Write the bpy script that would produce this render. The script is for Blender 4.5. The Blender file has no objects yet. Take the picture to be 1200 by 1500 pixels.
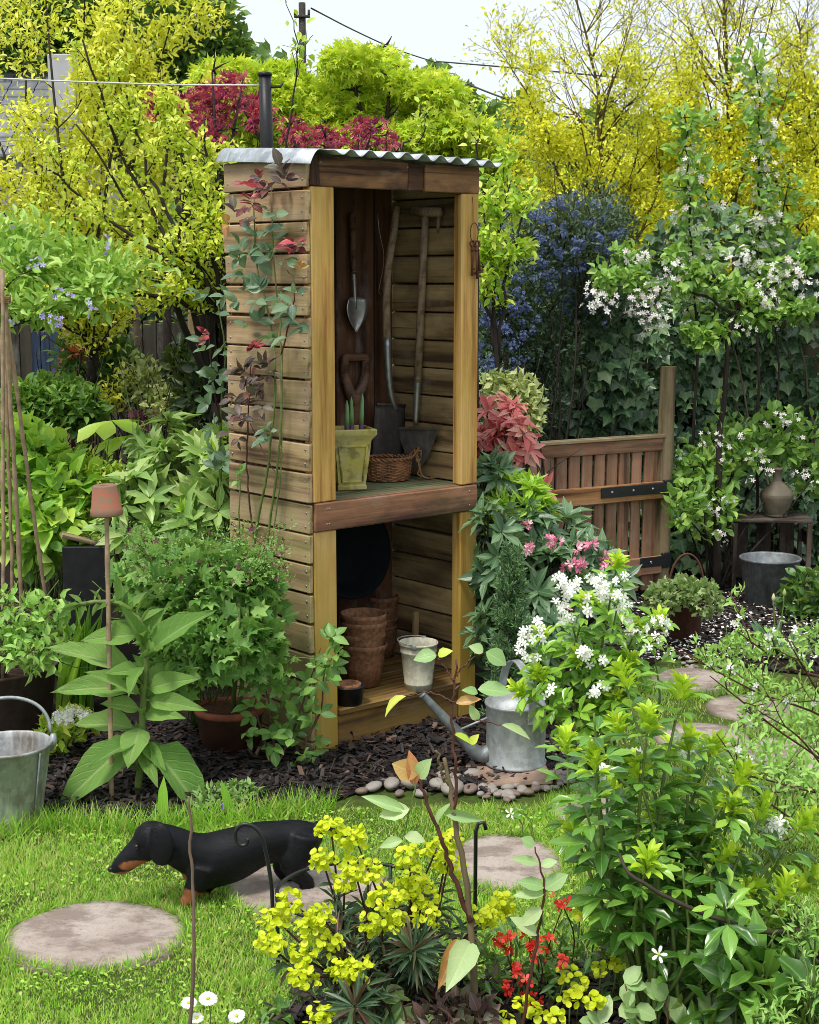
import bpy, math, random
import numpy as np
from mathutils import Vector, Matrix

random.seed(11)
rng = np.random.default_rng(11)
SC = bpy.context.scene
COL = SC.collection
R = math.radians
PI = math.pi

# ------------------------------------------------------------------ camera, sky, sun, exposure
F_PX, PITCH, CAM_H = 2193.0, 0.157, 1.6
cam = bpy.data.cameras.new('camera')
cam.sensor_fit = 'VERTICAL'
cam.sensor_height = 24.0
cam.lens = 24.0 * F_PX / 1500.0
cam.clip_start, cam.clip_end = 0.05, 2000.0
cam_o = bpy.data.objects.new('camera', cam)
cam_o.location = (0, 0, CAM_H)
cam_o.rotation_euler = (PI / 2 - PITCH, 0, 0)
COL.objects.link(cam_o)
SC.camera = cam_o

SUN_EL, SUN_ROT = R(64), R(214)         # high, behind the camera to the left
world = bpy.data.worlds.new('World')
SC.world = world
world.use_nodes = True
wn = world.node_tree
wn.nodes.clear()
w_out = wn.nodes.new('ShaderNodeOutputWorld')
w_bg = wn.nodes.new('ShaderNodeBackground')
w_sky = wn.nodes.new('ShaderNodeTexSky')
w_sky.sky_type = 'NISHITA'
w_sky.sun_disc = False
w_sky.sun_elevation = SUN_EL
w_sky.sun_rotation = SUN_ROT
w_sky.dust_density = 3.0
w_mix = wn.nodes.new('ShaderNodeMix')
w_mix.data_type = 'RGBA'
w_mix.inputs['Factor'].default_value = 0.88
w_mix.inputs['B'].default_value = (4.75, 5.05, 5.35, 1)     # even overcast layer
wn.links.new(w_sky.outputs[0], w_mix.inputs['A'])
wn.links.new(w_mix.outputs['Result'], w_bg.inputs['Color'])
w_bg.inputs['Strength'].default_value = 0.10
wn.links.new(w_bg.outputs[0], w_out.inputs[0])

sun = bpy.data.lights.new('sun', 'SUN')
sun.energy = 1.5
sun.angle = R(14)
sun.color = (1.0, 0.95, 0.88)
sun_o = bpy.data.objects.new('sun', sun)
sd = Vector((math.sin(SUN_ROT) * math.cos(SUN_EL), math.cos(SUN_ROT) * math.cos(SUN_EL), math.sin(SUN_EL)))
sun_o.rotation_euler = sd.to_track_quat('Z', 'Y').to_euler()
sun_o.location = (0, 0, 10)
COL.objects.link(sun_o)

SC.view_settings.view_transform = 'Standard'
SC.view_settings.look = 'None'
SC.view_settings.exposure = 1.06
SC.view_settings.gamma = 1.0
SC.cycles.use_denoising = True
SC.cycles.max_bounces = 6
SC.cycles.diffuse_bounces = 3
SC.cycles.transmission_bounces = 4
SC.cycles.transparent_max_bounces = 4
SC.cycles.sample_clamp_indirect = 6
SC.cycles.filter_width = 0.9

# ------------------------------------------------------------------ measuring: photo pixel -> place in the garden
_c, _s = math.cos(PITCH), math.sin(PITCH)

def ray(px, py):
    rx, ry = (px - 600) / F_PX, (750 - py) / F_PX
    return np.array((rx, _c + ry * _s, -_s + ry * _c))

def at(px, py, Y):                       # at horizontal distance Y
    d = ray(px, py)
    return np.array((0, 0, CAM_H)) + d * (Y / d[1])

def gp(px, py, z=0.0):                   # on the plane of height z
    d = ray(px, py)
    return np.array((0, 0, CAM_H)) + d * ((z - CAM_H) / d[2])

# ------------------------------------------------------------------ objects
def link(o, parent=None):
    COL.objects.link(o)
    if parent is not None:
        o.parent = parent
    return o

def tag(o, label, cat, group=None, kind=None):
    o['label'] = label
    o['category'] = cat
    if group: o['group'] = group
    if kind: o['kind'] = kind
    return o

def thing(name, label, cat, loc=(0, 0, 0), rot=(0, 0, 0), group=None):
    o = bpy.data.objects.new(name, None)
    o.empty_display_size = 0.05
    o.location = tuple(float(c) for c in loc)
    o.rotation_euler = rot
    link(o)
    return tag(o, label, cat, group)

class MB:
    """collects geometry; build() links it as one mesh object"""
    def __init__(s):
        s.v, s.t, s.q, s.c, s.n = [], [], [], [], 0
    def add(s, v, t=None, q=None, co=None):
        v = np.asarray(v, float).reshape(-1, 3)
        if t is not None and len(t): s.t.append(np.asarray(t, int).reshape(-1, 3) + s.n)
        if q is not None and len(q): s.q.append(np.asarray(q, int).reshape(-1, 4) + s.n)
        s.v.append(v)
        s.c.append(np.zeros((len(v), 3)) if co is None else np.asarray(co, float).reshape(-1, 3))
        s.n += len(v)
        return s
    def mesh(s, name, mat, smooth=True):
        me = bpy.data.meshes.new(name)
        if s.n:
            v = np.concatenate(s.v); c = np.concatenate(s.c)
            t = np.concatenate(s.t) if s.t else np.zeros((0, 3), int)
            q = np.concatenate(s.q) if s.q else np.zeros((0, 4), int)
            me.vertices.add(len(v)); me.vertices.foreach_set('co', v.astype(np.float32).ravel())
            nl = t.size + q.size
            me.loops.add(nl)
            me.loops.foreach_set('vertex_index', np.concatenate([t.ravel(), q.ravel()]).astype(np.int32))
            me.polygons.add(len(t) + len(q))
            ls = np.concatenate([np.arange(len(t)) * 3, t.size + np.arange(len(q)) * 4]).astype(np.int32)
            me.polygons.foreach_set('loop_start', ls)
            me.polygons.foreach_set('use_smooth', np.full(len(ls), bool(smooth)))
            a = me.attributes.new('leafco', 'FLOAT_VECTOR', 'POINT')
            a.data.foreach_set('vector', c.astype(np.float32).ravel())
            me.update(calc_edges=True)
            me.validate()
        if mat: me.materials.append(mat)
        return me
    def build(s, name, mat, parent=None, smooth=True, loc=None, kind=None, rot=None):
        o = bpy.data.objects.new(name, s.mesh(name, mat, smooth))
        link(o, parent)
        if loc is not None: o.location = tuple(float(c) for c in loc)
        if rot is not None: o.rotation_euler = rot
        if kind: o['kind'] = kind
        return o

def sharp(o, deg=35):
    o.data.set_sharp_from_angle(angle=R(deg))
    return o

def nrm(a):
    a = np.asarray(a, float)
    return a / np.maximum(np.linalg.norm(a, axis=-1, keepdims=True), 1e-9)

def tube(mb, pts, rad, seg=6, cap=True, rnd=0.0, close=False):
    pts = np.asarray(pts, float); n = len(pts)
    rad = np.broadcast_to(np.asarray(rad, float), (n,))
    if close:
        tan = nrm(np.roll(pts, -1, 0) - np.roll(pts, 1, 0))
    else:
        tan = nrm(np.gradient(pts, axis=0))
    up = np.array((0, 0, 1.0)) if abs(tan[0][2]) < 0.9 else np.array((1.0, 0, 0))
    us = []
    for t in tan:
        up = up - t * np.dot(up, t); up = up / max(np.linalg.norm(up), 1e-9); us.append(up)
    us = np.array(us); vs = np.cross(tan, us)
    a = np.arange(seg) * 2 * PI / seg
    ring = us[:, None, :] * np.cos(a)[None, :, None] + vs[:, None, :] * np.sin(a)[None, :, None]
    v = (pts[:, None, :] + ring * rad[:, None, None]).reshape(-1, 3)
    i = np.arange(n if close else n - 1)[:, None]; j = np.arange(seg)[None, :]
    i2 = (i + 1) % n
    q = np.stack([i * seg + j, i * seg + (j + 1) % seg, i2 * seg + (j + 1) % seg, i2 * seg + j], -1).reshape(-1, 4)
    L = np.linspace(0, 1, n)
    co = np.stack([np.tile(np.cos(a), n), np.repeat(L, seg), np.full(n * seg, rnd)], 1)
    t = None
    if cap and not close:
        v = np.vstack([v, pts[:1], pts[-1:]]); co = np.vstack([co, co[:1], co[-1:]])
        k = n * seg
        jj = np.arange(seg)
        t = np.vstack([np.stack([np.full(seg, k), (jj + 1) % seg, jj], 1),
                       np.stack([np.full(seg, k + 1), (n - 1) * seg + jj, (n - 1) * seg + (jj + 1) % seg], 1)])
    mb.add(v, t, q, co)

def spline(pts, n):
    """Catmull-Rom through pts, n samples"""
    p = np.asarray(pts, float)
    p = np.vstack([2 * p[0] - p[1], p, 2 * p[-1] - p[-2]])
    k = len(p) - 3
    u = np.linspace(0, k, n); i = np.minimum(u.astype(int), k - 1); f = (u - i)[:, None]
    a, b, c, d = p[i], p[i + 1], p[i + 2], p[i + 3]
    return 0.5 * (2 * b + (c - a) * f + (2 * a - 5 * b + 4 * c - d) * f ** 2 + (3 * b - a - 3 * c + d) * f ** 3)

def lathe(mb, prof, seg=32, cen=(0, 0, 0), wob=0.0, closed=True, dent=0.0):
    prof = np.asarray(prof, float); n = len(prof)
    a = np.arange(seg) * 2 * PI / seg
    r = np.repeat(prof[:, :1], seg, 1)
    if wob: r = r + rng.normal(0, wob, r.shape)
    if dent:                                     # knocks and out-of-round
        zz = prof[:, 1:2]
        r = r * (1 + dent * (np.sin(2 * a + 0.7)[None] + 0.6 * np.sin(3 * a + zz * 25) + 0.5 * np.sin(7 * a - zz * 40)))
    v = np.stack([r * np.cos(a), r * np.sin(a), np.repeat(prof[:, 1:2], seg, 1)], -1).reshape(-1, 3) + np.asarray(cen)
    i = np.arange(n - 1)[:, None]; j = np.arange(seg)[None, :]
    q = np.stack([i * seg + j, i * seg + (j + 1) % seg, (i + 1) * seg + (j + 1) % seg, (i + 1) * seg + j], -1).reshape(-1, 4)
    mb.add(v, None, q)

_CB = None
def cbox(mb, size, cen=(0, 0, 0), bev=0.003, jit=0.0, rot=None):
    """box with chamfered edges (44 triangles)"""
    global _CB
    if _CB is None:
        import bmesh
        bm = bmesh.new(); bmesh.ops.create_cube(bm, size=2.0)
        bmesh.ops.bevel(bm, geom=bm.edges[:], offset=0.5, segments=1, affect='EDGES')
        bm.verts.ensure_lookup_table()
        v = np.array([x.co[:] for x in bm.verts])
        t, q = [], []
        for fc in bm.faces:
            ix = [x.index for x in fc.verts]
            (t if len(ix) == 3 else q).append(ix)
        _CB = (v, t, q); bm.free()
    v, t, q = _CB
    h = np.asarray(size, float) / 2
    b = min(bev, h.min() * 0.45)
    w = np.where(np.abs(v) > 0.75, np.sign(v) * h, np.sign(v) * (h - b))
    if jit:
        cs = rng.normal(0, jit, (2, 2, 2, 3))
        w = w + cs[(v[:, 0] > 0).astype(int), (v[:, 1] > 0).astype(int), (v[:, 2] > 0).astype(int)]
    if rot is not None: w = w @ np.asarray(rot).T
    mb.add(w + np.asarray(cen), t, q)

def rotm(ax, ang):
    return np.array(Matrix.Rotation(ang, 3, ax))

# ------------------------------------------------------------------ materials
class Mat:
    def __init__(s, name):
        s.m = bpy.data.materials.new(name); s.m.use_nodes = True
        s.nt = s.m.node_tree; s.nt.nodes.clear()
        s.out = s.nt.nodes.new('ShaderNodeOutputMaterial')
    def n(s, typ, ins=None, **kw):
        nd = s.nt.nodes.new('ShaderNode' + typ)
        for k, v in kw.items(): setattr(nd, k, v)
        for k, v in (ins or {}).items():
            sock = nd.inputs[k]
            if isinstance(v, bpy.types.NodeSocket): s.nt.links.new(v, sock)
            else: sock.default_value = v
        return nd
    def ramp(s, fac, stops, interp='LINEAR'):
        nd = s.n('ValToRGB', {'Fac': fac}); cr = nd.color_ramp; cr.interpolation = interp
        while len(cr.elements) < len(stops): cr.elements.new(0.5)
        for e, (p, c) in zip(cr.elements, stops):
            e.position = p; e.color = c if len(c) == 4 else (*c, 1)
        return nd.outputs['Color']
    def val(s, fac, a, b):
        return s.n('MapRange', {'Value': fac, 'From Min': a, 'From Max': b}).outputs[0]
    def mix(s, fac, a, b, mode='MIX'):
        nd = s.n('Mix', data_type='RGBA', blend_type=mode)
        for k, v in (('Factor', fac), ('A', a), ('B', b)):
            sock = nd.inputs[k]
            if isinstance(v, bpy.types.NodeSocket): s.nt.links.new(v, sock)
            elif k == 'Factor': sock.default_value = v
            else: sock.default_value = v if len(v) == 4 else (*v, 1)
        return nd.outputs['Result']
    def math(s, op, a, b=0.0, c=None):
        nd = s.n('Math', operation=op)
        for i, v in enumerate((a, b) if c is None else (a, b, c)):
            if isinstance(v, bpy.types.NodeSocket): s.nt.links.new(v, nd.inputs[i])
            else: nd.inputs[i].default_value = v
        return nd.outputs[0]
    def noise(s, vec, scale, detail=4, rough=0.55, dist=0.0):
        return s.n('TexNoise', {'Vector': vec, 'Scale': scale, 'Detail': detail, 'Roughness': rough, 'Distortion': dist}).outputs['Fac']
    def coords(s, scale=(1, 1, 1), rand=True):
        """object coordinates, shifted per object"""
        tc = s.n('TexCoord').outputs['Object']
        if rand:
            oi = s.n('ObjectInfo').outputs['Random']
            off = s.n('CombineXYZ', {'X': s.math('MULTIPLY', oi, 37.0), 'Y': s.math('MULTIPLY', oi, 91.0), 'Z': s.math('MULTIPLY', oi, 17.0)}).outputs[0]
            tc = s.n('VectorMath', {0: tc, 1: off}, operation='ADD').outputs[0]
        return s.n('Mapping', {'Vector': tc, 'Scale': scale}).outputs[0]
    def pbsdf(s, color, rough=0.6, metal=0.0, spec=0.4, bump=None, bstr=0.3, bdist=0.002, **kw):
        ins = {'Base Color': color if isinstance(color, bpy.types.NodeSocket) else (*color, 1), 'Roughness': rough, 'Metallic': metal, 'Specular IOR Level': spec}
        ins.update(kw)
        if bump is not None:
            ins['Normal'] = s.n('Bump', {'Height': bump, 'Strength': bstr, 'Distance': bdist}).outputs[0]
        return s.n('BsdfPrincipled', ins).outputs[0]
    def done(s, sh):
        s.nt.links.new(sh, s.out.inputs['Surface']); return s.m

def leaf_mat(name, cols, rough=0.45, spec=0.4, trans=0.35, vein=0.25, vscale=9.0, tint=None, back=None, ns=40.0, mott=0.45, bstr=0.25, bdist=0.002):
    """cols: dark -> light leaf colours picked per leaf; midrib and side veins from the leaf's own coordinates"""
    m = Mat(name)
    a = m.n('Attribute', attribute_name='leafco').outputs['Vector']
    sp = m.n('SeparateXYZ', {0: a})
    x, y, r0 = sp.outputs
    oi = m.n('ObjectInfo').outputs['Random']
    r1 = m.math('FRACT', m.math('ADD', r0, m.math('MULTIPLY', oi, 3.7)))
    k = len(cols)
    c = m.ramp(r1, [(i / max(k - 1, 1), cc) for i, cc in enumerate(cols)])
    ax = m.math('ABSOLUTE', x)
    if vein:
        w = m.math('SINE', m.math('MULTIPLY', m.math('SUBTRACT', y, m.math('MULTIPLY', ax, 0.28)), vscale * 6.283))
        side = m.val(w, 0.80, 1.0)
        rib = m.val(ax, 0.14, 0.03)
        v = m.math('MAXIMUM', m.math('MULTIPLY', side, 0.5), rib)
        lt = m.mix(0.55, c, (0.62, 0.72, 0.35))
        c = m.mix(m.math('MULTIPLY', v, vein), c, lt)
        bump = m.math('SUBTRACT', 1.0, v)
    tc = m.n('TexCoord').outputs['Object']
    nz = m.noise(tc, ns, 3)
    c = m.mix(m.math('MULTIPLY', m.val(nz, 0.3, 0.75), mott), c, m.mix(1.0, c, (0.55, 0.62, 0.5), 'MULTIPLY'))
    if tint is not None:
        c = m.mix(m.math('MULTIPLY', m.val(m.noise(tc, ns * 0.6, 2), 0.62, 0.72), tint[1]), c, tint[0])
    if back is not None:
        g = m.n('NewGeometry').outputs['Backfacing']
        c = m.mix(m.math('MULTIPLY', g, 0.6), c, back)
    if vein and bstr > .3: bump = m.math('ADD', bump, m.math('MULTIPLY', m.noise(tc, ns * 1.6, 3), 1.2))
    p = m.pbsdf(c, rough, 0, spec, bump if vein else None, bstr, bdist)
    if trans:                                     # light passing through the blade
        k = abs(trans) * 1.45
        tcx = c if trans < 0 else m.mix(0.3, c, (0.42, 0.52, 0.05))
        tr = m.n('BsdfTranslucent', {'Color': m.mix(1.0, tcx, (k, k, k), 'MULTIPLY')}).outputs[0]
        p = m.n('AddShader', {0: p, 1: tr}).outputs[0]
    return m.done(p)

def flat_mat(name, col, rough=0.6, var=0.25, scale=30.0, metal=0.0, spec=0.35, bstr=0.2, trans=0.0):
    m = Mat(name)
    vec = m.coords()
    nz = m.noise(vec, scale, 5)
    c = m.mix(m.val(nz, 0.3, 0.7), tuple(x * (1 - var) for x in col), tuple(min(1, x * (1 + var)) for x in col))
    p = m.pbsdf(c, rough, metal, spec, m.noise(vec, scale * 4, 4), bstr, 0.002)
    if trans:
        tr = m.n('BsdfTranslucent', {'Color': c}).outputs[0]
        p = m.n('MixShader', {0: trans, 1: p, 2: tr}).outputs[0]
    return m.done(p)

def wood_mat(name, light, mid, dark, moss=None, rough=0.75, grain=1.0, stain=None, low=None, knots=1.0, wear=1.0):
    """grain along the object's local X"""
    m = Mat(name)
    v = m.coords((0.55, 9 * grain, 9 * grain))
    wv = m.n('TexWave', {'Vector': v, 'Scale': 1.1, 'Distortion': 2.2, 'Detail': 3.0, 'Detail Scale': 0.7}, wave_type='RINGS', rings_direction='X').outputs['Fac']
    streak = m.noise(m.coords((1.6, 34 * grain, 34 * grain)), 1.0, 5, 0.6)
    fine = m.noise(m.coords((5, 170 * grain, 170 * grain)), 1.0, 3)
    wv = m.math('ADD', m.math('MULTIPLY', wv, 0.45), m.math('MULTIPLY', m.val(streak, 0.32, 0.68), 0.55))
    c = m.ramp(wv, [(0.16, dark), (0.40, mid), (0.78, light)])
    c = m.mix(m.math('MULTIPLY', m.val(fine, 0.35, 0.65), 0.45), c, m.mix(1.0, c, (0.6, 0.55, 0.5), 'MULTIPLY'))
    crack = m.noise(m.coords((0.9, 60 * grain, 60 * grain)), 1.0, 2, 0.5)
    c = m.mix(m.math('MULTIPLY', m.val(crack, 0.66, 0.72), 0.75), c, tuple(x * 0.5 for x in dark))
    oi = m.n('ObjectInfo').outputs['Random']
    c = m.mix(0.5, c, m.mix(m.math('FRACT', m.math('MULTIPLY', oi, 7.3)), m.mix(1.0, c, (0.62, 0.60, 0.62), 'MULTIPLY'), m.mix(1.0, c, (1.45, 1.36, 1.22), 'MULTIPLY')))
    if knots:
        kn = m.n('TexVoronoi', {'Vector': m.coords((2.3, 6.5, 6.5)), 'Scale': 1.0, 'Randomness': 1.0}).outputs['Distance']
        kf = m.val(kn, 0.085, 0.03)
        c = m.mix(m.math('MULTIPLY', kf, 0.85 * knots), c, tuple(x * 0.35 for x in dark))
    patch = m.noise(m.coords((3, 8, 8)), 1.0, 4, 0.6)
    wthr = m.noise(m.coords((2.2, 5, 5)), 1.6, 6, 0.7)
    c = m.mix(m.math('MULTIPLY', m.val(wthr, 0.5, 0.68), 0.55 * wear), c, m.mix(1.0, c, (0.42, 0.40, 0.38), 'MULTIPLY'))
    c = m.mix(m.math('MULTIPLY', m.val(wthr, 0.46, 0.30), 0.35 * wear), c, tuple(0.25 + 0.7 * x for x in light))
    if stain is not None:
        c = m.mix(m.math('MULTIPLY', m.val(patch, 0.50, 0.68), stain[1]), c, stain[0])
    if moss is not None:
        mo = m.noise(m.coords((4, 6, 6)), 1.3, 5, 0.65)
        c = m.mix(m.math('MULTIPLY', m.val(mo, 0.42, 0.66), moss[1]), c, moss[0])
    if low is not None:      # algae towards the damp foot of the shed (world height)
        z = m.n('SeparateXYZ', {0: m.n('NewGeometry').outputs['Position']}).outputs[2]
        k = m.math('MULTIPLY', m.val(m.math('ADD', z, m.math('MULTIPLY', patch, 0.5)), low[1] + 0.3, low[2] + 0.2), low[3])
        c = m.mix(k, c, low[0])
    h = m.math('ADD', m.math('MULTIPLY', wv, 0.5), fine)
    return m.done(m.pbsdf(c, rough, 0, 0.3, h, 0.45, 0.0015))

def galv_mat(name, base=(0.40, 0.43, 0.44), rough=0.5, dirt=(0.16, 0.15, 0.12), amt=0.6, metal=0.55):
    m = Mat(name)
    v = m.coords()
    sp = m.n('TexVoronoi', {'Vector': v, 'Scale': 55.0}).outputs['Color']
    bw = m.n('RGBToBW', {0: sp}).outputs[0]
    n1 = m.noise(m.coords((6, 6, 2.2)), 1.6, 6, 0.65)
    c = m.mix(m.val(bw, 0.1, 0.9), tuple(x * 0.82 for x in base), tuple(x * 1.18 for x in base))
    c = m.mix(m.math('MULTIPLY', m.val(n1, 0.46, 0.66), amt), c, dirt)
    n2 = m.noise(m.coords((30, 30, 4)), 1.0, 4)
    c = m.mix(m.math('MULTIPLY', m.val(n2, 0.55, 0.7), 0.45), c, tuple(min(1, x * 1.7) for x in base))
    rg = m.math('ADD', rough - 0.12, m.math('MULTIPLY', n1, 0.35))
    return m.done(m.pbsdf(c, rg, metal, 0.4, m.noise(v, 90, 3), 0.12, 0.002))

# ------------------------------------------------------------------ leaves
def leaf_T(st, fold=0.12, curl=0.15, wavy=0.0, n_ac=1):
    """leaf template: stations (y, half width); unit length along +Y, facing +Z"""
    v, co = [(0, 0, 0)], [(0, 0)]
    rows = []
    for i, (y, w) in enumerate(st):
        row = []
        for k in range(-n_ac, n_ac + 1):
            u = k / n_ac
            z = fold * abs(u) * w * 2 - curl * y * y + (wavy * math.sin(i * 2.1 + k * 1.7) * abs(u))
            row.append(len(v)); v.append((u * w, y, z)); co.append((u, y))
        rows.append(row)
    tip = len(v); v.append((0, 1, -curl)); co.append((0, 1))
    t, q = [], []
    for a, b in zip(rows[0][:-1], rows[0][1:]): t.append((0, b, a))
    for r0, r1 in zip(rows[:-1], rows[1:]):
        for k in range(len(r0) - 1): q.append((r0[k], r0[k + 1], r1[k + 1], r1[k]))
    for a, b in zip(rows[-1][:-1], rows[-1][1:]): t.append((a, b, tip))
    return np.array(v, float), np.array(t, int), np.array(q, int).reshape(-1, 4), np.array(co, float)

T_DIA = (np.array([(0, 0, 0), (0.5, 0.45, 0.1), (0, 1, -0.08), (-0.5, 0.45, 0.1)], float), np.array([(0, 1, 2), (0, 2, 3)]), np.zeros((0, 4), int), np.array([(0, 0), (1, .45), (0, 1), (-1, .45)], float))
T_OV = leaf_T([(0.22, 0.36), (0.55, 0.46)], 0.15, 0.2)                       # ovate, 6 faces
T_LAN = leaf_T([(0.25, 0.38), (0.6, 0.5)], 0.12, 0.25)
T_RND = leaf_T([(0.15, 0.36), (0.45, 0.52), (0.8, 0.34)], 0.10, 0.12)
T_OV3 = leaf_T([(0.10, 0.22), (0.3, 0.44), (0.55, 0.48), (0.8, 0.27)], 0.16, 0.25)
T_OBO = leaf_T([(0.2, 0.14), (0.5, 0.38), (0.78, 0.48)], 0.10, 0.22)        # widest near the tip
T_BIG = leaf_T([(0.05, 0.03), (0.12, 0.05), (0.18, 0.22), (0.27, 0.42), (0.38, 0.5), (0.5, 0.485), (0.62, 0.41), (0.74, 0.30), (0.86, 0.17), (0.95, 0.06)], 0.22, 0.48, 0.045, 3)
T_BLADE = leaf_T([(0.3, 0.5), (0.7, 0.38)], 0.1, 0.25)

def lobed_T(n, depth, spread, z=0.06, base=0.30):
    """palmate leaf: n lobes fanned round the stalk's end"""
    v, co = [(0, base, 0), ], [(0, 0.3)]
    ang = np.linspace(-spread, spread, n)
    pts = []
    for i, a in enumerate(ang):
        ln = (1 - base) * (1 - 0.45 * abs(a) / max(spread, 1e-3) * 0.8)
        pts.append((math.sin(a) * ln, base + math.cos(a) * ln, -0.1))
        if i < n - 1:
            b = (ang[i] + ang[i + 1]) / 2
            l2 = ln * depth
            pts.append((math.sin(b) * l2, base + math.cos(b) * l2, z))
    pts = [(-0.04, base * 0.8, 0)] + pts + [(0.04, base * 0.8, 0)]
    for p in pts: v.append(p); co.append((p[0] * 2, p[1]))
    t = [(0, i + 1, i) for i in range(1, len(pts))]
    return np.array(v, float), np.array(t, int), np.zeros((0, 4), int), np.array(co, float)

T_IVY = lobed_T(5, 0.72, 2.0)
T_ACER = lobed_T(7, 0.34, 1.9)
T_GER = lobed_T(7, 0.62, 2.4)
T_PETAL5 = None

def flower_T(n, w=0.55, cup=0.25, cut=0.0):
    v, t, co = [(0, 0, 0)], [], [(0, 0)]
    for i in range(n):
        a = i * 2 * PI / n
        d = np.array((math.cos(a), math.sin(a))); s = np.array((-d[1], d[0]))
        k = len(v)
        for r, q, z in ((0.55, w * 0.5, cup * 0.5), (0.55, -w * 0.5, cup * 0.5), (0.95, w * 0.42, cup), (0.95, -w * 0.42, cup), (1.05, 0, cup * 0.9)):
            p = d * r + s * q; v.append((p[0], p[1], z)); co.append((q * 2, r))
        t += [(0, k + 1, k), (k, k + 1, k + 3), (k, k + 3, k + 2), (k + 2, k + 3, k + 4)]
    return np.array(v, float), np.array(t, int), np.zeros((0, 4), int), np.array(co, float)

T_FL5 = flower_T(5)
T_FL4 = flower_T(4, 0.7, 0.3)

def put(mb, T, pos, d, up, L, W=None, rnd=None, zs=1.0):
    """copies template T to every pos, along d, facing up"""
    tv, tt, tq, tc = T
    pos = np.asarray(pos, float).reshape(-1, 3); n = len(pos)
    if n == 0: return
    d = nrm(np.broadcast_to(d, (n, 3))); up = np.broadcast_to(up, (n, 3))
    x = np.cross(d, up); bad = np.linalg.norm(x, axis=1) < 1e-4
    if bad.any(): x[bad] = np.cross(d[bad], np.array((0.3, 0.7, 0.2)))
    x = nrm(x); z = np.cross(x, d)
    L = np.broadcast_to(np.asarray(L, float), (n,)); W = L if W is None else np.broadcast_to(np.asarray(W, float), (n,))
    zs = np.broadcast_to(np.asarray(zs, float), (n,))
    v = pos[:, None, :] + x[:, None, :] * (tv[None, :, 0] * W[:, None])[..., None] \
        + d[:, None, :] * (tv[None, :, 1] * L[:, None])[..., None] \
        + z[:, None, :] * (tv[None, :, 2] * (L * zs)[:, None])[..., None]
    k = len(tv)
    off = (np.arange(n) * k)[:, None, None]
    rnd = rng.random(n) if rnd is None else np.broadcast_to(rnd, (n,))
    co = np.concatenate([np.broadcast_to(tc[None], (n, k, 2)), np.broadcast_to(rnd[:, None, None], (n, k, 1))], -1)
    mb.add(v.reshape(-1, 3), (tt[None] + off).reshape(-1, 3) if len(tt) else None, (tq[None] + off).reshape(-1, 4) if len(tq) else None, co.reshape(-1, 3))

def rdir(n, zb=0.0):
    d = rng.normal(size=(n, 3)); d[:, 2] += zb
    return nrm(d)

def T_mesh(name, T, mat, L=1.0, W=1.0, zs=1.0, rnd=0.5):
    mb = MB(); put(mb, T, [(0, 0, 0)], (0, 1, 0), (0, 0, 1), L, W, rnd, zs)
    return mb.mesh(name, mat)

def orient(o, pos, d, up, sc=1.0):
    d = Vector(d).normalized(); x = d.cross(Vector(up))
    if x.length < 1e-4: x = d.cross(Vector((0.3, 0.7, 0.2)))
    x.normalize(); z = x.cross(d)
    M = Matrix((x, d, z)).transposed().to_4x4()
    M.translation = Vector([float(c) for c in pos])
    s = sc if hasattr(sc, '__len__') else (sc, sc, sc)
    o.matrix_local = M @ Matrix.Diagonal((*[float(c) for c in s], 1))
    return o

def leaf_objs(meshes, parent, pos, d, up, L, name='leaf'):
    """one object per leaf, sharing mesh data"""
    pos = np.asarray(pos); n = len(pos); L = np.broadcast_to(L, (n,))
    d = np.broadcast_to(d, (n, 3)); up = np.broadcast_to(up, (n, 3))
    for i in range(n):
        o = bpy.data.objects.new(name, meshes[i % len(meshes)])
        link(o, parent)
        orient(o, pos[i], d[i], up[i], L[i])

# ------------------------------------------------------------------ branches
def wander(p, d, L, n, wob, rise=0.0):
    p = np.array(p, float); d = nrm(d); out = [p.copy()]
    for i in range(n):
        d = nrm(d + rng.normal(0, wob, 3) + np.array((0, 0, rise)))
        p = p + d * (L / n); out.append(p.copy())
    return np.array(out)

def grow(mb, p, d, L, r, lev, cfg, sites, seg=5):
    """recursive branching; sites collects (points, directions) along the last levels"""
    n = cfg.get('n', 5)
    pts = wander(p, d, L, n, cfg['wob'], cfg.get('rise', 0.05))
    rad = np.linspace(r, max(r * cfg.get('tip', 0.35), 0.0012), n + 1)
    tube(mb, pts, rad, seg if lev > 1 else 4 if lev == 1 else 3, rnd=random.random())
    if lev <= cfg.get('leaf_lev', 1):
        k = cfg.get('per', 8)
        u = np.sort(rng.uniform(0.1, 1.0, k)) * n
        i = np.minimum(u.astype(int), n - 1); f = (u - i)[:, None]
        sites.append((pts[i] * (1 - f) + pts[i + 1] * f, nrm(pts[i + 1] - pts[i])))
    if lev > 0:
        for c in range(cfg['kids']):
            u = random.uniform(cfg.get('lo', 0.25), 0.98) * n; i = min(int(u), n - 1)
            q = pts[i] + (pts[i + 1] - pts[i]) * (u - i)
            dd = nrm(nrm(pts[i + 1] - pts[i]) * cfg.get('fwd', 0.8) + rdir(1)[0] * np.array((1, 1, cfg.get('flat', 0.8))) * cfg['spread'])
            grow(mb, q, dd, L * random.uniform(*cfg.get('len', (0.4, 0.65))), rad[i] * cfg.get('rr', 0.55), lev - 1, cfg, sites, seg)

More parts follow.
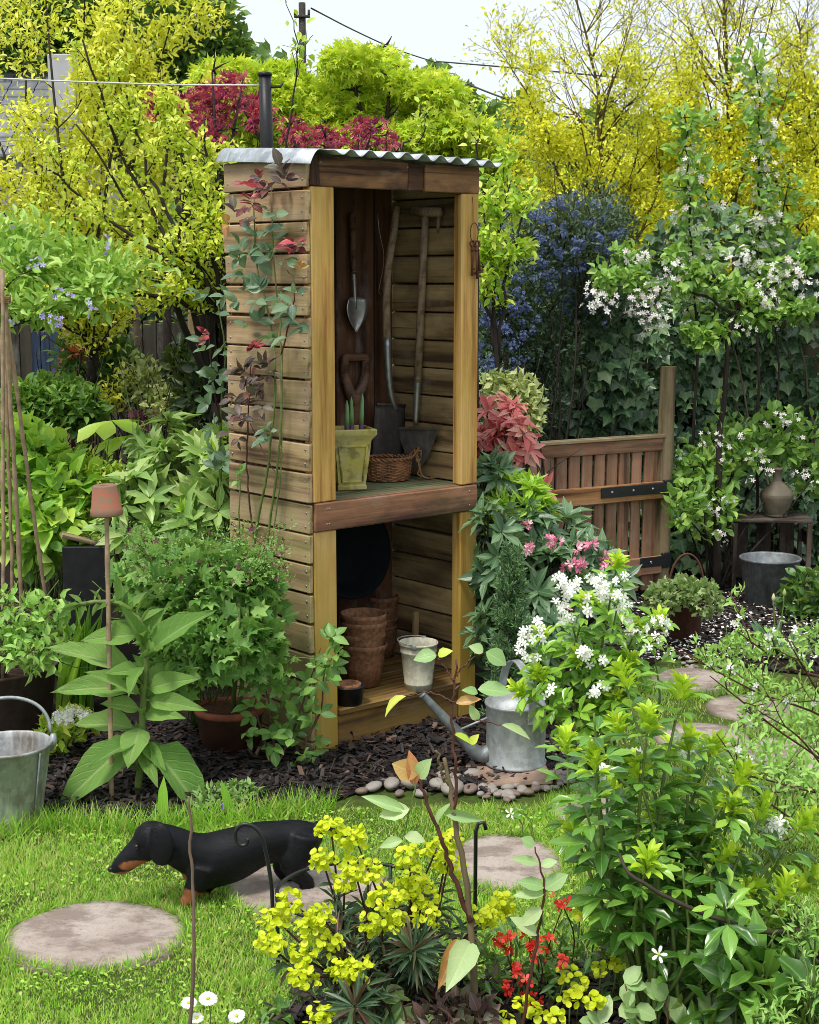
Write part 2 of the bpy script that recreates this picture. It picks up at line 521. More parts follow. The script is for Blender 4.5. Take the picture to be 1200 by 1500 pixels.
def blob(n, cen, rad, shell=0.5, lump=0.25, k=7):
    """points filling a lumpy ellipsoid, denser towards its skin; returns points and outward directions"""
    cen = np.asarray(cen, float); rad = np.asarray(rad, float)
    d = rdir(n)
    lv = rdir(k); lw = rng.uniform(-1, 1, k)
    bump = 1 + lump * (np.exp(-3.5 * (1 - d @ lv.T)) @ lw)
    r = (rng.random(n) ** (1 / 3)) ** (1 - shell) if shell < 1 else np.ones(n)
    r = np.where(rng.random(n) < 0.7, shell + (1 - shell) * rng.random(n), r)
    return cen + d * rad * (r * bump)[:, None], nrm(d / rad)
# ------------------------------------------------------------------ wood and metal
M = {}
M['side'] = wood_mat('weathered side plank', (0.56, 0.40, 0.25), (0.41, 0.27, 0.16), (0.12, 0.066, 0.04), moss=((0.34, 0.30, 0.11), 0.45), low=((0.36, 0.33, 0.13), 1.0, 0.35, 0.6))
M['inner'] = wood_mat('inner wall plank', (0.48, 0.35, 0.18), (0.34, 0.24, 0.115), (0.12, 0.075, 0.04), stain=((0.05, 0.033, 0.02), 0.6))
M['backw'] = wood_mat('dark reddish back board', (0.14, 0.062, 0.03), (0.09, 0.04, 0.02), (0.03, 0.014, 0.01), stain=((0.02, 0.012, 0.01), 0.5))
M['post'] = wood_mat('yellow softwood post', (0.78, 0.52, 0.20), (0.68, 0.41, 0.12), (0.38, 0.18, 0.045), moss=((0.42, 0.29, 0.04), 0.35), grain=0.7, low=((0.42, 0.29, 0.02), 0.75, 0.3, 0.55), stain=((0.46, 0.20, 0.035), 0.4), knots=0.9, wear=0.25)
M['header'] = wood_mat('header board', (0.42, 0.22, 0.095), (0.30, 0.145, 0.06), (0.055, 0.025, 0.015), stain=((0.022, 0.014, 0.012), 0.85))
M['shelfb'] = wood_mat('reddish shelf edge board', (0.33, 0.165, 0.095), (0.19, 0.085, 0.05), (0.045, 0.02, 0.016), stain=((0.035, 0.017, 0.016), 0.8), moss=((0.10, 0.10, 0.03), 0.25))
M['shelft'] = wood_mat('lichened shelf top', (0.24, 0.23, 0.13), (0.17, 0.17, 0.085), (0.06, 0.055, 0.03), moss=((0.18, 0.24, 0.12), 0.7))
M['floorb'] = wood_mat('damp floor board', (0.36, 0.21, 0.075), (0.24, 0.13, 0.04), (0.08, 0.04, 0.02), stain=((0.07, 0.045, 0.02), 0.6), moss=((0.24, 0.19, 0.035), 0.4), low=((0.22, 0.17, 0.05), 0.1, 0.0, 0.3))
M['gate'] = wood_mat('gate board', (0.38, 0.21, 0.13), (0.27, 0.14, 0.085), (0.10, 0.05, 0.035), moss=((0.14, 0.12, 0.06), 0.3))
M['gaterail'] = wood_mat('gate rail', (0.44, 0.24, 0.10), (0.33, 0.165, 0.065), (0.10, 0.045, 0.025))
M['log'] = wood_mat('round fence post', (0.38, 0.29, 0.17), (0.28, 0.21, 0.12), (0.12, 0.085, 0.05), moss=((0.15, 0.15, 0.05), 0.4), grain=0.8)
M['oldfence'] = wood_mat('old dark fence', (0.06, 0.05, 0.04), (0.042, 0.034, 0.028), (0.018, 0.015, 0.012), moss=((0.06, 0.08, 0.03), 0.4))
M['crate'] = wood_mat('old crate wood', (0.10, 0.075, 0.055), (0.065, 0.05, 0.038), (0.025, 0.02, 0.015))
M['handle'] = wood_mat('worn ash tool handle', (0.36, 0.27, 0.19), (0.30, 0.215, 0.145), (0.19, 0.125, 0.08), grain=1.6, knots=0)
M['handled'] = wood_mat('dark tool handle', (0.16, 0.085, 0.05), (0.11, 0.055, 0.035), (0.045, 0.022, 0.015), grain=1.5, knots=0)
M['galv'] = galv_mat('galvanised steel', (0.40, 0.43, 0.44), 0.5, (0.20, 0.21, 0.19), 0.55)
M['galvroof'] = galv_mat('corrugated zinc', (0.46, 0.50, 0.53), 0.5, (0.17, 0.18, 0.18), 0.6)
M['galvdark'] = galv_mat('dull dark zinc', (0.21, 0.23, 0.24), 0.55, (0.07, 0.075, 0.075), 0.7)
M['rusty'] = galv_mat('rusty metal tub', (0.085, 0.06, 0.048), 0.75, (0.07, 0.035, 0.02), 0.7, 0.2)
M['steel'] = galv_mat('worn tool steel', (0.40, 0.40, 0.40), 0.36, (0.16, 0.13, 0.11), 0.45, 0.85)
M['iron'] = galv_mat('dark spade iron', (0.085, 0.075, 0.07), 0.6, (0.05, 0.03, 0.022), 0.7, 0.5)
M['rust'] = galv_mat('rusted iron', (0.12, 0.05, 0.03), 0.8, (0.06, 0.025, 0.018), 0.7, 0.3)
M['black'] = flat_mat('black painted metal', (0.012, 0.013, 0.015), 0.42, 0.3, 60, 0.0, 0.5)
M['nail'] = flat_mat('nail head', (0.34, 0.33, 0.31), 0.5, 0.2, 60, 0.7)
M['cream'] = galv_mat('cream enamel', (0.60, 0.58, 0.45), 0.45, (0.34, 0.32, 0.22), 0.5, 0.0)
M['fibre'] = flat_mat('brown fibre pot', (0.27, 0.135, 0.075), 0.95, 0.45, 70, 0, 0.15, 0.9)
M['terra'] = flat_mat('terracotta', (0.36, 0.115, 0.062), 0.85, 0.35, 18, 0, 0.25, 0.4)
M['glazed'] = flat_mat('dark glazed pot', (0.045, 0.018, 0.011), 0.32, 0.45, 12, 0, 0.5, 0.1)
M['plastic'] = flat_mat('dark plastic', (0.016, 0.017, 0.02), 0.45, 0.3, 40)
M['enamel'] = flat_mat('dark green enamel', (0.005, 0.008, 0.010), 0.7, 0.3, 20, 0, 0.12, 0.05)
M['wicker'] = flat_mat('brown wicker', (0.27, 0.125, 0.055), 0.65, 0.55, 35, 0, 0.4, 0.5)
M['twine'] = flat_mat('jute twine', (0.30, 0.17, 0.08), 0.95, 0.4, 120)
M['soil'] = flat_mat('potting soil', (0.045, 0.028, 0.02), 0.95, 0.6, 90, 0, 0.2, 1.0)
M['stoneware'] = flat_mat('ribbed stoneware', (0.15, 0.125, 0.085), 0.55, 0.4, 14, 0, 0.4, 0.4)
def mossy_pot():
    m = Mat('mossy glazed planter'); v = m.coords()
    n1 = m.noise(v, 9, 6, 0.65); n2 = m.noise(v, 24, 5, 0.6)
    c = m.mix(m.val(n1, 0.36, 0.62), (0.50, 0.46, 0.22), (0.48, 0.40, 0.04))
    c = m.mix(m.math('MULTIPLY', m.val(n2, 0.48, 0.62), 0.7), c, (0.17, 0.13, 0.03))
    return m.done(m.pbsdf(c, 0.55, 0, 0.4, n2, 0.3, 0.002))
M['mossypot'] = mossy_pot()

# ------------------------------------------------------------------ the shed
SX, SY, STH = -0.314, 4.854, 0.714
SW, SD = 0.740, 0.464
_ct, _st = math.cos(STH), math.sin(STH)

def sloc(P):                                   # world -> shed coordinates (x along the front, y inward)
    x, y = P[0] - SX, P[1] - SY
    return np.array((x * _ct + y * _st, -x * _st + y * _ct, P[2]))

def sray(px, py, plane, val):                  # where the sight line meets a shed plane
    o = sloc(np.array((0, 0, CAM_H))); d = ray(px, py)
    dl = np.array((d[0] * _ct + d[1] * _st, -d[0] * _st + d[1] * _ct, d[2]))
    i = 'xyz'.index(plane)
    return o + dl * ((val - o[i]) / dl[i])

shed = thing('tool_shed', 'tall narrow open wooden tool shed with a corrugated metal roof', 'shed', (SX, SY, 0), (0, 0, STH))

def plank(name, mat, size, cen, ax='x', bev=0.003, jit=0.0012, parent=None, tilt=0.0):
    """board whose length lies along its own X; ax says which shed axis that is; size = (length, thick, height) or along-axis order"""
    mb = MB(); cbox(mb, size, (0, 0, 0), bev, jit)
    rot = {'x': (0, 0, 0), 'y': (0, 0, PI / 2), 'z': (0, -PI / 2, 0)}[ax]
    o = mb.build(name, mat, parent or shed, False, cen, rot=(rot[0], rot[1] + tilt, rot[2]))
    return o

GP = 0.1013                                     # plank pitch
TOPZ = 1.868
side_z = [(TOPZ - k * GP) for k in range(19)]
# left side planks, outer skin
for k in range(-1, 19):
    zt = TOPZ - k * GP
    zb = max(zt - GP + 0.007, 0.012)
    if k == -1: zt, zb = TOPZ + 0.104, TOPZ + 0.007
    h = zt - zb - random.uniform(0, 0.002)
    if h < 0.02: continue
    ln = SD - random.uniform(0.0, 0.006)
    o = plank('side_plank', M['side'], (ln, 0.019, h), (-0.0105 + random.uniform(-0.0015, 0.001), ln / 2 + 0.001, (zt + zb) / 2), 'y', tilt=random.uniform(-0.003, 0.003))
    for yy in (0.016, SD - 0.03):
        for dz in (-0.25, 0.25):
            mb = MB(); lathe(mb, [(0, 0.0016), (0.0036, 0.0014), (0.0044, -0.001)], 8)
            nl = mb.build('nail', M['nail'], o, True, (yy - ln / 2 + random.uniform(-.003, .003), 0.0097, dz * h + random.uniform(-.004, .004)), rot=(-PI / 2, 0, 0))
# framing studs behind the gaps, right wall, back wall
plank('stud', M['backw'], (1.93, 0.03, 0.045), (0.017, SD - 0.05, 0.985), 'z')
for k in range(-1, 19):
    zt = TOPZ - k * GP
    zb = max(zt - GP + 0.006, 0.012)
    if k == -1: zt, zb = TOPZ + 0.09, TOPZ + 0.006
    if zt - zb < 0.02: continue
    plank('wall_plank', M['inner'], (SD - 0.052, 0.018, zt - zb), (SW - 0.012 + random.uniform(-.001, .001), 0.05 + (SD - 0.052) / 2, (zt + zb) / 2), 'y')
plank('side_gap_blocker', M['backw'], (1.93, SD - 0.06, 0.004), (0.0035, 0.048 + (SD - 0.06) / 2, 0.975), 'z', 0.0005)  # added dark sheet, keeps the gaps between the left planks dark
plank('wall_gap_blocker', M['backw'], (1.93, SD - 0.03, 0.006), (SW + 0.002, 0.03 + (SD - 0.03) / 2, 0.975), 'z', 0.0005)  # added dark sheet, blocks sky light through the right wall's gaps
x = 0.002
bw = [0.094, 0.088, 0.07, 0.101, 0.092, 0.095, 0.09, 0.098]
i = 0
while x < SW - 0.03:
    w = min(bw[i % 8], SW - 0.024 - x); i += 1
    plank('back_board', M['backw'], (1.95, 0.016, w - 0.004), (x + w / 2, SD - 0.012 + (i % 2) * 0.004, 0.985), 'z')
    x += w
PW = 0.096
def post(x0, x1, z0, z1, y0=0.0):
    plank('post', M['post'], (z1 - z0, 0.045, x1 - x0), ((x0 + x1) / 2, y0 + 0.0235, (z0 + z1) / 2), 'z', 0.004, 0.0006)
ZS0, ZS1 = 0.764, 0.858                        # shelf edge board
ZH0, ZH1 = 1.880, 1.972                        # header
post(0.001, PW, 0.0, ZS0 - 0.002); post(0.001, PW, ZS1 + 0.002, ZH0 - 0.001)
post(SW - 0.084, SW - 0.001, 0.0, ZS0 - 0.002); post(SW - 0.082, SW - 0.001, ZS1 + 0.002, ZH0 - 0.001)
plank('shelf_edge', M['shelfb'], (SW - 0.003, 0.040, ZS1 - ZS0), (SW / 2, 0.014, (ZS0 + ZS1) / 2), 'x', 0.004)
# header: three pieces of different wood
plank('header_board', M['header'], (0.375, 0.030, ZH1 - ZH0), (0.034 + 0.1875, 0.013, (ZH0 + ZH1) / 2), 'x', 0.003)
plank('header_board', M['backw'], (0.072, 0.026, ZH1 - ZH0 - 0.003), (0.447, 0.016, (ZH0 + ZH1) / 2), 'x', 0.003)
plank('header_board', M['header'], (0.254, 0.030, ZH1 - ZH0), (0.612, 0.013, (ZH0 + ZH1) / 2 - 0.002), 'x', 0.003)
plank('header_block', M['backw'], (0.088, 0.04, 0.033), (0.0175, 0.016, (ZH0 + ZH1) / 2), 'z', 0.003)
for px in (0.05, 0.06, SW - 0.045):
    for dz in (0.025, -0.025):
        for zz, yy in (((ZS0 + ZS1) / 2, -0.006),):
            mb = MB(); lathe(mb, [(0, 0.0012), (0.003, 0.001), (0.0036, -0.001)], 7)
            mb.build('nail', M['nail'], shed, True, (px, yy, zz + dz), rot=(PI / 2, 0, 0))
for px in (0.405, 0.04):
    mb = MB(); lathe(mb, [(0, 0.0012), (0.003, 0.001), (0.0036, -0.001)], 7)
    mb.build('nail', M['nail'], shed, True, (px, -0.0025, 1.955), rot=(PI / 2, 0, 0))
# shelf, floor and sill
for j in range(4):
    plank('shelf_board', M['shelft'], (SW - 0.026, 0.10, 0.020), (SW / 2 - 0.008, 0.040 + 0.052 + j * 0.1035, ZS1 - 0.012), 'x', 0.003)
for j in range(4):
    plank('floor_board', M['floorb'], (SW - 0.026, 0.098, 0.022), (SW / 2 - 0.008, 0.055 + 0.051 + j * 0.102, 0.130), 'x', 0.003)
plank('floor_board', M['floorb'], (SW - 0.186, 0.066, 0.022), ((SW + 0.012) / 2, 0.021, 0.132), 'x', 0.003)
plank('sill_board', M['floorb'], (SW - 0.184, 0.036, 0.118), ((SW + 0.012) / 2, 0.024, 0.0605), 'x', 0.004)
# rafters under the roof
for xx in (0.13, 0.5):
    plank('rafter', M['backw'], (SD - 0.06, 0.04, 0.05), (xx, 0.05 + (SD - 0.06) / 2, 1.935), 'y')

def corrugated():
    mb = MB()
    x0, x1, y0, y1 = -0.040, SW + 0.060, -0.055, SD + 0.012
    nx, ny = 220, 6
    xs = np.linspace(x0, x1, nx)
    amp = 0.0105 * np.clip((xs - 0.02) / 0.10, 0, 1)
    zc = amp * np.cos((xs - 0.05) * 2 * PI / 0.0762)
    lip = -0.050 * np.clip((0.005 - xs) / 0.045, 0, 1) ** 2.2           # turned-down edge at the left
    rows = []
    for s, dz in ((1, 0), (-1, -0.0022)):
        for jn in range(ny):
            f = jn / (ny - 1)
            y = y0 + (y1 - y0) * f + 0.004 * np.sin(xs * 9 + 1) * (1 - f)
            z = 1.984 + 0.030 * f + zc + lip + dz + 0.004 * np.sin(xs * 5 + f * 2)
            z = z + 0.012 * np.clip((0.10 - xs) / 0.15, 0, 1)
            rows.append(np.stack([xs, y, z], 1))
    v = np.concatenate(rows)
    q = []
    for b in (0, ny):
        for jn in range(ny - 1):
            a = (b + jn) * nx + np.arange(nx - 1); c = a + nx
            q.append(np.stack([a, a + 1, c + 1, c], 1) if b == 0 else np.stack([a, c, c + 1, a + 1], 1))
    a = np.arange(nx - 1); c = a + ny * nx
    q.append(np.stack([a, c, c + 1, a + 1], 1))
    a = (ny - 1) * nx + np.arange(nx - 1); c = a + ny * nx
    q.append(np.stack([a, a + 1, c + 1, c], 1))
    j = np.arange(ny - 1) * nx
    q.append(np.stack([j, j + nx, j + nx + ny * nx, j + ny * nx], 1))
    j = j + nx - 1
    q.append(np.stack([j, j + ny * nx, j + nx + ny * nx, j + nx], 1))
    mb.add(v, None, np.concatenate(q))
    return mb.build('roof_sheet', M['galvroof'], shed)
corrugated()

# ------------------------------------------------------------------ tools and things in the shed (each a thing; placed in shed coordinates)
def sworld(l):
    return np.array((SX + l[0] * _ct - l[1] * _st, SY + l[0] * _st + l[1] * _ct, l[2]))

def sthing(name, label, cat, l, rz=0.0, group=None):
    return thing(name, label, cat, sworld(l), (0, 0, STH + rz), group)

def rel(pts, o):
    return np.asarray(pts, float) - np.asarray(o, float)

# trowel hanging on the back wall
yb = SD - 0.045
o0 = sray(521, 488, 'y', yb)
tr = sthing('hand_trowel', 'small hand trowel with shiny pointed blade hanging blade-down in the shed', 'trowel', o0)
top, fer, neck = [rel(sray(*p, 'y', yb), o0) for p in ((516, 312), (518, 402), (520, 440))]
mb = MB(); tube(mb, spline([top, top * 0.7 + fer * 0.3 + (0.001, 0, 0), fer], 10), [0.009, 0.012, 0.0135, 0.013, 0.012, 0.012, 0.0125, 0.012, 0.011, 0.010], 10)
mb.build('handle', M['handled'], tr)
mb = MB(); tube(mb, [fer + (0, 0, .012), fer, neck, neck + (0, 0, -0.03)], [0.0105, 0.0095, 0.007, 0.008], 10)
mb.build('ferrule', M['steel'], tr)
def scoop(w, h, depth, mat, parent, top, name='blade', pointy=1.0, n=12, th=0.0025):
    """blade hanging down from top, width across local x, hollow towards -y"""
    mb = MB(); v = []
    us = np.linspace(-1, 1, 9)
    for s in (0, 1):
        for i in range(n + 1):
            f = i / n
            ww = w * ((0.86 + 0.14 * f / 0.22) if f < 0.22 else max(0.0, 1 - ((f - 0.22) / 0.78) ** 1.9))
            ww = max(ww, 0.002)
            for u in us:
                v.append((u * ww, -depth * (u * u) * (1 - 0.6 * f) + (th if s else 0), -f * h + 0.010 * (1 - u * u) * (f < 0.05)))
    k = len(us); q = []
    for s in (0, 1):
        for i in range(n):
            for j in range(k - 1):
                a = s * (n + 1) * k + i * k + j
                q.append((a, a + 1, a + k + 1, a + k) if s else (a, a + k, a + k + 1, a + 1))
    m = (n + 1) * k
    for i in range(n):
        q.append((i * k, m + i * k, m + (i + 1) * k, (i + 1) * k)); e = i * k + k - 1
        q.append((e, e + k, m + e + k, m + e))
    for j in range(k - 1):
        q.append((j, j + 1, m + j + 1, m + j))
    mb.add(np.array(v) + np.asarray(top), None, q)
    return mb.build(name, mat, parent)
scoop(0.050, 0.118, 0.016, M['steel'], tr, neck + (0, -0.002, 0.004))

# dark D-handled fork hanging low on the back wall, head hidden behind the planter
o0 = sray(519, 600, 'y', yb)
fk = sthing('garden_fork', 'dark wooden D-shaped tool handle against the back boards above the planter', 'garden fork', o0)
P = lambda x, y: rel(sray(x, y, 'y', yb), o0)
mb = MB()
a, b, c, d, e = P(505, 524), P(535, 524), P(534, 556), P(519, 590), P(506, 556)
tube(mb, spline([d, e * .98, a + (0, 0, -.012), a + (.004, 0, 0), (a + b) / 2 + (0, 0, .001), b + (-.004, 0, 0), b + (0, 0, -.012), c * .98, d], 34), np.interp(np.linspace(0, 1, 34), [0, .2, .5, .8, 1], [.022, .0155, .0145, .0155, .022]), 10, close=False)
tube(mb, [P(519, 578), P(519, 588), P(520, 610), P(521, 760) + (0, 0, 0.0)], [0.034, 0.027, 0.020, 0.016], 10)
mb.build('handle', M['handled'], fk)
hz = P(521, 760)[2]
for xx in (-0.06, -0.02, 0.02, 0.06):
    hx = P(521, 760)[0] + xx
    zz = 0.8615 - o0[2]
    mb = MB(); tube(mb, spline([(hx * 0.8, -0.004, hz + 0.01), (hx, -0.006, hz - 0.006), (hx, -0.010, max(hz - 0.03, zz + .002))], 8), 0.005, 6)
    mb.build('tine', M['iron'], fk)

# long draining spade with a bent shaft, standing on the shelf in the back corner
o0 = sray(571, 668, 'y', SD - 0.07); o0[2] = 0.8605
sp_ = sthing('draining_spade', 'long-shafted spade with worn wooden handle and dark square blade in the shed', 'spade', o0)
yy = SD - 0.09
P = lambda x, y, k=0.0: rel(sray(x, y, 'y', yy - k), o0)
mb = MB(); pts = spline([P(581, 303), P(577, 340), P(569, 390), P(566, 440), P(567, 499)], 16)
tube(mb, pts, np.linspace(0.0135, 0.0155, 16), 10)
mb.build('shaft', M['handle'], sp_)
mb = MB(); tube(mb, spline([P(567, 494), P(568, 530), P(571, 570), P(577, 593), P(581, 600)], 12), np.linspace(0.0165, 0.010, 12), 10)
mb.build('socket', M['steel'], sp_)
mb = MB()
c0, c1, c2, c3 = P(551, 592), P(597, 594), P(590, 668), P(545, 668)
c2[2] = c3[2] = 0.002
g = []
for i in range(7):
    for j in range(7):
        u, w = j / 6, i / 6
        p = (c0 * (1 - u) + c1 * u) * (1 - w) + (c3 * (1 - u) + c2 * u) * w
        g.append(p + np.array((0, 0.010 * (2 * u - 1) ** 2 - 0.006, 0)))
g = np.array(g); v = np.vstack([g, g + (0, 0.004, 0)])
q = [(i * 7 + j, i * 7 + j + 7, i * 7 + j + 8, i * 7 + j + 1) for i in range(6) for j in range(6)]
q += [(49 + i * 7 + j, 49 + i * 7 + j + 1, 49 + i * 7 + j + 8, 49 + i * 7 + j + 7) for i in range(6) for j in range(6)]
q += [(j, j + 1, 49 + j + 1, 49 + j) for j in range(6)] + [(42 + j, 91 + j, 92 + j, 43 + j) for j in range(6)]
q += [(i * 7, 49 + i * 7, 56 + i * 7, i * 7 + 7) for i in range(6)] + [(i * 7 + 6, i * 7 + 13, 62 + i * 7, 55 + i * 7) for i in range(6)]
mb.add(v, None, q)
tube(mb, [c0 + (0, -.002, 0), c1 + (0, -.002, 0)], 0.006, 6)
mb.build('blade', M['iron'], sp_)

# T-handled edging iron leaning on the right wall
def PR(x, y, k=0.05): return sray(x, y, 'x', SW - 0.022 - k)
o0 = PR(612, 662, 0.03)
ed = sthing('edging_iron', 'T-handled lawn edging iron with a half-moon blade leaning on the planks', 'edging tool', o0)
P = lambda x, y, k=0.03: rel(PR(x, y, k), o0)
mb = MB(); a, b = P(623, 315), P(612, 560)
tube(mb, [a, a * .6 + b * .4, b], [0.0135, 0.0145, 0.015], 10)
mb.build('shaft', M['handle'], ed)
mb = MB(); tube(mb, [P(605, 309), P(623, 310), P(645, 311)], [0.0155, 0.0175, 0.0165], 10)
mb.build('grip', M['handle'], ed)
mb = MB(); tube(mb, spline([b + (0, 0, 0.015), b, P(610, 600), P(609, 622)], 10), np.linspace(0.0165, 0.009, 10), 10)
mb.build('socket', M['steel'], ed)
mb = MB(); c = P(611, 628); n = 16
ex, ey = P(637, 628) - P(611, 628), np.array((0, 0, -1.0))
rad = np.linalg.norm(ex) * 1.02; ex = ex / np.linalg.norm(ex); nn = np.cross(ex, ey)
ring = [c + ex * math.cos(t) * rad * 1.12 * (0.55 + 0.45 * abs(math.cos(t))) ** .5 + ey * math.sin(t) ** 1.7 * rad * 1.45 for t in np.linspace(0, PI, n)]
v = np.array([c] + ring); v2 = v + nn * 0.004
t = [(0, i, i + 1) for i in range(1, n)]
mb.add(np.vstack([v, v2]), t + [(n + 1, n + 1 + i + 1, n + 1 + i) for i in range(1, n)], [(i, n + 1 + i, n + 2 + i, i + 1) for i in range(1, n)])
tube(mb, [c - ex * rad * 1.18, c + ex * rad * 1.18], 0.006, 6)
mb.build('blade', galv_mat('muddy worn steel', (0.20, 0.185, 0.17), 0.55, (0.09, 0.065, 0.045), 0.7, 0.4), ed, False)
# peg under the roof and a bent wire hanging by it
o0 = PR(641, 325, 0.0)
pg = sthing('wooden_peg', 'short tapered wooden peg hanging beside the edging tool grip', 'peg', o0)
mb = MB(); tube(mb, [rel(PR(643, 318, .028), o0), rel(PR(642, 330, .028), o0), rel(PR(641, 341, .028), o0)], [0.008, 0.007, 0.004], 8)
mb.build('peg_body', M['handle'], pg)
o0 = sray(560, 400, 'y', yb)
wr = sthing('bent_wire', 'thin bent wire hanging on the dark back boards beside the spade', 'wire', o0)
P = lambda x, y: rel(sray(x, y, 'y', yb), o0)
mb = MB(); tube(mb, spline([P(553, 312), P(556, 340), P(562, 370), P(561, 395), P(555, 425), P(558, 432)], 18), 0.0016, 5)
mb.build('wire_strand', M['steel'], wr)

# square mossy planter
o0 = sray(516, 729, 'z', ZS1 + 0.0)
o0 = sray(511, 716, 'z', ZS1 - 0.0015)
pl = sthing('square_planter', 'square tapered mossy yellow ceramic planter at the front of the shed shelf', 'planter', o0, -0.42)
pl.scale = (1.22, 1.22, 1.12)
def sq_ring(w, z): return [(-w, -w, z), (w, -w, z), (w, w, z), (-w, w, z)]
def sq_lathe(mb, prof):
    v = []; q = []
    for w, z in prof: v += sq_ring(w, z)
    for i in range(len(prof) - 1):
        for j in range(4): q.append((i * 4 + j, i * 4 + (j + 1) % 4, i * 4 + 4 + (j + 1) % 4, i * 4 + 4 + j))
    mb.add(v, None, q)
mb = MB()
sq_lathe(mb, [(0.0, 0.001), (0.040, 0.001), (0.043, 0.004), (0.043, 0.014), (0.040, 0.018), (0.053, 0.150), (0.054, 0.158), (0.064, 0.172), (0.067, 0.178), (0.067, 0.190), (0.065, 0.193), (0.057, 0.193), (0.054, 0.188), (0.051, 0.150), (0.0, 0.148)])
sharp(mb.build('pot_body', M['mossypot'], pl), 30)
for s in range(4):                                                    # raised frame on each face
    mb = MB(); rz = rotm('Z', s * PI / 2)
    sl = math.atan2(0.013, 0.132)
    for (cx, cz, wx, wz) in ((0, 0.028, 0.062, 0.007), (0, 0.140, 0.078, 0.007)):
        yy = -(0.040 + 0.0985 * (cz - 0.018)) - 0.0005
        cbox(mb, (wx, 0.004, wz), np.array((cx, yy, cz)) @ rz.T, 0.001, rot=rz)
    for sx in (-1, 1):
        a = np.array((sx * 0.030, -(0.040 + 0.0985 * 0.010) - .0005, 0.028)); b = np.array((sx * 0.041, -(0.040 + 0.0985 * 0.122) - .0005, 0.140))
        tube(mb, np.array([a, b]) @ rz.T, 0.0034, 5)
    mb.build('relief_frame', M['mossypot'], pl)
mb = MB(); mb.add([(-.052, -.052, .160), (.052, -.052, .160), (.052, .052, .162), (-.052, .052, .160)], None, [(0, 1, 2, 3)])
mb.build('potting_soil', M['soil'], pl)
M['shoot'] = leaf_mat('green shoots', [(0.12, 0.24, 0.09), (0.20, 0.33, 0.14)], vein=0)
M['shootp'] = flat_mat('purple shoot base', (0.12, 0.045, 0.11), 0.5)
for (dx, dy, h), which in zip(((-0.040, -0.022, 0.130), (-0.014, -0.012, 0.140), (0.016, -0.026, 0.150)), ('leftmost', 'middle', 'rightmost and tallest')):
    sh = thing('bulb_shoot', which + ' purple-based green bulb spear in the square planter', 'bulb shoot', sworld(o0 + np.array((dx * 1.05 + .012, dy * .9 - .01, 0.186))), (0, 0, STH), 'bulb shoots in the planter')
    ln = (random.uniform(-.012, .012), random.uniform(-.01, .01))
    mb = MB(); tube(mb, [(0, 0, -0.002), (ln[0] * .2, ln[1] * .2, h * 0.3)], [0.0085, 0.009], 7); mb.build('shoot_base', M['shootp'], sh)
    mb = MB()
    tube(mb, [(ln[0] * .2, ln[1] * .2, h * .29), (ln[0] * .4, ln[1] * .4, h * 0.55), (ln[0] * .8, ln[1] * .8, h * 0.85), (ln[0], ln[1], h)], [0.0092, 0.009, 0.0065, 0.001], 6)
    mb.build('leaf', M['shoot'], sh)

# wicker basket
o0 = sray(568, 704, 'z', ZS1 - 0.0015)
bk = sthing('wicker_basket', 'small oval brown wicker basket on the shelf beside the planter', 'basket', o0, -0.45)
mb = MB(); n = 64; ta = np.arange(n) * 2 * PI / n
RX, RY = 0.088, 0.066
for k in range(13):
    z = 0.006 + k * 0.0056; g = 0.86 + 0.14 * (k / 12) ** 0.7
    wv = 0.0028 * np.where(k % 2 == 0, 1, -1) * np.sin(ta * 12)
    tube(mb, np.stack([(RX * g + wv) * np.cos(ta), (RY * g + wv) * np.sin(ta), z + 0.0008 * np.sin(ta * 5 + k)], 1), 0.0031, 5, close=True, rnd=random.random())
mb.build('weave', M['wicker'], bk)
mb = MB()
for k in range(24):
    a = (k + 0.5) * 2 * PI / 24
    tube(mb, [(RX * .85 * math.cos(a), RY * .85 * math.sin(a), 0.002), (RX * .97 * math.cos(a), RY * .97 * math.sin(a), 0.04), (RX * math.cos(a), RY * math.sin(a), 0.079)], 0.0025, 5)
mb.build('stake_ring', M['wicker'], bk)
mb = MB()
for ph in (0, PI):
    w = 0.005 * np.sin(ta * 14 + ph); w2 = 0.005 * np.cos(ta * 14 + ph)
    tube(mb, np.stack([(RX + 0.001 + w) * np.cos(ta), (RY + .001 + w) * np.sin(ta), 0.083 + w2], 1), 0.0042, 5, close=True)
mb.build('rim', M['wicker'], bk)
mb = MB(); tube(mb, spline([(RX * .98, -0.022, 0.084), (RX + 0.022, -0.016, 0.112), (RX + 0.028, 0.0, 0.118), (RX + 0.022, 0.016, 0.112), (RX * .98, 0.022, 0.084)], 16), 0.0045, 6)
tube(mb, spline([(-RX * .98, -0.022, 0.084), (-RX - 0.018, 0, 0.105), (-RX * .98, 0.022, 0.084)], 12), 0.0045, 6)
mb.build('handle', M['wicker'], bk)
mb = MB(); lathe(mb, [(0, 0.004), (RX * .84, 0.004)], 24); o = mb.build('base', M['wicker'], bk); o.scale = (1, RY / RX, 1)
o1 = o0 + np.array((-0.012, -0.035, 0.0)); 
lb = sthing('bulldog_clip', 'small black metal clip poking out over the basket rim', 'clip', o0 + np.array((-0.005, -0.048, 0.070)), 0.2)
mb = MB(); cbox(mb, (0.032, 0.008, 0.026), (0, 0, 0.006), 0.003); tube(mb, spline([(-.008, 0, .018), (-.008, 0, .03), (.008, 0, .03), (.008, 0, .018)], 12), 0.002, 5)
mb.build('clip_body', M['black'], lb)
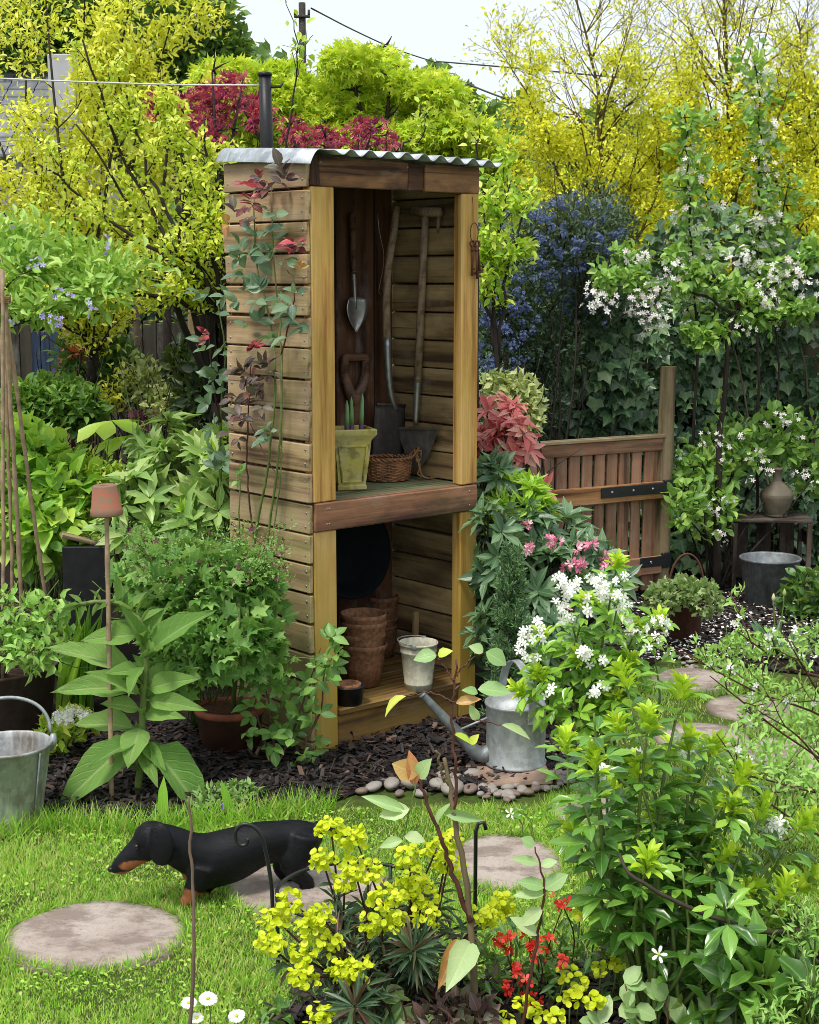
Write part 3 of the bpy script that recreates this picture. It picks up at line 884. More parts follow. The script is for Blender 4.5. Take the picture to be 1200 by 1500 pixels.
# twine trailing from the basket
tw = sthing('jute_twine', 'loose tangle of brown jute twine trailing from the basket handle along the shelf', 'twine', o0 + np.array((0.100, -0.055, 0)), -0.35)
mb = MB()
for k in range(5):
    pts = [(-0.015, 0.002, 0.112), (-0.004 + random.uniform(-.006, .006), -0.006, 0.08), (random.uniform(-.006, .006), -0.008, 0.045), (0.004 + random.uniform(-.01, .01), -0.01, 0.02), (0.03 + random.uniform(-.01, .01), -0.014 + random.uniform(-.01, .01), 0.006), (0.06 + random.uniform(-.02, .02), 0.0, 0.004), (0.085 + random.uniform(-.02, .01), 0.01 + random.uniform(-.01, .01), 0.005 + random.uniform(0, .01))]
    tube(mb, spline(pts, 30), 0.0021, 5)
for k in range(4):
    a = random.uniform(0, 6); r = random.uniform(.012, .02)
    tube(mb, [(0.0 + r * math.cos(a + t) * .6, -0.006 + r * math.sin(a + t) * .5, 0.088 + r * math.sin(t) * 1.2) for t in np.linspace(0, 5.5, 18)], 0.002, 5)
mb.build('strand', M['twine'], tw)

# keys on the right post
o0 = sray(694, 300, 'y', -0.004)
kr = sthing('key_ring', 'bunch of rusty old keys on a wire ring hanging on the right post', 'keys', o0)
P = lambda x, y, k=0.0: rel(sray(x, y, 'y', -0.006 - k), o0)
mb = MB(); tube(mb, [P(692, 288), P(693, 300), P(693, 326)], 0.0012, 5); mb.build('hanging_wire', M['rust'], kr)
c = P(694, 341)
mb = MB(); tube(mb, [c + (0.019 * math.cos(t), -.003, 0.034 * math.sin(t)) for t in np.linspace(0, 2 * PI, 28)[:-1]], 0.0018, 6, close=True); mb.build('ring', M['rust'], kr)
for k, (dx, ln, lean) in enumerate(((-0.010, 0.115, -0.002), (0.003, 0.125, 0.004), (0.013, 0.105, 0.012))):
    mb = MB(); b = c + np.array((dx, -0.006 - 0.006 * (k % 2), -0.034))
    tube(mb, [b + (0.012 * math.cos(t), 0, 0.010 * math.sin(t) - 0.004) for t in np.linspace(0, 2 * PI, 18)[:-1]], 0.0032, 6, close=True)
    e = b + np.array((lean, 0, -ln))
    tube(mb, [b + (0, 0, -.013), b * .5 + e * .5, e], [0.0046, 0.0042, 0.0044], 8)
    tube(mb, [b + (lean * .1, 0, -.022), b + (lean * .12, 0, -.028)], [0.0065, 0.0065], 8)
    cbox(mb, (0.017, 0.004, 0.010), e + np.array((0.009, 0, 0.010)), 0.0008); cbox(mb, (0.012, 0.004, 0.006), e + np.array((0.008, 0, 0.024)), 0.0008)
    mb.build('key', M['rust'], kr)

# ---- lower compartment
FZ = 0.1415
o0 = sray(506, 800, 'y', SD - 0.075); o0[2] = FZ
tb = sthing('enamel_basin', 'big round dark enamel basin leaning on its rim at the shed back', 'basin', o0, 0.0)
mb = MB(); lathe(mb, [(0, 0), (0.115, 0.0), (0.13, 0.006), (0.165, 0.065), (0.18, 0.072), (0.184, 0.068), (0.180, 0.064), (0.170, 0.060), (0.136, -0.0), (0.12, -0.004), (0, -0.004)], 40)
mb.build('basin_body', M['enamel'], tb, True, (0.0, 0.028, sray(506, 806, 'y', SD - 0.06)[2] - FZ), rot=(R(80), 0, 0))

def fibre_pot(mb, z, r0, r1, h):
    lathe(mb, [(0, z + 0.003), (r0 - .004, z + .003), (r1 - 0.006, z + h - .002), (r1 - 0.003, z + h + .002), (r1, z + h), (r1 + .001, z + h - .012), (r1 - .003, z + h - .016), (r0 + (r1 - r0) * .5, z + h * .5), (r0, z + .001), (0, z)], 28, wob=0.0009)
def fibre_stack(l, label, n, r0, r1, h, step, tilt=0.0):
    st = sthing('fibre_pot_stack', label, 'plant pots', l, random.uniform(0, 3), 'stacks of fibre pots in the shed')
    z = 0.0
    for k in range(n):
        mb = MB(); fibre_pot(mb, 0, r0 * random.uniform(.98, 1.02), r1 * random.uniform(.98, 1.02), h)
        mb.build('pot', M['fibre'], st, True, (random.uniform(-.002, .002), random.uniform(-.002, .002), z), rot=(random.uniform(-.06, .06) + tilt, random.uniform(-.06, .06), 0))
        z += step * random.uniform(.75, 1.25)
    return st
fibre_stack(sray(533, 1003, 'z', FZ), 'front stack of nested brown fibre pots beside the cream bucket', 4, 0.056, 0.083, 0.15, 0.038)
fibre_stack(sray(561, 962, 'z', FZ), 'second brown fibre pot stack standing behind the cream bucket', 4, 0.042, 0.060, 0.125, 0.04)
fibre_stack(sray(515, 968, 'z', FZ), 'brown fibre pots half hidden behind the front stack', 3, 0.044, 0.062, 0.13, 0.032)
fibre_stack(sray(541, 930, 'z', FZ), 'dim fibre pots in the far back corner under the basin', 4, 0.044, 0.062, 0.14, 0.038)
o0 = sray(511, 1030, 'z', FZ + .003)
dp = sthing('low_plastic_pot', 'low dark plastic pot beside the left post at the shed floor edge', 'plant pot', o0)
mb = MB(); lathe(mb, [(0, 0.001), (0.045, 0.0), (0.055, 0.060), (0.059, 0.062), (0.059, 0.066), (0.053, 0.066), (0.050, 0.045), (0, 0.042)], 28); mb.build('pot_body', M['plastic'], dp)
mb = MB(); fibre_pot(mb, 0.043, 0.034, 0.043, 0.028); mb.build('fibre_liner', M['fibre'], dp)
o0 = sray(613, 1009, 'z', FZ + .001)
cb = sthing('cream_bucket', 'small cream enamel bucket with banded sides on the shed floor', 'bucket', o0, 0.6)
mb = MB(); lathe(mb, [(0, 0.006), (0.043, 0.006), (0.045, 0.0), (0.047, 0.0), (0.0485, 0.020), (0.0505, 0.022), (0.051, 0.026), (0.0500, 0.028), (0.0625, 0.135), (0.0645, 0.137), (0.0652, 0.142), (0.0640, 0.144), (0.0665, 0.163), (0.070, 0.165), (0.071, 0.170), (0.069, 0.173), (0.0655, 0.170), (0.062, 0.135), (0.046, 0.012), (0, 0.010)], 40)
mb.build('bucket_body', M['cream'], cb)
mb = MB()
for s in (-1, 1): cbox(mb, (0.006, 0.02, 0.02), (s * 0.070, 0, 0.168), 0.002)
tube(mb, [(0.072 * math.cos(t), 0.074 * math.sin(t), 0.176 + 0.004 * math.sin(t)) for t in np.linspace(0, PI, 24)], 0.0022, 6)
mb.build('handle', M['galv'], cb)
o0 = np.array((SW - 0.03, 0.30, FZ)); 
sk = sthing('wooden_batten', 'short upright wooden batten leaning inside the lower shed corner', 'batten', o0)
mb = MB(); cbox(mb, (0.20, 0.018, 0.022), (0, 0, 0), 0.002); mb.build('batten_body', M['inner'], sk, False, (-0.006, 0, 0.1), rot=(0, -PI / 2 + .04, 0))
# ------------------------------------------------------------------ ground
from mathutils.geometry import tessellate_polygon
def ground_mat(name, cols, scale, bstr=0.6, bd=0.02):
    m = Mat(name); v = m.n('TexCoord').outputs['Object']
    n1 = m.noise(v, scale, 6, 0.65); n2 = m.noise(v, scale * 7, 5, 0.6)
    c = m.ramp(m.math('ADD', m.math('MULTIPLY', n1, 0.6), m.math('MULTIPLY', n2, 0.4)), [(0.3, cols[0]), (0.5, cols[1]), (0.7, cols[2])])
    return m.done(m.pbsdf(c, 0.95, 0, 0.15, n2, bstr, bd))
M['earth'] = ground_mat('lawn soil and moss', [(0.035, 0.04, 0.012), (0.06, 0.09, 0.018), (0.09, 0.14, 0.025)], 6)
M['mulch'] = ground_mat('dark bark mulch', [(0.008, 0.006, 0.006), (0.018, 0.013, 0.012), (0.04, 0.026, 0.02)], 25)
def sheet(name, pts, z, mat, kind='structure'):
    v = [Vector((p[0], p[1], z)) for p in pts]
    mb = MB(); mb.add(np.array([x[:] for x in v]), tessellate_polygon([v]))
    o = mb.build(name, mat, None, False); o['kind'] = kind
    return o
mb = MB(); xs = np.linspace(-1, 1, 2)
mb.add([(-400, -20, 0), (400, -20, 0), (400, 700, 0), (-400, 700, 0)], None, [(0, 1, 2, 3)])
gr = mb.build('ground', M['earth'], None, False); gr['kind'] = 'structure'
edge = [(-300, 1232), (-60, 1228), (60, 1206), (190, 1214), (330, 1200), (480, 1180), (545, 1156), (700, 1165), (830, 1132), (865, 1060), (905, 1010), (970, 965), (1060, 975), (1260, 1000)]
bed_poly = [gp(*e)[:2] for e in edge] + [np.array((6, 6.5)), np.array((7, 12)), np.array((-7, 12)), np.array((-6, 4.2))]
bed = sheet('planting_bed', bed_poly, 0.008, M['mulch'])
bed2_px = [(330, 1640), (400, 1478), (520, 1448), (700, 1440), (840, 1420), (980, 1385), (1270, 1330), (1400, 1640)]
bed2_poly = [gp(*e)[:2] for e in bed2_px]
bed2 = sheet('front_bed', bed2_poly, 0.008, M['mulch'])

def inside(p, poly):
    x, y = p[:, 0], p[:, 1]; r = np.zeros(len(p), bool); n = len(poly)
    for i in range(n):
        x0, y0 = poly[i][:2]; x1, y1 = poly[(i + 1) % n][:2]
        if y0 == y1: continue
        r ^= ((y0 > y) != (y1 > y)) & (x < (x1 - x0) * (y - y0) / (y1 - y0) + x0)
    return r

# stepping stones
def stone_mat():
    m = Mat('sandstone'); v = m.coords()
    n1 = m.noise(v, 5, 6, 0.62); n2 = m.noise(m.coords((6, 9, 6)), 1.0, 8, 0.72); n3 = m.noise(v, 60, 5, 0.7)
    c = m.ramp(n1, [(0.3, (0.30, 0.235, 0.20)), (0.5, (0.42, 0.35, 0.305)), (0.7, (0.50, 0.435, 0.39))])
    c = m.mix(m.math('MULTIPLY', m.val(n2, 0.47, 0.58), 0.75), c, (0.20, 0.15, 0.125))
    c = m.mix(m.math('MULTIPLY', m.val(n3, 0.55, 0.72), 0.5), c, (0.14, 0.11, 0.09))
    g = m.n('SeparateXYZ', {0: m.n('TexCoord').outputs['Generated']})
    dx, dy = m.math('SUBTRACT', g.outputs[0], .5), m.math('SUBTRACT', g.outputs[1], .5)
    rad = m.math('MULTIPLY', m.math('SQRT', m.math('ADD', m.math('MULTIPLY', dx, dx), m.math('MULTIPLY', dy, dy))), 2.0)
    rim = m.val(m.math('ADD', rad, m.math('MULTIPLY', m.math('SUBTRACT', n1, .5), .35)), .84, .97)      # soil and moss worked in at the edge
    c = m.mix(m.math('MULTIPLY', rim, .75), c, m.mix(n3, (0.10, 0.085, 0.05), (0.12, 0.13, 0.05)))
    sp = m.n('TexVoronoi', {'Vector': v, 'Scale': 55.0}).outputs['Distance']
    c = m.mix(m.math('MULTIPLY', m.val(sp, .16, .05), .55), c, (0.09, 0.07, 0.055))
    n4 = m.noise(v, 260, 3, .7)
    c = m.mix(m.math('MULTIPLY', m.val(n4, .52, .62), .35), c, m.mix(1.0, c, (.5, .48, .46), 'MULTIPLY'))
    h = m.math('ADD', n2, m.math('ADD', m.math('MULTIPLY', n3, 0.35), m.math('MULTIPLY', n4, .2)))
    return m.done(m.pbsdf(c, 0.72, 0, 0.3, h, 0.7, 0.009))
M['stone'] = stone_mat()
stones = []
def stepping(px, py, hw, hh, label, rough=0.05):
    c = gp(px, py); rx = abs(gp(px + hw, py)[0] - c[0]); ry = (gp(px, py - hh)[1] - gp(px, py + hh)[1]) / 2
    mb = MB(); n = 56; a = np.arange(n) * 2 * PI / n
    w = 1 + rough * (np.sin(a * 3 + px) * .5 + np.sin(a * 5 + py) * .4 + np.sin(a * 11 + px) * .2 + np.sin(a * 19 + py) * .14)
    prof = [(1.03, -0.03), (1.01, 0.004), (0.985, 0.011), (0.95, 0.0135), (0.7, 0.014), (0.4, 0.0145), (0.15, 0.014)]
    v = []
    for r, z in prof:
        zz = z + (rng.normal(0, .0006, n) if r < .9 else 0)
        v.append(np.stack([rx * r * w * np.cos(a), ry * r * w * np.sin(a), np.full(n, z) + (zz - z)], 1))
    v.append(np.array([[0, 0, 0.014]])); v = np.concatenate(v)
    q = [(i * n + j, i * n + (j + 1) % n, (i + 1) * n + (j + 1) % n, (i + 1) * n + j) for i in range(len(prof) - 1) for j in range(n)]
    k = (len(prof) - 1) * n
    t = [(k + j, k + (j + 1) % n, k + n) for j in range(n)]
    mb.add(v, t, q)
    o = mb.build('stepping_stone', M['stone'], None, True, (c[0], c[1], 0.0))
    tag(o, label, 'stepping stone', 'stepping stones in the lawn')
    stones.append((c[0], c[1], rx, ry))
stepping(141, 1375, 134, 52, 'large pale round stepping stone in the grass in front of the dog')
stepping(452, 1305, 124, 42, 'round stepping stone beneath the dog')
stepping(738, 1268, 88, 42, 'round stepping stone between the euphorbia and the watering can')
stepping(862, 1192, 62, 26, 'stepping stone half hidden by the choisya beside the pebbles')
stepping(1015, 1000, 62, 18, 'brown stepping stone nearest the rusty pot on the path')
stepping(1105, 1040, 70, 20, 'middle stepping stone on the path behind the choisya')
stepping(1030, 1085, 70, 24, 'stepping stone on the path overhung by choisya shoots')
stepping(1165, 1110, 75, 26, 'stepping stone at the right edge among thin red twigs')

def in_stone(p, g=1.0):
    r = np.zeros(len(p), bool)
    for x, y, rx, ry in stones: r |= ((p[:, 0] - x) / (rx * g)) ** 2 + ((p[:, 1] - y) / (ry * g)) ** 2 < 1
    return r

# bark chips on the beds
def chips(poly, n, box, name, cols):
    p = np.stack([rng.uniform(box[0], box[1], n), rng.uniform(box[2], box[3], n)], 1)
    p = p[inside(p, poly) & ~in_stone(p, 1.05)]; n = len(p)
    T = (np.array([(-.5, 0, 0), (.45, .0, .1), (.5, 1, 0), (-.4, .95, .05), (-.45, .05, .35), (.4, .05, .4), (.42, .92, .3), (-.35, .9, .38)]),
         np.zeros((0, 3), int), np.array([(4, 5, 6, 7), (0, 1, 5, 4), (1, 2, 6, 5), (2, 3, 7, 6), (3, 0, 4, 7)]), np.zeros((8, 2)))
    d = rdir(n); d[:, 2] *= 0.28
    up = rdir(n) * 0.35 + np.array((0, 0, 1.0))
    L = rng.uniform(0.012, 0.05, n); W = L * rng.uniform(0.15, 0.5, n)
    mb = MB(); put(mb, T, np.column_stack([p, 0.006 + rng.random(n) ** 2 * 0.022]), d, up, L, W, None, rng.uniform(.12, .3, n))
    m = Mat(name + ' chips'); r = m.n('SeparateXYZ', {0: m.n('Attribute', attribute_name='leafco').outputs['Vector']}).outputs[2]
    c = m.ramp(r, cols); v = m.n('TexCoord').outputs['Object']
    return mb.build(name, m.done(m.pbsdf(c, 0.6, 0, 0.4, m.noise(v, 160, 4), 0.5, 0.002)), None, False, kind='stuff')
barkcols = [(0.0, (0.010, 0.009, 0.010)), (0.45, (0.022, 0.018, 0.018)), (0.80, (0.036, 0.024, 0.021)), (0.95, (0.075, 0.042, 0.032)), (1.0, (0.20, 0.13, 0.09))]
o = chips(bed_poly, 15000, (-1.3, 0.75, 3.75, 5.2), 'bark_mulch', barkcols); tag(o, 'dark bark mulch chips over the bed round the shed', 'bark mulch', kind='stuff')
o = chips(bed2_poly, 5000, (-0.4, 1.1, 2.7, 3.4), 'bark_mulch', barkcols); tag(o, 'dark bark mulch under the yellow and red front flowers', 'bark mulch', kind='stuff')
o = chips(bed_poly, 7000, (0.75, 2.4, 5.6, 7.6), 'bark_mulch', barkcols); tag(o, 'dark petal-strewn mulch in front of the crate', 'bark mulch', kind='stuff')

# pebbles edging the bed
M['pebble'] = flat_mat('river pebble', (0.30, 0.27, 0.24), 0.6, 0.45, 22)
M['pebbleb'] = flat_mat('brown pebble', (0.20, 0.145, 0.12), 0.6, 0.45, 22)
M['tile'] = flat_mat('worn terracotta tile', (0.27, 0.185, 0.14), 0.75, 0.35, 16)
import bmesh
_ico = bmesh.new(); bmesh.ops.create_icosphere(_ico, subdivisions=2, radius=1.0)
ICO_V = np.array([v.co[:] for v in _ico.verts]); ICO_F = np.array([[v.index for v in f.verts] for f in _ico.faces]); _ico.free()
peb_me = []
for k in range(6):
    lv = rdir(5); lw = rng.uniform(-.25, .25, 5)
    v = ICO_V * (1 + np.exp(-2.5 * (1 - ICO_V @ lv.T)) @ lw)[:, None]
    mb = MB(); mb.add(v, ICO_F); peb_me.append(mb.mesh('pebble', M['pebble' if k % 3 else 'pebbleb']))
ped = thing('pebble_edging', 'row of rounded pebbles edging the bark bed round the watering can', 'pebble edging', gp(700, 1160))
pc = np.array(ped.location)
def pebble(px, py, s, big=False):
    p = gp(px, py) - pc; o = bpy.data.objects.new('pebble', random.choice(peb_me)); link(o, ped)
    r = s * 4.3 / F_PX / 2
    o.location = (p[0], p[1], r * 0.42 + .006); o.scale = (r * random.uniform(.95, 1.2), r * random.uniform(.7, 1.0), r * random.uniform(.5, .65)); o.rotation_euler = (random.uniform(-.15, .15), random.uniform(-.15, .15), random.uniform(0, 6))
for px, py, s in ((548, 1160, 26), (575, 1157, 34), (606, 1155, 44), (585, 1168, 18), (640, 1158, 38), (664, 1163, 40), (617, 1168, 20), (652, 1144, 26), (672, 1146, 22), (690, 1140, 26), (665, 1133, 18), (688, 1163, 26), (690, 1128, 20), (560, 1150, 16), (530, 1165, 20)):
    pebble(px, py, s)
for k in range(70):
    f = random.random()
    px = 700 + 140 * f + random.uniform(-6, 6); py = 1166 - 36 * f ** 1.6 + random.uniform(-10, 8) + (8 if f > .3 else 0)
    pebble(px, py, random.uniform(9, 19))
for k in range(46):
    pebble(random.uniform(800, 838), random.uniform(1090, 1148), random.uniform(8, 17))
for k in range(60):
    pebble(random.uniform(1000, 1090), random.uniform(966, 990), random.uniform(8, 14))
ti = thing('slab_tile', 'flat brown slab under the watering can', 'slab', gp(745, 1140), (0, 0, 0.1))
mb = MB(); cbox(mb, (0.25, 0.18, 0.024), (0.0, 0.0, 0.014), 0.006, 0.004); mb.build('slab_body', M['tile'], ti, False)

# grass: one mass of blades
lawn_poly = [gp(*e)[:2] for e in [(-260, 1640), (-260, 1245), (0, 1236), (80, 1216), (190, 1219), (330, 1205), (480, 1185), (530, 1164), (640, 1174), (720, 1179), (800, 1171), (846, 1150), (880, 1060), (920, 1012), (980, 975), (1060, 985), (1270, 1010), (1330, 1100), (1330, 1330), (980, 1390), (840, 1425), (700, 1445), (520, 1452), (410, 1480), (350, 1640)]]
M['grass'] = leaf_mat('grass blade', [(0.07, 0.20, 0.012), (0.14, 0.34, 0.022), (0.22, 0.45, 0.04), (0.36, 0.50, 0.08), (0.48, 0.42, 0.20)], 0.5, 0.3, 0.4, 0.0, ns=8)
T_GRASS = (np.array([(-.5, 0, 0), (.5, 0, 0), (-.4, .5, -.06), (.4, .5, -.06), (0, 1, -.34)]), np.array([(0, 1, 3), (0, 3, 2), (2, 3, 4)]), np.zeros((0, 4), int), np.array([(-1, 0), (1, 0), (-1, .5), (1, .5), (0, 1)], float))
def turf(n, box, lmin, lmax, poly, mb, near_edge=False):
    p = np.stack([rng.uniform(box[0], box[1], n), rng.uniform(box[2], box[3], n)], 1)
    p = p[inside(p, poly) & ~in_stone(p, 0.985)]
    worn = .5 + .5 * np.sin(p[:, 0] * 6.1 + 1.3 * np.sin(p[:, 1] * 5)) * np.sin(p[:, 1] * 7.3 + 1.1 * np.sin(p[:, 0] * 9))
    p = p[rng.random(len(p)) < .5 + .5 * worn]
    n = len(p); cen = p[rng.integers(0, n, n // 18)]                     # loose tufts
    k_ = rng.random(n) < .3; p[k_] = cen[rng.integers(0, len(cen), k_.sum())] + rng.normal(0, .006, (k_.sum(), 2))
    n = len(p)
    d = rng.normal(0, 0.42, (n, 3)); d[:, 2] = 1.0
    ln = rng.uniform(lmin, lmax, n) * (0.75 + 0.5 * np.sin(p[:, 0] * 7) * np.sin(p[:, 1] * 9 + 1))
    rnd = np.clip(rng.normal(0.42, 0.24, n) + 0.2 * np.sin(p[:, 0] * 5 + 2) * np.cos(p[:, 1] * 6), 0, 0.99)
    put(mb, T_GRASS, np.column_stack([p, np.zeros(n)]), d, rdir(n), ln, rng.uniform(0.0016, 0.0034, n), rnd, rng.uniform(.3, 1.6, n))
mb = MB()
turf(270000, (-1.5, 1.5, 2.85, 4.35), 0.011, 0.028, lawn_poly, mb)
turf(11000, (-1.5, 1.5, 2.85, 4.35), 0.025, 0.045, lawn_poly, mb)
turf(40000, (0.4, 2.2, 4.2, 6.2), 0.02, 0.05, lawn_poly, mb)
# longer unmown fringe along the bed edge and round the stones
fr = []
for (a, b) in zip([(-60, 1240), (60, 1214), (190, 1220), (330, 1206)], [(60, 1214), (190, 1220), (330, 1206), (480, 1188)]):
    A, B = gp(*a)[:2], gp(*b)[:2]; k = int(700 * np.linalg.norm(B - A) / 0.3)
    fr.append(A + (B - A) * rng.random((k, 1)) + rng.normal(0, 0.022, (k, 2)))
fr = np.concatenate(fr); fr = fr[~in_stone(fr)]; n = len(fr)
d = rng.normal(0, 0.45, (n, 3)); d[:, 2] = 1
put(mb, T_GRASS, np.column_stack([fr, np.zeros(n)]), d, rdir(n), rng.uniform(0.035, 0.095, n), rng.uniform(0.002, 0.004, n), None, rng.uniform(.4, 1.6, n))
for x, y, rx, ry in stones[:4]:
    k = 1500; a = rng.uniform(0, 2 * PI, k)
    p = np.stack([x + rx * 1.0 * np.cos(a), y + ry * 1.0 * np.sin(a), np.zeros(k)], 1)
    d = np.stack([-np.cos(a) * .35, -np.sin(a) * .35, np.full(k, .8)], 1) + rng.normal(0, .45, (k, 3))
    put(mb, T_GRASS, p, d, rdir(k), rng.uniform(0.02, 0.05, k), rng.uniform(0.002, 0.004, k), None, rng.uniform(.4, 1.5, k))
nC = 5200; pC = np.stack([rng.uniform(-1.4, 1.2, nC), rng.uniform(2.9, 4.3, nC)], 1); pC = pC[inside(pC, lawn_poly) & ~in_stone(pC) & (np.sin(pC[:, 0] * 8 + 1) * np.sin(pC[:, 1] * 10) > -.1)]; nC = len(pC)   # clover and moss
put(mb, T_RND, np.column_stack([pC, rng.uniform(.008, .022, nC)]), rdir(nC) * (1, 1, .3), rng.normal(0, .3, (nC, 3)) + (0, 0, 1), rng.uniform(.006, .013, nC), rng.uniform(.006, .012, nC), rng.uniform(0, .45, nC))
g = mb.build('grass', M['grass'], None, True, kind='stuff'); tag(g, 'bright green lawn grass round the stepping stones', 'grass', kind='stuff')

# ------------------------------------------------------------------ metal, pots and posts round the shed
def arch(mb, w, h, r, plane='x', n=20, z0=0.0, seg=8, p=1.0):
    t = np.linspace(0, PI, n)
    a, b = w * np.cos(t), z0 + h * np.sin(t) ** p
    pts = np.stack([a, 0 * a, b], 1) if plane == 'x' else np.stack([0 * a, a, b], 1)
    tube(mb, pts, r, seg)
# watering can
wc = thing('watering_can', 'round galvanised watering can with tall arched handle standing on pebbles', 'watering can', gp(755, 1129) + (0, 0, .028), (0, 0, 0.12))
mb = MB(); H = 0.205
lathe(mb, [(0, 0.006), (0.094, 0.006), (0.098, 0.0), (0.101, 0.002), (0.101, 0.008), (0.0955, 0.012), (0.0965, 0.10), (0.0975, H - 0.012), (0.1005, H - 0.008), (0.102, H - 0.002), (0.100, H + .003), (0.096, H), (0.090, H - .004)], 64, dent=.005)
mb.build('body', M['galv'], wc)
mb = MB(); lathe(mb, [(0.097, H - .004), (0.092, H + .006), (0.078, H + .022), (0.055, H + .032), (0.028, H + .037), (0.0, H + .038)], 40)
# the top cover leaves a filling mouth at the back; the dome is cut there
tp = mb.build('top_cover', M['galv'], wc)
mb = MB(); lathe(mb, [(0.0, .0), (.008, .001), (.0085, .006), (.005, .012), (0, .0125)], 14); mb.build('lid_knob', M['galv'], wc, True, (-0.012, -0.01, H + .0365))
mb = MB()
def strap(mb, pts, w, th, side):
    pts = np.asarray(pts); tan = nrm(np.gradient(pts, axis=0)); side = np.asarray(side, float); up = np.cross(tan, side)
    v = np.concatenate([pts + side * w + up * th, pts - side * w + up * th, pts - side * w - up * th, pts + side * w - up * th]).reshape(4, -1, 3).transpose(1, 0, 2).reshape(-1, 3)
    n = len(pts); q = [(i * 4 + j, i * 4 + (j + 1) % 4, i * 4 + 4 + (j + 1) % 4, i * 4 + 4 + j) for i in range(n - 1) for j in range(4)] + [(3, 2, 1, 0), ((n - 1) * 4, (n - 1) * 4 + 1, (n - 1) * 4 + 2, (n - 1) * 4 + 3)]
    mb.add(v, None, q)
strap(mb, spline([(0.034, -0.098, H - 0.035), (0.034, -0.101, H - 0.005), (0.030, -0.10, H + 0.06), (0.014, -0.070, H + 0.118), (-0.004, -0.01, H + 0.140), (-0.020, 0.05, H + 0.110), (-0.028, 0.085, H + 0.05), (-0.030, 0.094, H - 0.01)], 30), 0.0135, 0.0022, nrm((1, 0.25, 0)))
sharp(mb.build('handle', M['galv'], wc), 40)
mb = MB(); cbox(mb, (0.030, 0.004, 0.034), (0.034, -0.0985, H - 0.032), 0.002); mb.build('handle_bracket', M['galv'], wc, False)
A = at(700, 1100, wc.location[1]) - np.array(wc.location); B = at(619, 1014, wc.location[1]) - np.array(wc.location)
mb = MB(); pts = spline([(-0.082, 0, 0.035), (A[0] * 1.05, 0, A[2] * 1.0), (A[0] * .5 + B[0] * .5, 0, A[2] * .5 + B[2] * .5 - .004), (B[0], 0, B[2])], 16)
tube(mb, pts, np.linspace(0.030, 0.0115, 16), 14, cap=False)
tube(mb, [pts[-1], pts[-1] + (-.004, 0, .004)], [0.0135, 0.0135], 14)
mb.build('spout', M['galvdark'], wc)
mb = MB(); tube(mb, [(-0.090, -0.01, H - 0.045), pts[9]], 0.004, 6); mb.build('spout_brace', M['galv'], wc)

# galvanised bucket at the left edge
bl = thing('galvanised_bucket', 'weathered galvanised bucket with raised handle on the grass edge at the left', 'bucket', gp(17, 1206), (0, 0.0, 0.3))
mb = MB(); lathe(mb, [(0, 0.012), (0.082, 0.012), (0.084, 0.0), (0.087, 0.001), (0.089, 0.018), (0.121, 0.235), (0.125, 0.237), (0.1265, 0.243), (0.1235, 0.247), (0.1195, 0.243), (0.117, 0.225), (0.088, 0.03), (0, 0.022)], 64, dent=.009)
mb.build('bucket_body', galv_mat('stained zinc', (0.44, 0.46, 0.46), 0.55, (0.17, 0.13, 0.085), 0.85), bl)
mb = MB(); tube(mb, [(.062, -.066, .02), (.085, -.09, .235)], .0028, 6); mb.build('seam', M['galv'], bl)
mb = MB(); lathe(mb, [(0, 0.175), (0.108, 0.172)], 32, wob=0.002); mb.build('potting_soil', M['soil'], bl)
mb = MB(); arch(mb, 0.128, 0.122, 0.0055, 'x', 28, 0.236, 8, 0.75); o = mb.build('handle', M['galv'], bl); o.rotation_euler = (R(-12), 0, 0); o.location = (0, 0.045, 0.0)
for s in (-1, 1):
    mb = MB(); tube(mb, [(s * .118, 0, .215), (s * .130, 0, .240), (s * .130, 0, .262)], [0.010, 0.012, 0.008], 8)
    mb.build('handle_ear', M['galv'], bl)

# rusty tub with sweet peas, wigwam of canes
tub_c = gp(-8, 1072)
tub = thing('rusty_tub', 'wide dark rusty metal tub behind the galvanised bucket', 'tub', tub_c)
mb = MB(); lathe(mb, [(0, 0.012), (0.185, 0.01), (0.188, 0.0), (0.192, 0.004), (0.222, 0.235), (0.229, 0.240), (0.230, 0.248), (0.224, 0.250), (0.219, 0.242), (0.212, 0.205), (0, 0.20)], 64, dent=.008)
mb.build('tub_body', M['rusty'], tub)
mb = MB(); lathe(mb, [(0, 0.222), (0.213, 0.216)], 40, wob=0.002); mb.build('potting_soil', M['soil'], tub)
M['cane'] = flat_mat('bamboo cane', (0.33, 0.235, 0.14), 0.6, 0.4, 25)
wg = thing('cane_wigwam', 'wigwam of bamboo canes standing in the rusty tub', 'cane wigwam', tub_c + (0, 0, .222))
wb = np.array(wg.location)
for (x0, y0, x1, y1, dy) in ((4, 395, 5, 985, -.10), (6, 430, 20, 900, .05), (8, 440, 33, 905, .0), (10, 470, 72, 915, .10), (2, 400, -40, 960, .0), (3, 420, -70, 930, .1)):
    a, b = at(x0, y0, wb[1] + dy * .2) - wb, at(x1, y1, wb[1] + dy) - wb
    b[2] = max(b[2], -0.01)
    k = b + (a - b) * (b[2] + .0) / max(b[2] - a[2], 1e-3) if False else b
    if b[2] > 0: d_ = (b - a) / (a[2] - b[2]); b = b + d_ * (b[2] + 0.01)
    n = 19; pts = a + (b - a) * np.linspace(0, 1, n)[:, None] + rng.normal(0, .0012, (n, 3))
    mb = MB(); tube(mb, pts, np.where(np.arange(n) % 3 == 0, 0.0088, 0.0072) * random.uniform(.85, 1.05), 8); mb.build('cane', M['cane'], wg)
mb = MB(); c = at(7, 440, wb[1]) - wb
for k in range(4): tube(mb, [c + (0.020 * math.cos(t), 0.020 * math.sin(t), k * .006 - t * .0015) for t in np.linspace(0, 2 * PI, 18)[:-1]], 0.0025, 5, close=True)
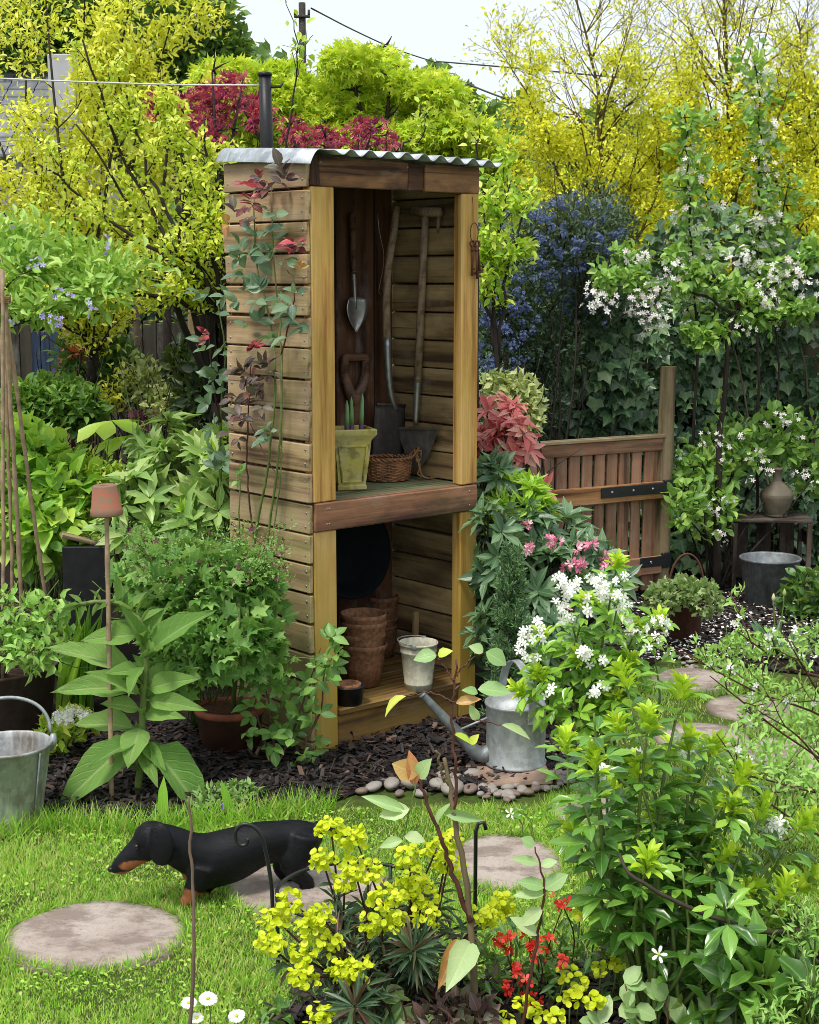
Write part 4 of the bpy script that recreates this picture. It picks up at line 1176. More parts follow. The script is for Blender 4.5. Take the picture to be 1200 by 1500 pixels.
mb.build('twine_binding', M['twine'], wg)

# flower pot upturned on a cane
cb_ = gp(164, 1176)
uc = thing('cane_stake', 'single bamboo cane standing in the bark behind the big-leaved plant', 'cane', cb_)
tp_ = at(156, 735, cb_[1] + .04) - cb_
mb = MB(); n = 16; pts = tp_ * np.linspace(0, 1, n)[:, None]; pts[0, 2] = -.02
tube(mb, pts, np.where(np.arange(n) % 4 == 0, 0.0085, 0.007), 8); mb.build('cane_body', M['cane'], uc)
up_ = thing('terracotta_pot', 'small mossy terracotta pot upside down on top of a cane', 'plant pot', cb_ + tp_ + (0, 0, -0.040), (0.03, -0.04, 0))
mb = MB(); lathe(mb, [(0.041, 0.0), (0.0475, 0.0), (0.0485, 0.003), (0.0475, 0.020), (0.0445, 0.022), (0.0365, 0.088), (0.034, 0.091), (0.006, 0.091), (0.006, 0.084), (0.032, 0.084), (0.040, 0.022), (0.041, 0.0)], 32)
m = Mat('mossy terracotta'); v = m.coords(); c = m.mix(m.val(m.noise(v, 14, 5), .42, .62), (0.34, 0.125, 0.075), (0.20, 0.14, 0.10)); c = m.mix(m.math('MULTIPLY', m.val(m.noise(v, 40, 4), .5, .65), .6), c, (0.17, 0.17, 0.10))
mb.build('pot_body', m.done(m.pbsdf(c, .85, 0, .2, m.noise(v, 90, 4), .4, .002)), up_)

# raised bed with decking boards and black end board, behind on the left
rb = thing('raised_bed', 'raised bed with ribbed decking board and black painted end board', 'raised bed', at(90, 930, 5.6) * (1, 1, 0))
rb0 = np.array(rb.location)
def board_between(name, mat, a, b, h, th, parent, origin):
    a, b = np.asarray(a, float), np.asarray(b, float); L = np.linalg.norm(b - a); d = (b - a) / L
    mb = MB(); cbox(mb, (L, th, h), (0, 0, 0), .003, .001)
    return mb.build(name, mat, parent, False, (a + b) / 2 - origin, rot=(0, -math.asin(d[2]), math.atan2(d[1], d[0])))
deck = wood_mat('grey ribbed decking', (0.36, 0.29, 0.20), (0.27, 0.21, 0.14), (0.12, 0.09, 0.06))
A, B = at(-60, 830, 5.25), at(98, 903, 5.55)
for k in range(7):
    board_between('deck_rib', deck, A + (0, .0, -.016 * k), B + (0, 0, -.016 * k), 0.011, 0.028, rb, rb0)
mb = MB(); a = at(92, 800, 5.55); w = at(158, 800, 5.55)[0] - a[0]
cbox(mb, (w, 0.03, a[2] + .02), (a[0] + w / 2, a[1], a[2] / 2 - .01) - rb0, .003); mb.build('end_board', flat_mat('black stained board', (0.012, 0.013, 0.014), .6, .4, 30), rb, False)
board_between('cap_board', deck, at(90, 783, 5.56), at(165, 800, 5.62), 0.016, 0.07, rb, rb0)

# big brown glazed pot by the shed side
gpot_c = gp(338, 1096)
bp = thing('glazed_pot', 'large dark brown glazed pot with terracotta rim beside the shed', 'plant pot', gpot_c)
mb = MB(); lathe(mb, [(0, 0.01), (0.085, 0.008), (0.088, 0.0), (0.094, 0.004), (0.104, 0.05), (0.110, 0.10), (0.1105, 0.128)], 44); mb.build('pot_body', M['glazed'], bp)
mb = MB(); lathe(mb, [(0.108, 0.126), (0.117, 0.128), (0.121, 0.136), (0.120, 0.146), (0.114, 0.151), (0.106, 0.150), (0.103, 0.14), (0.0, 0.137)], 44); mb.build('rim', M['terra'], bp)
mb = MB(); lathe(mb, [(0, 0.147), (0.06, 0.145), (0.104, 0.142)], 36, wob=0.003); mb.build('potting_soil', flat_mat('dry brown soil', (0.13, 0.065, 0.04), .95, .5, 120, 0, .2, 1.0), bp)

# ------------------------------------------------------------------ gate, post, crate and pots at the right
pb = gp(966, 872)
gpst = thing('gate_post', 'tall weathered round wooden gate post', 'post', pb)
tpp = at(979, 537, pb[1]) - pb
mb = MB(); n = 14; zz = np.linspace(-.02, 1, n)
def xpost(parent, name, mat, a, b, r0, r1):
    """log whose grain runs along its own X"""
    a, b = np.asarray(a, float), np.asarray(b, float); L = np.linalg.norm(b - a); d = Vector((b - a) / L)
    n = 12; mb = MB(); tube(mb, np.stack([np.linspace(0, L, n), rng.normal(0, .0012, n), rng.normal(0, .0012, n)], 1), np.linspace(r0, r1, n) * rng.uniform(.985, 1.015, n), 14)
    o = mb.build(name, mat, parent); o.location = tuple(a); o.rotation_euler = d.to_track_quat('X', 'Z').to_euler()
    return sharp(o, 50)
xpost(gpst, 'post_body', M['log'], (0, 0, -.03), tpp, 0.044, 0.040)
GR = at(968, 640, pb[1] - .02); GL = at(784, 656, 7.02)
gt = thing('garden_gate', 'low brown slatted wooden gate with black strap hinges', 'gate', (GR[0], GR[1], 0), (0, 0, math.atan2(GL[1] - GR[1], GL[0] - GR[0])))
gl = math.hypot(GL[0] - GR[0], GL[1] - GR[1]); GT = (GR[2] + GL[2]) / 2
nb = 10
for k in range(nb):
    w = gl / nb
    o = plank('gate_board', M['gate'], (GT - 0.07 + random.uniform(-.004, .004), 0.016, w * random.uniform(.76, .86)), (0.04 + w * (k + .45), 0.0, (GT + 0.07) / 2 - .03), 'z', .003, .0012, gt)
o = plank('gate_rail', M['gate'], (gl + .02, .035, .062), (gl / 2, 0.0, GT - .028), 'x', .003, .001, gt)
o = plank('top_cap', M['log'], (gl + .04, .06, .018), (gl / 2, 0.0, GT + .012), 'x', .003, .001, gt)
zr = GT - 0.255
plank('gate_rail', M['gaterail'], (gl, .03, .085), (gl / 2, .0265, zr), 'x', .004, .001, gt)
plank('gate_rail', M['gate'], (gl, .03, .085), (gl / 2, .0265, 0.17), 'x', .004, .001, gt)
plank('gate_stile', M['gate'], (GT - .08, .03, .06), (0.03, -.024, GT / 2), 'z', .004, .001, gt)
for zz, hl_ in ((zr + .012, .40), (0.19, .15)):
    mb = MB(); cbox(mb, (hl_, .006, .05), (hl_ / 2 - .005, .046, zz), .002); cbox(mb, (0.05, .02, .075), (-0.02, .040, zz), .003)
    h = mb.build('strap_hinge', M['black'], gt, False)
    for bx in (.08, .2, .33):
        if bx > hl_: continue
        mb = MB(); lathe(mb, [(0, .004), (.005, .003), (.007, 0)], 8); mb.build('bolt', M['nail'], h, True, (bx, .049, zz), rot=(-PI / 2, 0, 0))

cr0 = gp(1128, 868)
cr = thing('wooden_crate', 'old dark wooden crate standing on its end by the ivy', 'crate', cr0, (0, 0, -0.08))
cw, chh, cd = 0.185, at(1128, 762, cr0[1])[2], 0.26
for sx in (-1, 1):
    for sy in (0, 1):
        plank('corner_post', M['crate'], (chh - .02, .022, .022), (sx * cw, sy * cd, chh / 2 - .006), 'z', .002, .001, cr)
for j in range(3): plank('top_board', M['crate'], (cw * 2 + .04, cd / 3, .014), (0, -.005 + cd / 6 + j * (cd / 3 + .004), chh - .006), 'x', .002, .001, cr)
for xx in (-.12, 0.0, .12): plank('back_slat', M['crate'], (chh - .04, .01, .075), (xx, cd + .015, chh / 2), 'z', .002, .001, cr)
for sx in (-1, 1):
    for zz in (.10, .26): plank('side_slat', M['crate'], (cd, .01, .07), (sx * (cw + .014), cd / 2, zz), 'y', .002, .001, cr)
gt0 = gp(1126, 886)
gtb = thing('zinc_tub', 'dull grey zinc tub standing in front of the dark crate', 'tub', gt0)
mb = MB(); lathe(mb, [(0, 0.01), (0.108, 0.01), (0.110, 0.0), (0.114, 0.004), (0.142, 0.225), (0.148, 0.228), (0.150, 0.236), (0.145, 0.240), (0.139, 0.232), (0.112, 0.03), (0, 0.02)], 60, dent=.009); mb.build('tub_body', M['galvdark'], gtb)
jg = thing('stoneware_jug', 'ribbed brown stoneware jug with a loop handle on the crate', 'jug', cr0 + (0.045, .12, chh + .0015), (0, 0, .3))
pr = [(0, .002), (.05, 0), (.055, .004)]
for k in range(14):
    f = k / 13; r = 0.055 + 0.033 * math.sin(PI * min(f * 1.15, 1) * .62) if f < .55 else 0.088 - 0.062 * ((f - .55) / .45) ** 1.6
    pr += [(r, .012 + f * .165), (r - .0022, .012 + f * .165 + .006)]
pr += [(.022, .195), (.023, .235), (.028, .240), (.028, .252), (.021, .254), (.018, .24), (.018, .2)]
mb = MB(); lathe(mb, pr, 32); mb.build('jug_body', M['stoneware'], jg)
mb = MB(); tube(mb, spline([(-.022, 0, .228), (-.048, 0, .236), (-.062, 0, .215), (-.058, 0, .185), (-.05, 0, .165)], 14), .007, 8); mb.build('handle', M['stoneware'], jg)
rp0 = gp(1003, 938)
rp = thing('rusty_bucket', 'tall rusty brown bucket planted with ivy, with a hoop handle', 'bucket', rp0)
mb = MB(); lathe(mb, [(0, .01), (.062, .008), (.064, 0), (.067, .004), (.076, .19), (.080, .192), (.081, .199), (.077, .202), (.073, .195), (.07, .17), (0, .165)], 32); mb.build('bucket_body', M['rust'], rp)
mb = MB(); arch(mb, .082, .20, .005, 'x', 26, .19, 7, .8); mb.build('handle', M['rust'], rp, rot=(0, 0, .15))
ch0 = gp(778, 1000)
cp = thing('terracotta_pot', 'terracotta pot of the little conifer behind the watering can', 'plant pot', ch0)
mb = MB(); lathe(mb, [(0, .003), (.07, 0), (.085, .10), (.092, .102), (.093, .128), (.085, .13), (.08, .1), (0, .098)], 30); mb.build('pot_body', M['terra'], cp)

# pole and washing line behind the shed, telegraph pole and wires
pl0 = at(391, 700, 6.1) * (1, 1, 0)
po = thing('line_pole', 'dark metal washing line pole rising behind the shed roof', 'pole', pl0)
tz = at(388, 110, 6.1)
mb = MB(); a = at(391, 212, 6.1) - pl0; b = tz - pl0
tube(mb, [(a[0], 0, 0), a, b], [.026, .026, .025], 14); mb.build('pole_body', M['plastic'], po)
mb = MB(); lathe(mb, [(.0255, -.004), (.029, -.003), (.029, .008), (.020, .012), (0, .012)], 18); mb.build('cap', M['plastic'], po, True, b)
mb = MB(); hk = at(393, 127, 6.1) - pl0; tube(mb, [hk, hk + (.05, -.01, 0), hk + (.058, -.012, .014)], .006, 6); mb.build('hook', M['iron'], po)
wl = thing('washing_line', 'thin pale washing line strung across to the left', 'washing line', at(380, 125, 6.08))
mb = MB(); q0 = np.array(wl.location)
pts = np.array([at(380, 125, 6.08), at(250, 124, 6.0), at(120, 120, 5.9), at(0, 115, 5.8), at(-120, 109, 5.7)]) - q0
tube(mb, spline(pts, 24), .0033, 5); mb.build('line_cord', flat_mat('white cord', (.65, .65, .62), .7, .15), wl)
tg0 = at(449, 600, 34) * (1, 1, 0)
tg = thing('telegraph_pole', 'distant telegraph pole showing above the green maple', 'telegraph pole', tg0)
tz2 = at(450, 4, 34)[2]
mb = MB(); tube(mb, [(0, 0, 0), (0, 0, tz2)], [.11, .075], 10); mb.build('pole_body', M['oldfence'], tg)
mb = MB(); cbox(mb, (.35, .06, .06), (0, -.08, tz2 - .3), .01)
for sx in (-.15, .15): tube(mb, [(sx, -.08, tz2 - .28), (sx, -.08, tz2 - .16)], [.03, .025], 8)
mb.build('insulator_bar', M['oldfence'], tg)
for k, (pts, lab) in enumerate((([(456, 12, 34), (520, 45, 40), (580, 72, 46), (640, 92, 52)], 'telephone wire running from the telegraph pole down behind the maple'), ([(640, 90, 30), (760, 100, 27), (900, 113, 25), (1010, 122, 24)], 'thin dark cable crossing the pale sky above the golden trees'), ([(655, 110, 24), (720, 137, 22), (790, 160, 20), (900, 190, 18)], 'lower thin cable crossing the pale sky beside the maple'))):
    q0 = at(*pts[0]); wv_ = thing('overhead_wire', lab, 'wire', q0, group='overhead wires')
    mb = MB(); tube(mb, spline([at(*p) - q0 for p in pts], 20), .013 if k else .02, 4); mb.build('wire_strand', M['plastic'], wv_)
# house behind the trees at the left
hs0 = at(20, 700, 17) * (1, 1, 0)
hs = thing('house', 'grey roofed house end showing through the yellow tree', 'house', hs0)
rf = flat_mat('grey slate', (.17, .18, .19), .7, .35, 4); rw = flat_mat('pale render', (.46, .46, .46), .9, .12, 3)
x0, x1 = at(-260, 300, 17)[0] - hs0[0], at(75, 300, 17)[0] - hs0[0]
ze, zr_ = at(0, 205, 17)[2], at(0, 125, 17)[2] + .5
mb = MB(); mb.add([(x0, 0, 0), (x1, 0, 0), (x1, 4, 0), (x0, 4, 0), (x0, 0, ze), (x1, 0, ze), (x1, 4, ze), (x0, 4, ze), (x1, 2, zr_), (x0, 2, zr_)], [(5, 6, 8), (4, 9, 7)], [(0, 1, 5, 4), (1, 2, 6, 5), (2, 3, 7, 6), (3, 0, 4, 7)])
mb.build('wall', rw, hs, False)
roof = bpy.data.objects.new('roof', None); link(roof, hs)
nr = 12
for r in range(nr):
    f0, f1 = r / nr, (r + 1.15) / nr
    yy0, yy1 = -.25 + 2.25 * f0, -.25 + 2.25 * min(f1, 1); z0 = ze - .22 + (zr_ - ze + .22) * f0; z1 = ze - .22 + (zr_ - ze + .22) * min(f1, 1)
    n = 9
    for k in range(n):
        xa = x0 - .1 + (x1 - x0 + .3) * k / n; xb = x0 - .1 + (x1 - x0 + .3) * (k + 1) / n - .012
        mb = MB(); mb.add([(xa, yy0, z0 + .05), (xb, yy0, z0 + .05), (xb, yy1, z1 + .03), (xa, yy1, z1 + .03), (xa, yy0, z0 + .02), (xb, yy0, z0 + .02), (xb, yy1, z1), (xa, yy1, z1)], None, [(0, 1, 2, 3), (4, 7, 6, 5), (0, 4, 5, 1), (1, 5, 6, 2), (3, 7, 4, 0)])
        mb.build('slate', rf, roof, False)
mb = MB(); mb.add([(x0 - .1, 2, zr_ + .03), (x1 + .2, 2, zr_ + .03), (x1 + .2, 4.25, ze - .2), (x0 - .1, 4.25, ze - .2)], None, [(0, 1, 2, 3)]); mb.build('roof_back', rf, hs, False)
mb = MB(); a = at(62, 130, 16.9) - hs0; cbox(mb, (.30, .35, 1.2), (a[0], 1.0, a[2] - .1), .01); mb.build('chimney', rw, hs, False)
# ------------------------------------------------------------------ planting helpers
def cl(px, py, Y, rx, rz, ry=None):
    """clump seen at pixel (px, py), Y metres off, rx by rz pixels in half size"""
    k = Y / F_PX
    return at(px, py, Y), (rx * k, (ry if ry is not None else 0.8 * rx * k), rz * k)

def bark_mat(name, a, b):
    m = Mat(name); v = m.n('TexCoord').outputs['Object']
    n = m.noise(m.n('Mapping', {'Vector': v, 'Scale': (30, 30, 7)}).outputs[0], 1.0, 5, .65)
    return m.done(m.pbsdf(m.mix(m.val(n, .3, .7), a, b), .85, 0, .25, n, .6, .004))
M['bark'] = bark_mat('dark bark', (.018, .014, .012), (.055, .042, .034))
M['barkg'] = bark_mat('grey brown bark', (.09, .07, .05), (.20, .155, .11))
M['barkt'] = bark_mat('golden brown twig bark', (.07, .05, .02), (.17, .125, .05))
M['stemg'] = flat_mat('green stem', (.13, .19, .045), .5, .3, 30)
M['stemr'] = flat_mat('red brown stem', (.10, .035, .025), .5, .35, 40)
M['stemd'] = flat_mat('dark stem', (.045, .035, .022), .7, .35, 40)

def near_site(root_loc, lst): return [np.asarray(x) - root_loc for x in lst]

def stems_mesh(root, base, ends, mat, r0=.008, r1=.0025, bow=.08, n=9, name='stem', twigs=0):
    mb = MB()
    for e in ends:
        b = base + rng.normal(0, .02, 3) * (1, 1, 0); mid = (b + e) / 2 + rng.normal(0, bow * np.linalg.norm(e - b), 3) * (1, 1, .3) + np.array((0, 0, .06 * np.linalg.norm(e - b)))
        pts = spline([b, mid, e], n); tube(mb, pts, np.linspace(r0, r1, n), 5, rnd=random.random())
        for k in range(twigs):
            i = random.randint(n // 2, n - 1); L = np.linalg.norm(e - b) * random.uniform(.12, .3)
            w = wander(pts[i], nrm(pts[-1] - pts[0]) + rdir(1)[0] * .9, L, 4, .15, .1); tube(mb, w, np.linspace(r1 * 1.2, r1 * .5, 5), 4)
    return mb.build(name, mat, root)

def split_leaves(root, T, mat, pos, d, up, L, W, nobj=0, name='leaf', rnd=None, zs=(.5, 1.5), rest='foliage', camdist=True):
    """the nobj leaves that show largest become parts, the rest one mass"""
    pos = np.asarray(pos); n = len(pos); L = np.broadcast_to(L, (n,)).copy(); W = np.broadcast_to(W, (n,)).copy()
    d = np.broadcast_to(d, (n, 3)); up = np.broadcast_to(up, (n, 3))
    o = np.array(root.location)
    if nobj:
        score = L / np.linalg.norm(pos + o - np.array((0, 0, CAM_H)), axis=1) * (1.0 + 0.6 * (pos + o)[:, 1].min() / (pos + o)[:, 1])
        # leaves on the camera's side of the plant first
        score = score - 0.02 * ((pos + o)[:, 1] - (pos + o)[:, 1].mean()) / max((pos + o)[:, 1].std(), 1e-3) * L.mean()
        idx = np.argsort(-score); a, b = idx[:nobj], idx[nobj:]
        ms = [T_mesh(name, T, mat, 1, 1, z, r) for z, r in ((zs[0], .15), (zs[1], .5), ((zs[0] + zs[1]) / 2, .85))]
        for i in a:
            ob = bpy.data.objects.new(name, random.choice(ms)); link(ob, root); orient(ob, pos[i], d[i], up[i], (W[i], L[i], L[i]))
    else: b = np.arange(n)
    if len(b):
        mb = MB(); put(mb, T, pos[b], d[b], up[b], L[b], W[b], rnd if rnd is None or np.isscalar(rnd) else rnd[b], rng.uniform(*zs, len(b)))
        mb.build(rest, mat, root, True, kind='stuff')

def shrub(name, label, cat, clumps, T, mat, n, L, asp=.6, base=None, stem=None, out=.6, zup=.35, jit=.6, shell=.55, lump=.25, stems=7, nobj=0, rest='foliage', group=None, face=.6, r0=.008, twigs=2, zs=(.4, 1.5)):
    c0 = clumps[0][0]
    b = np.array((c0[0], c0[1], 0.0)) if base is None else np.asarray(base, float)
    root = thing(name, label, cat, b, group=group)
    ar = np.array([r[0] * r[2] + r[0] * r[1] for _, r in clumps]); cnt = np.maximum((n * ar / ar.sum()).astype(int), 3)
    P, O = [], []
    for (c, r), k in zip(clumps, cnt):
        p, o = blob(k, c, r, shell, lump); P.append(p); O.append(o)
    P = np.concatenate(P) - b; O = np.concatenate(O)
    ok = P[:, 2] + b[2] > 0.015; P, O = P[ok], O[ok]; m_ = len(P)
    d = nrm(O * out + np.array((0, 0, zup)) + rng.normal(0, jit, (m_, 3)))
    up = nrm(O * .5 + np.array((0, 0, face)) + rng.normal(0, .5, (m_, 3)))
    ln = rng.uniform(L[0], L[1], m_)
    split_leaves(root, T, mat, P, d, up, ln, ln * asp * rng.uniform(.85, 1.15, m_), nobj, rest=rest, zs=zs)
    if stem is not None and stems:
        ends = []
        for (c, r), k in zip(clumps, cnt):
            for s in range(max(2, int(stems * k / cnt.max()))):
                ends.append(c + rdir(1)[0] * np.array(r) * .7 - b)
        stems_mesh(root, np.zeros(3), ends, stem, r0=r0, twigs=twigs)
    return root, b

def rosettes(P, A, k, L, W, el=(.15, .55)):
    """k leaves fanned round axis A at each site; returns pos, d, up, L, W"""
    n = len(P); P = np.repeat(P, k, 0); A = np.repeat(nrm(A), k, 0)
    ref = np.where(np.abs(A[:, 2:3]) > .9, np.array([[1., 0, 0]]), np.array([[0, 0, 1.]]))
    u = nrm(np.cross(A, ref)); v = np.cross(A, u)
    ph = (np.tile(np.arange(k), n) * 2.399 + np.repeat(rng.uniform(0, 6.28, n), k))[:, None]
    rad = u * np.cos(ph) + v * np.sin(ph)
    e = rng.uniform(el[0], el[1], n * k)[:, None] * 1.57
    d = rad * np.cos(e) + A * np.sin(e) + rng.normal(0, .12, (n * k, 3))
    up = A * np.cos(e) - rad * np.sin(e) + rng.normal(0, .12, (n * k, 3))
    ln = rng.uniform(L[0], L[1], n * k)
    return P + d * .004, nrm(d), nrm(up), ln, ln * rng.uniform(W[0], W[1], n * k)

def blossoms(root, T, mat, P, N, R0, name='blossom', kind='stuff'):
    n = len(P); mb = MB(); d = np.cross(N, rdir(n)); rr = rng.uniform(*R0, n)
    put(mb, T, P, d, N, rr, rr, None, rng.uniform(.5, 1.4, n)); return mb.build(name, mat, root, True, kind=kind)

def clusters(cen, k, spread):
    c = np.repeat(np.asarray(cen), k, 0); o = rdir(len(c)); return c + o * spread * rng.random((len(c), 1)) ** .5, nrm(o + np.array((0, -.5, .35)))

# leaf colours (dark -> light)
M['lime'] = leaf_mat('lime maple leaf', [(.24, .36, .015), (.38, .50, .025), (.50, .58, .04), (.58, .60, .07)], .5, .3, .42, .1, mott=.2)
M['gold'] = leaf_mat('golden leaf', [(.44, .45, .012), (.54, .55, .02), (.60, .60, .035), (.62, .61, .10)], .5, .3, -.40, 0, mott=.1)
M['ylw'] = leaf_mat('yellow green leaf', [(.40, .44, .02), (.53, .54, .03), (.60, .59, .06), (.62, .60, .18)], .48, .35, .40, .15, mott=.1)
M['fresh'] = leaf_mat('fresh green leaf', [(.17, .32, .02), (.30, .46, .03), (.44, .54, .05), (.54, .56, .09)], .45, .4, .40, .2)
M['sol'] = leaf_mat('potato vine leaf', [(.15, .30, .04), (.27, .44, .07), (.40, .52, .14)], .45, .4, .38, .2)
M['redac'] = leaf_mat('crimson maple leaf', [(.14, .014, .06), (.28, .03, .09), (.45, .06, .10), (.55, .14, .14)], .5, .3, -.35, 0)
M['wood'] = leaf_mat('woodland leaf', [(.045, .10, .018), (.085, .17, .03), (.13, .23, .045)], .5, .3, .35, 0)
M['dark'] = leaf_mat('dark evergreen leaf', [(.012, .032, .012), (.022, .055, .018), (.04, .085, .025)], .4, .45, .2, .1)
M['ivy'] = leaf_mat('ivy leaf', [(.02, .055, .028), (.045, .11, .052), (.09, .18, .085), (.20, .31, .14)], .34, .42, .18, .35, 4)
M['cean'] = leaf_mat('ceanothus leaf', [(.030, .060, .036), (.05, .095, .055), (.09, .14, .085)], .4, .4, .2, .1)
M['blue'] = leaf_mat('blue ceanothus flower', [(.05, .07, .17), (.09, .12, .26), (.16, .20, .36)], .7, .2, -.25, 0)
M['white'] = leaf_mat('white petal', [(.68, .66, .62), (.80, .80, .76), (.84, .80, .80)], .6, .25, -.30, 0)
M['blossom'] = leaf_mat('apple blossom', [(.56, .48, .48), (.66, .63, .60), (.70, .69, .65), (.66, .55, .55)], .6, .25, -.28, 0)
M['apple'] = leaf_mat('apple leaf', [(.07, .18, .025), (.13, .27, .04), (.22, .38, .07), (.32, .46, .10)], .45, .4, .35, .3)
M['hyd'] = leaf_mat('hydrangea leaf', [(.09, .23, .02), (.18, .37, .035), (.30, .48, .06), (.42, .55, .09)], .42, .42, .35, .4)
M['mid'] = leaf_mat('mid green leaf', [(.035, .10, .018), (.065, .16, .028), (.11, .23, .045)], .42, .42, .3, .25)
M['vari'] = leaf_mat('variegated leaf', [(.20, .30, .08), (.45, .48, .20), (.60, .60, .32), (.28, .36, .10)], .45, .4, .3, 0)
M['rhod'] = leaf_mat('rhododendron leaf', [(.11, .22, .04), (.19, .33, .07), (.30, .45, .12), (.42, .50, .20)], .36, .5, .25, .5, 0.1)
M['rhodb'] = leaf_mat('blue green rhododendron leaf', [(.05, .12, .055), (.09, .18, .085), (.16, .27, .13)], .38, .5, .2, .4, 0.1)
M['ger'] = leaf_mat('geranium leaf', [(.07, .18, .035), (.12, .27, .055), (.20, .37, .09), (.30, .45, .13)], .5, .35, .35, .2)
M['pieris'] = leaf_mat('red pieris leaf', [(.50, .09, .10), (.60, .19, .17), (.62, .34, .28)], .42, .4, -.3, 0)
M['spike'] = leaf_mat('bright spiky leaf', [(.16, .34, .02), (.28, .46, .035), (.40, .56, .07)], .42, .4, .38, .1)
M['conif'] = leaf_mat('conifer needle', [(.07, .16, .075), (.12, .24, .11), (.22, .34, .14)], .5, .35, .25, 0)
M['lilac'] = leaf_mat('lilac flower', [(.33, .27, .60), (.48, .42, .72)], .6, .2, -.25, 0)
M['pink'] = leaf_mat('pink flower', [(.62, .14, .28), (.75, .28, .40), (.80, .55, .60)], .6, .2, -.25, 0)
M['maroon'] = leaf_mat('dusky maroon flower', [(.06, .012, .03), (.14, .04, .06)], .6, .2, -.2, 0)

# ------------------------------------------------------------------ far hill and woodland
ridge = [(-500, -60), (-200, -40), (0, -25), (120, -8), (230, 18), (300, 55), (360, 98), (450, 120), (650, 140), (760, 165), (860, 195), (980, 190), (1080, 170), (1300, 150), (1700, 140)]
rp_ = np.array([at(x, y, 95) for x, y in ridge])
mb = MB(); nX, nY = 90, 14; u = np.linspace(rp_[0, 0], rp_[-1, 0], nX); top = np.interp(u, rp_[:, 0], rp_[:, 2])
yy = np.linspace(55, 97, nY)
V = np.zeros((nY, nX, 3))
for j in range(nY):
    f = j / (nY - 1); V[j, :, 0] = u; V[j, :, 1] = yy[j]; V[j, :, 2] = -.5 + (top + .5) * f ** .8 + rng.normal(0, .25, nX) * f - 0.8 * f
i_, j_ = np.meshgrid(np.arange(nX - 1), np.arange(nY - 1)); a_ = (j_ * nX + i_).ravel()
mb.add(V.reshape(-1, 3), None, np.stack([a_, a_ + 1, a_ + nX + 1, a_ + nX], 1))
hl = mb.build('hill', ground_mat('wooded hillside', [(.03, .06, .015), (.05, .10, .025), (.08, .14, .04)], .12, .3, .5), None, True); hl['kind'] = 'structure'
n = 26000
fx, fy = rng.random(n) * (nX - 1), rng.random(n) ** .6 * (nY - 1); ix, iy = fx.astype(int), np.minimum(fy.astype(int), nY - 2)
p = V[iy, ix] + (V[iy + 1, np.minimum(ix + 1, nX - 1)] - V[iy, ix]) * np.stack([fx - ix, fy - iy, fy - iy], 1)
p[:, 2] += rng.random(n) * 2.2 * (1 + .6 * np.sin(p[:, 0] * .9) * np.sin(p[:, 0] * .37 + 1)) - .3
mb = MB(); put(mb, T_DIA, p, rdir(n, .4), rdir(n, .8), rng.uniform(.5, 1.1, n), rng.uniform(.4, .9, n))
o = mb.build('distant_wood', M['wood'], None, True, kind='stuff'); tag(o, 'far-off wood covering the hillside behind the garden', 'woodland', kind='stuff')

def crown_tree(name, label, Y, base_px, clumps, T, mat, n, L, asp, trunk_mat, r=.07, **kw):
    b = at(base_px, 700, Y) * (1, 1, 0)
    root = thing(name, label, 'tree', b)
    mb = MB(); cs = [c - b for c, _ in clumps]
    hub = np.mean(cs, 0) * (1, 1, .45)
    tube(mb, spline([(0, 0, -.05), hub * .5 + (.05, 0, 0), hub], 8), np.linspace(r, r * .7, 8), 8)
    for c in cs:
        w = spline([hub, (hub + c) / 2 + rng.normal(0, .08, 3), c + rng.normal(0, .05, 3)], 8); tube(mb, w, np.linspace(r * .5, r * .1, 8), 6)
        for k in range(7):
            tube(mb, wander(w[random.randint(4, 7)], rdir(1, .5)[0], random.uniform(.06, .16) * np.linalg.norm(c - hub) * .5, 5, .2, .0), np.linspace(r * .14, r * .03, 6), 4)
    mb.build('trunk', trunk_mat, root)
    ar = np.array([q[0] * q[2] for _, q in clumps]); P, O = [], []
    for (c, q), k in zip(clumps, (n * ar / ar.sum()).astype(int)):
        p, o = blob(k, c, q, kw.get('shell', .5), kw.get('lump', .4)); P.append(p); O.append(o)
    P = np.concatenate(P) - b; O = np.concatenate(O); m_ = len(P)
    d = nrm(O * .7 + np.array((0, 0, kw.get('zup', .1))) + rng.normal(0, .6, (m_, 3))); up = nrm(O * .4 + np.array((0, 0, .9)) + rng.normal(0, .45, (m_, 3)))
    ln = rng.uniform(*L, m_); mb = MB(); put(mb, T, P, d, up, ln, ln * asp, None, rng.uniform(.3, 1.5, m_)); mb.build('crown', mat, root, True, kind='stuff')
    return root, b

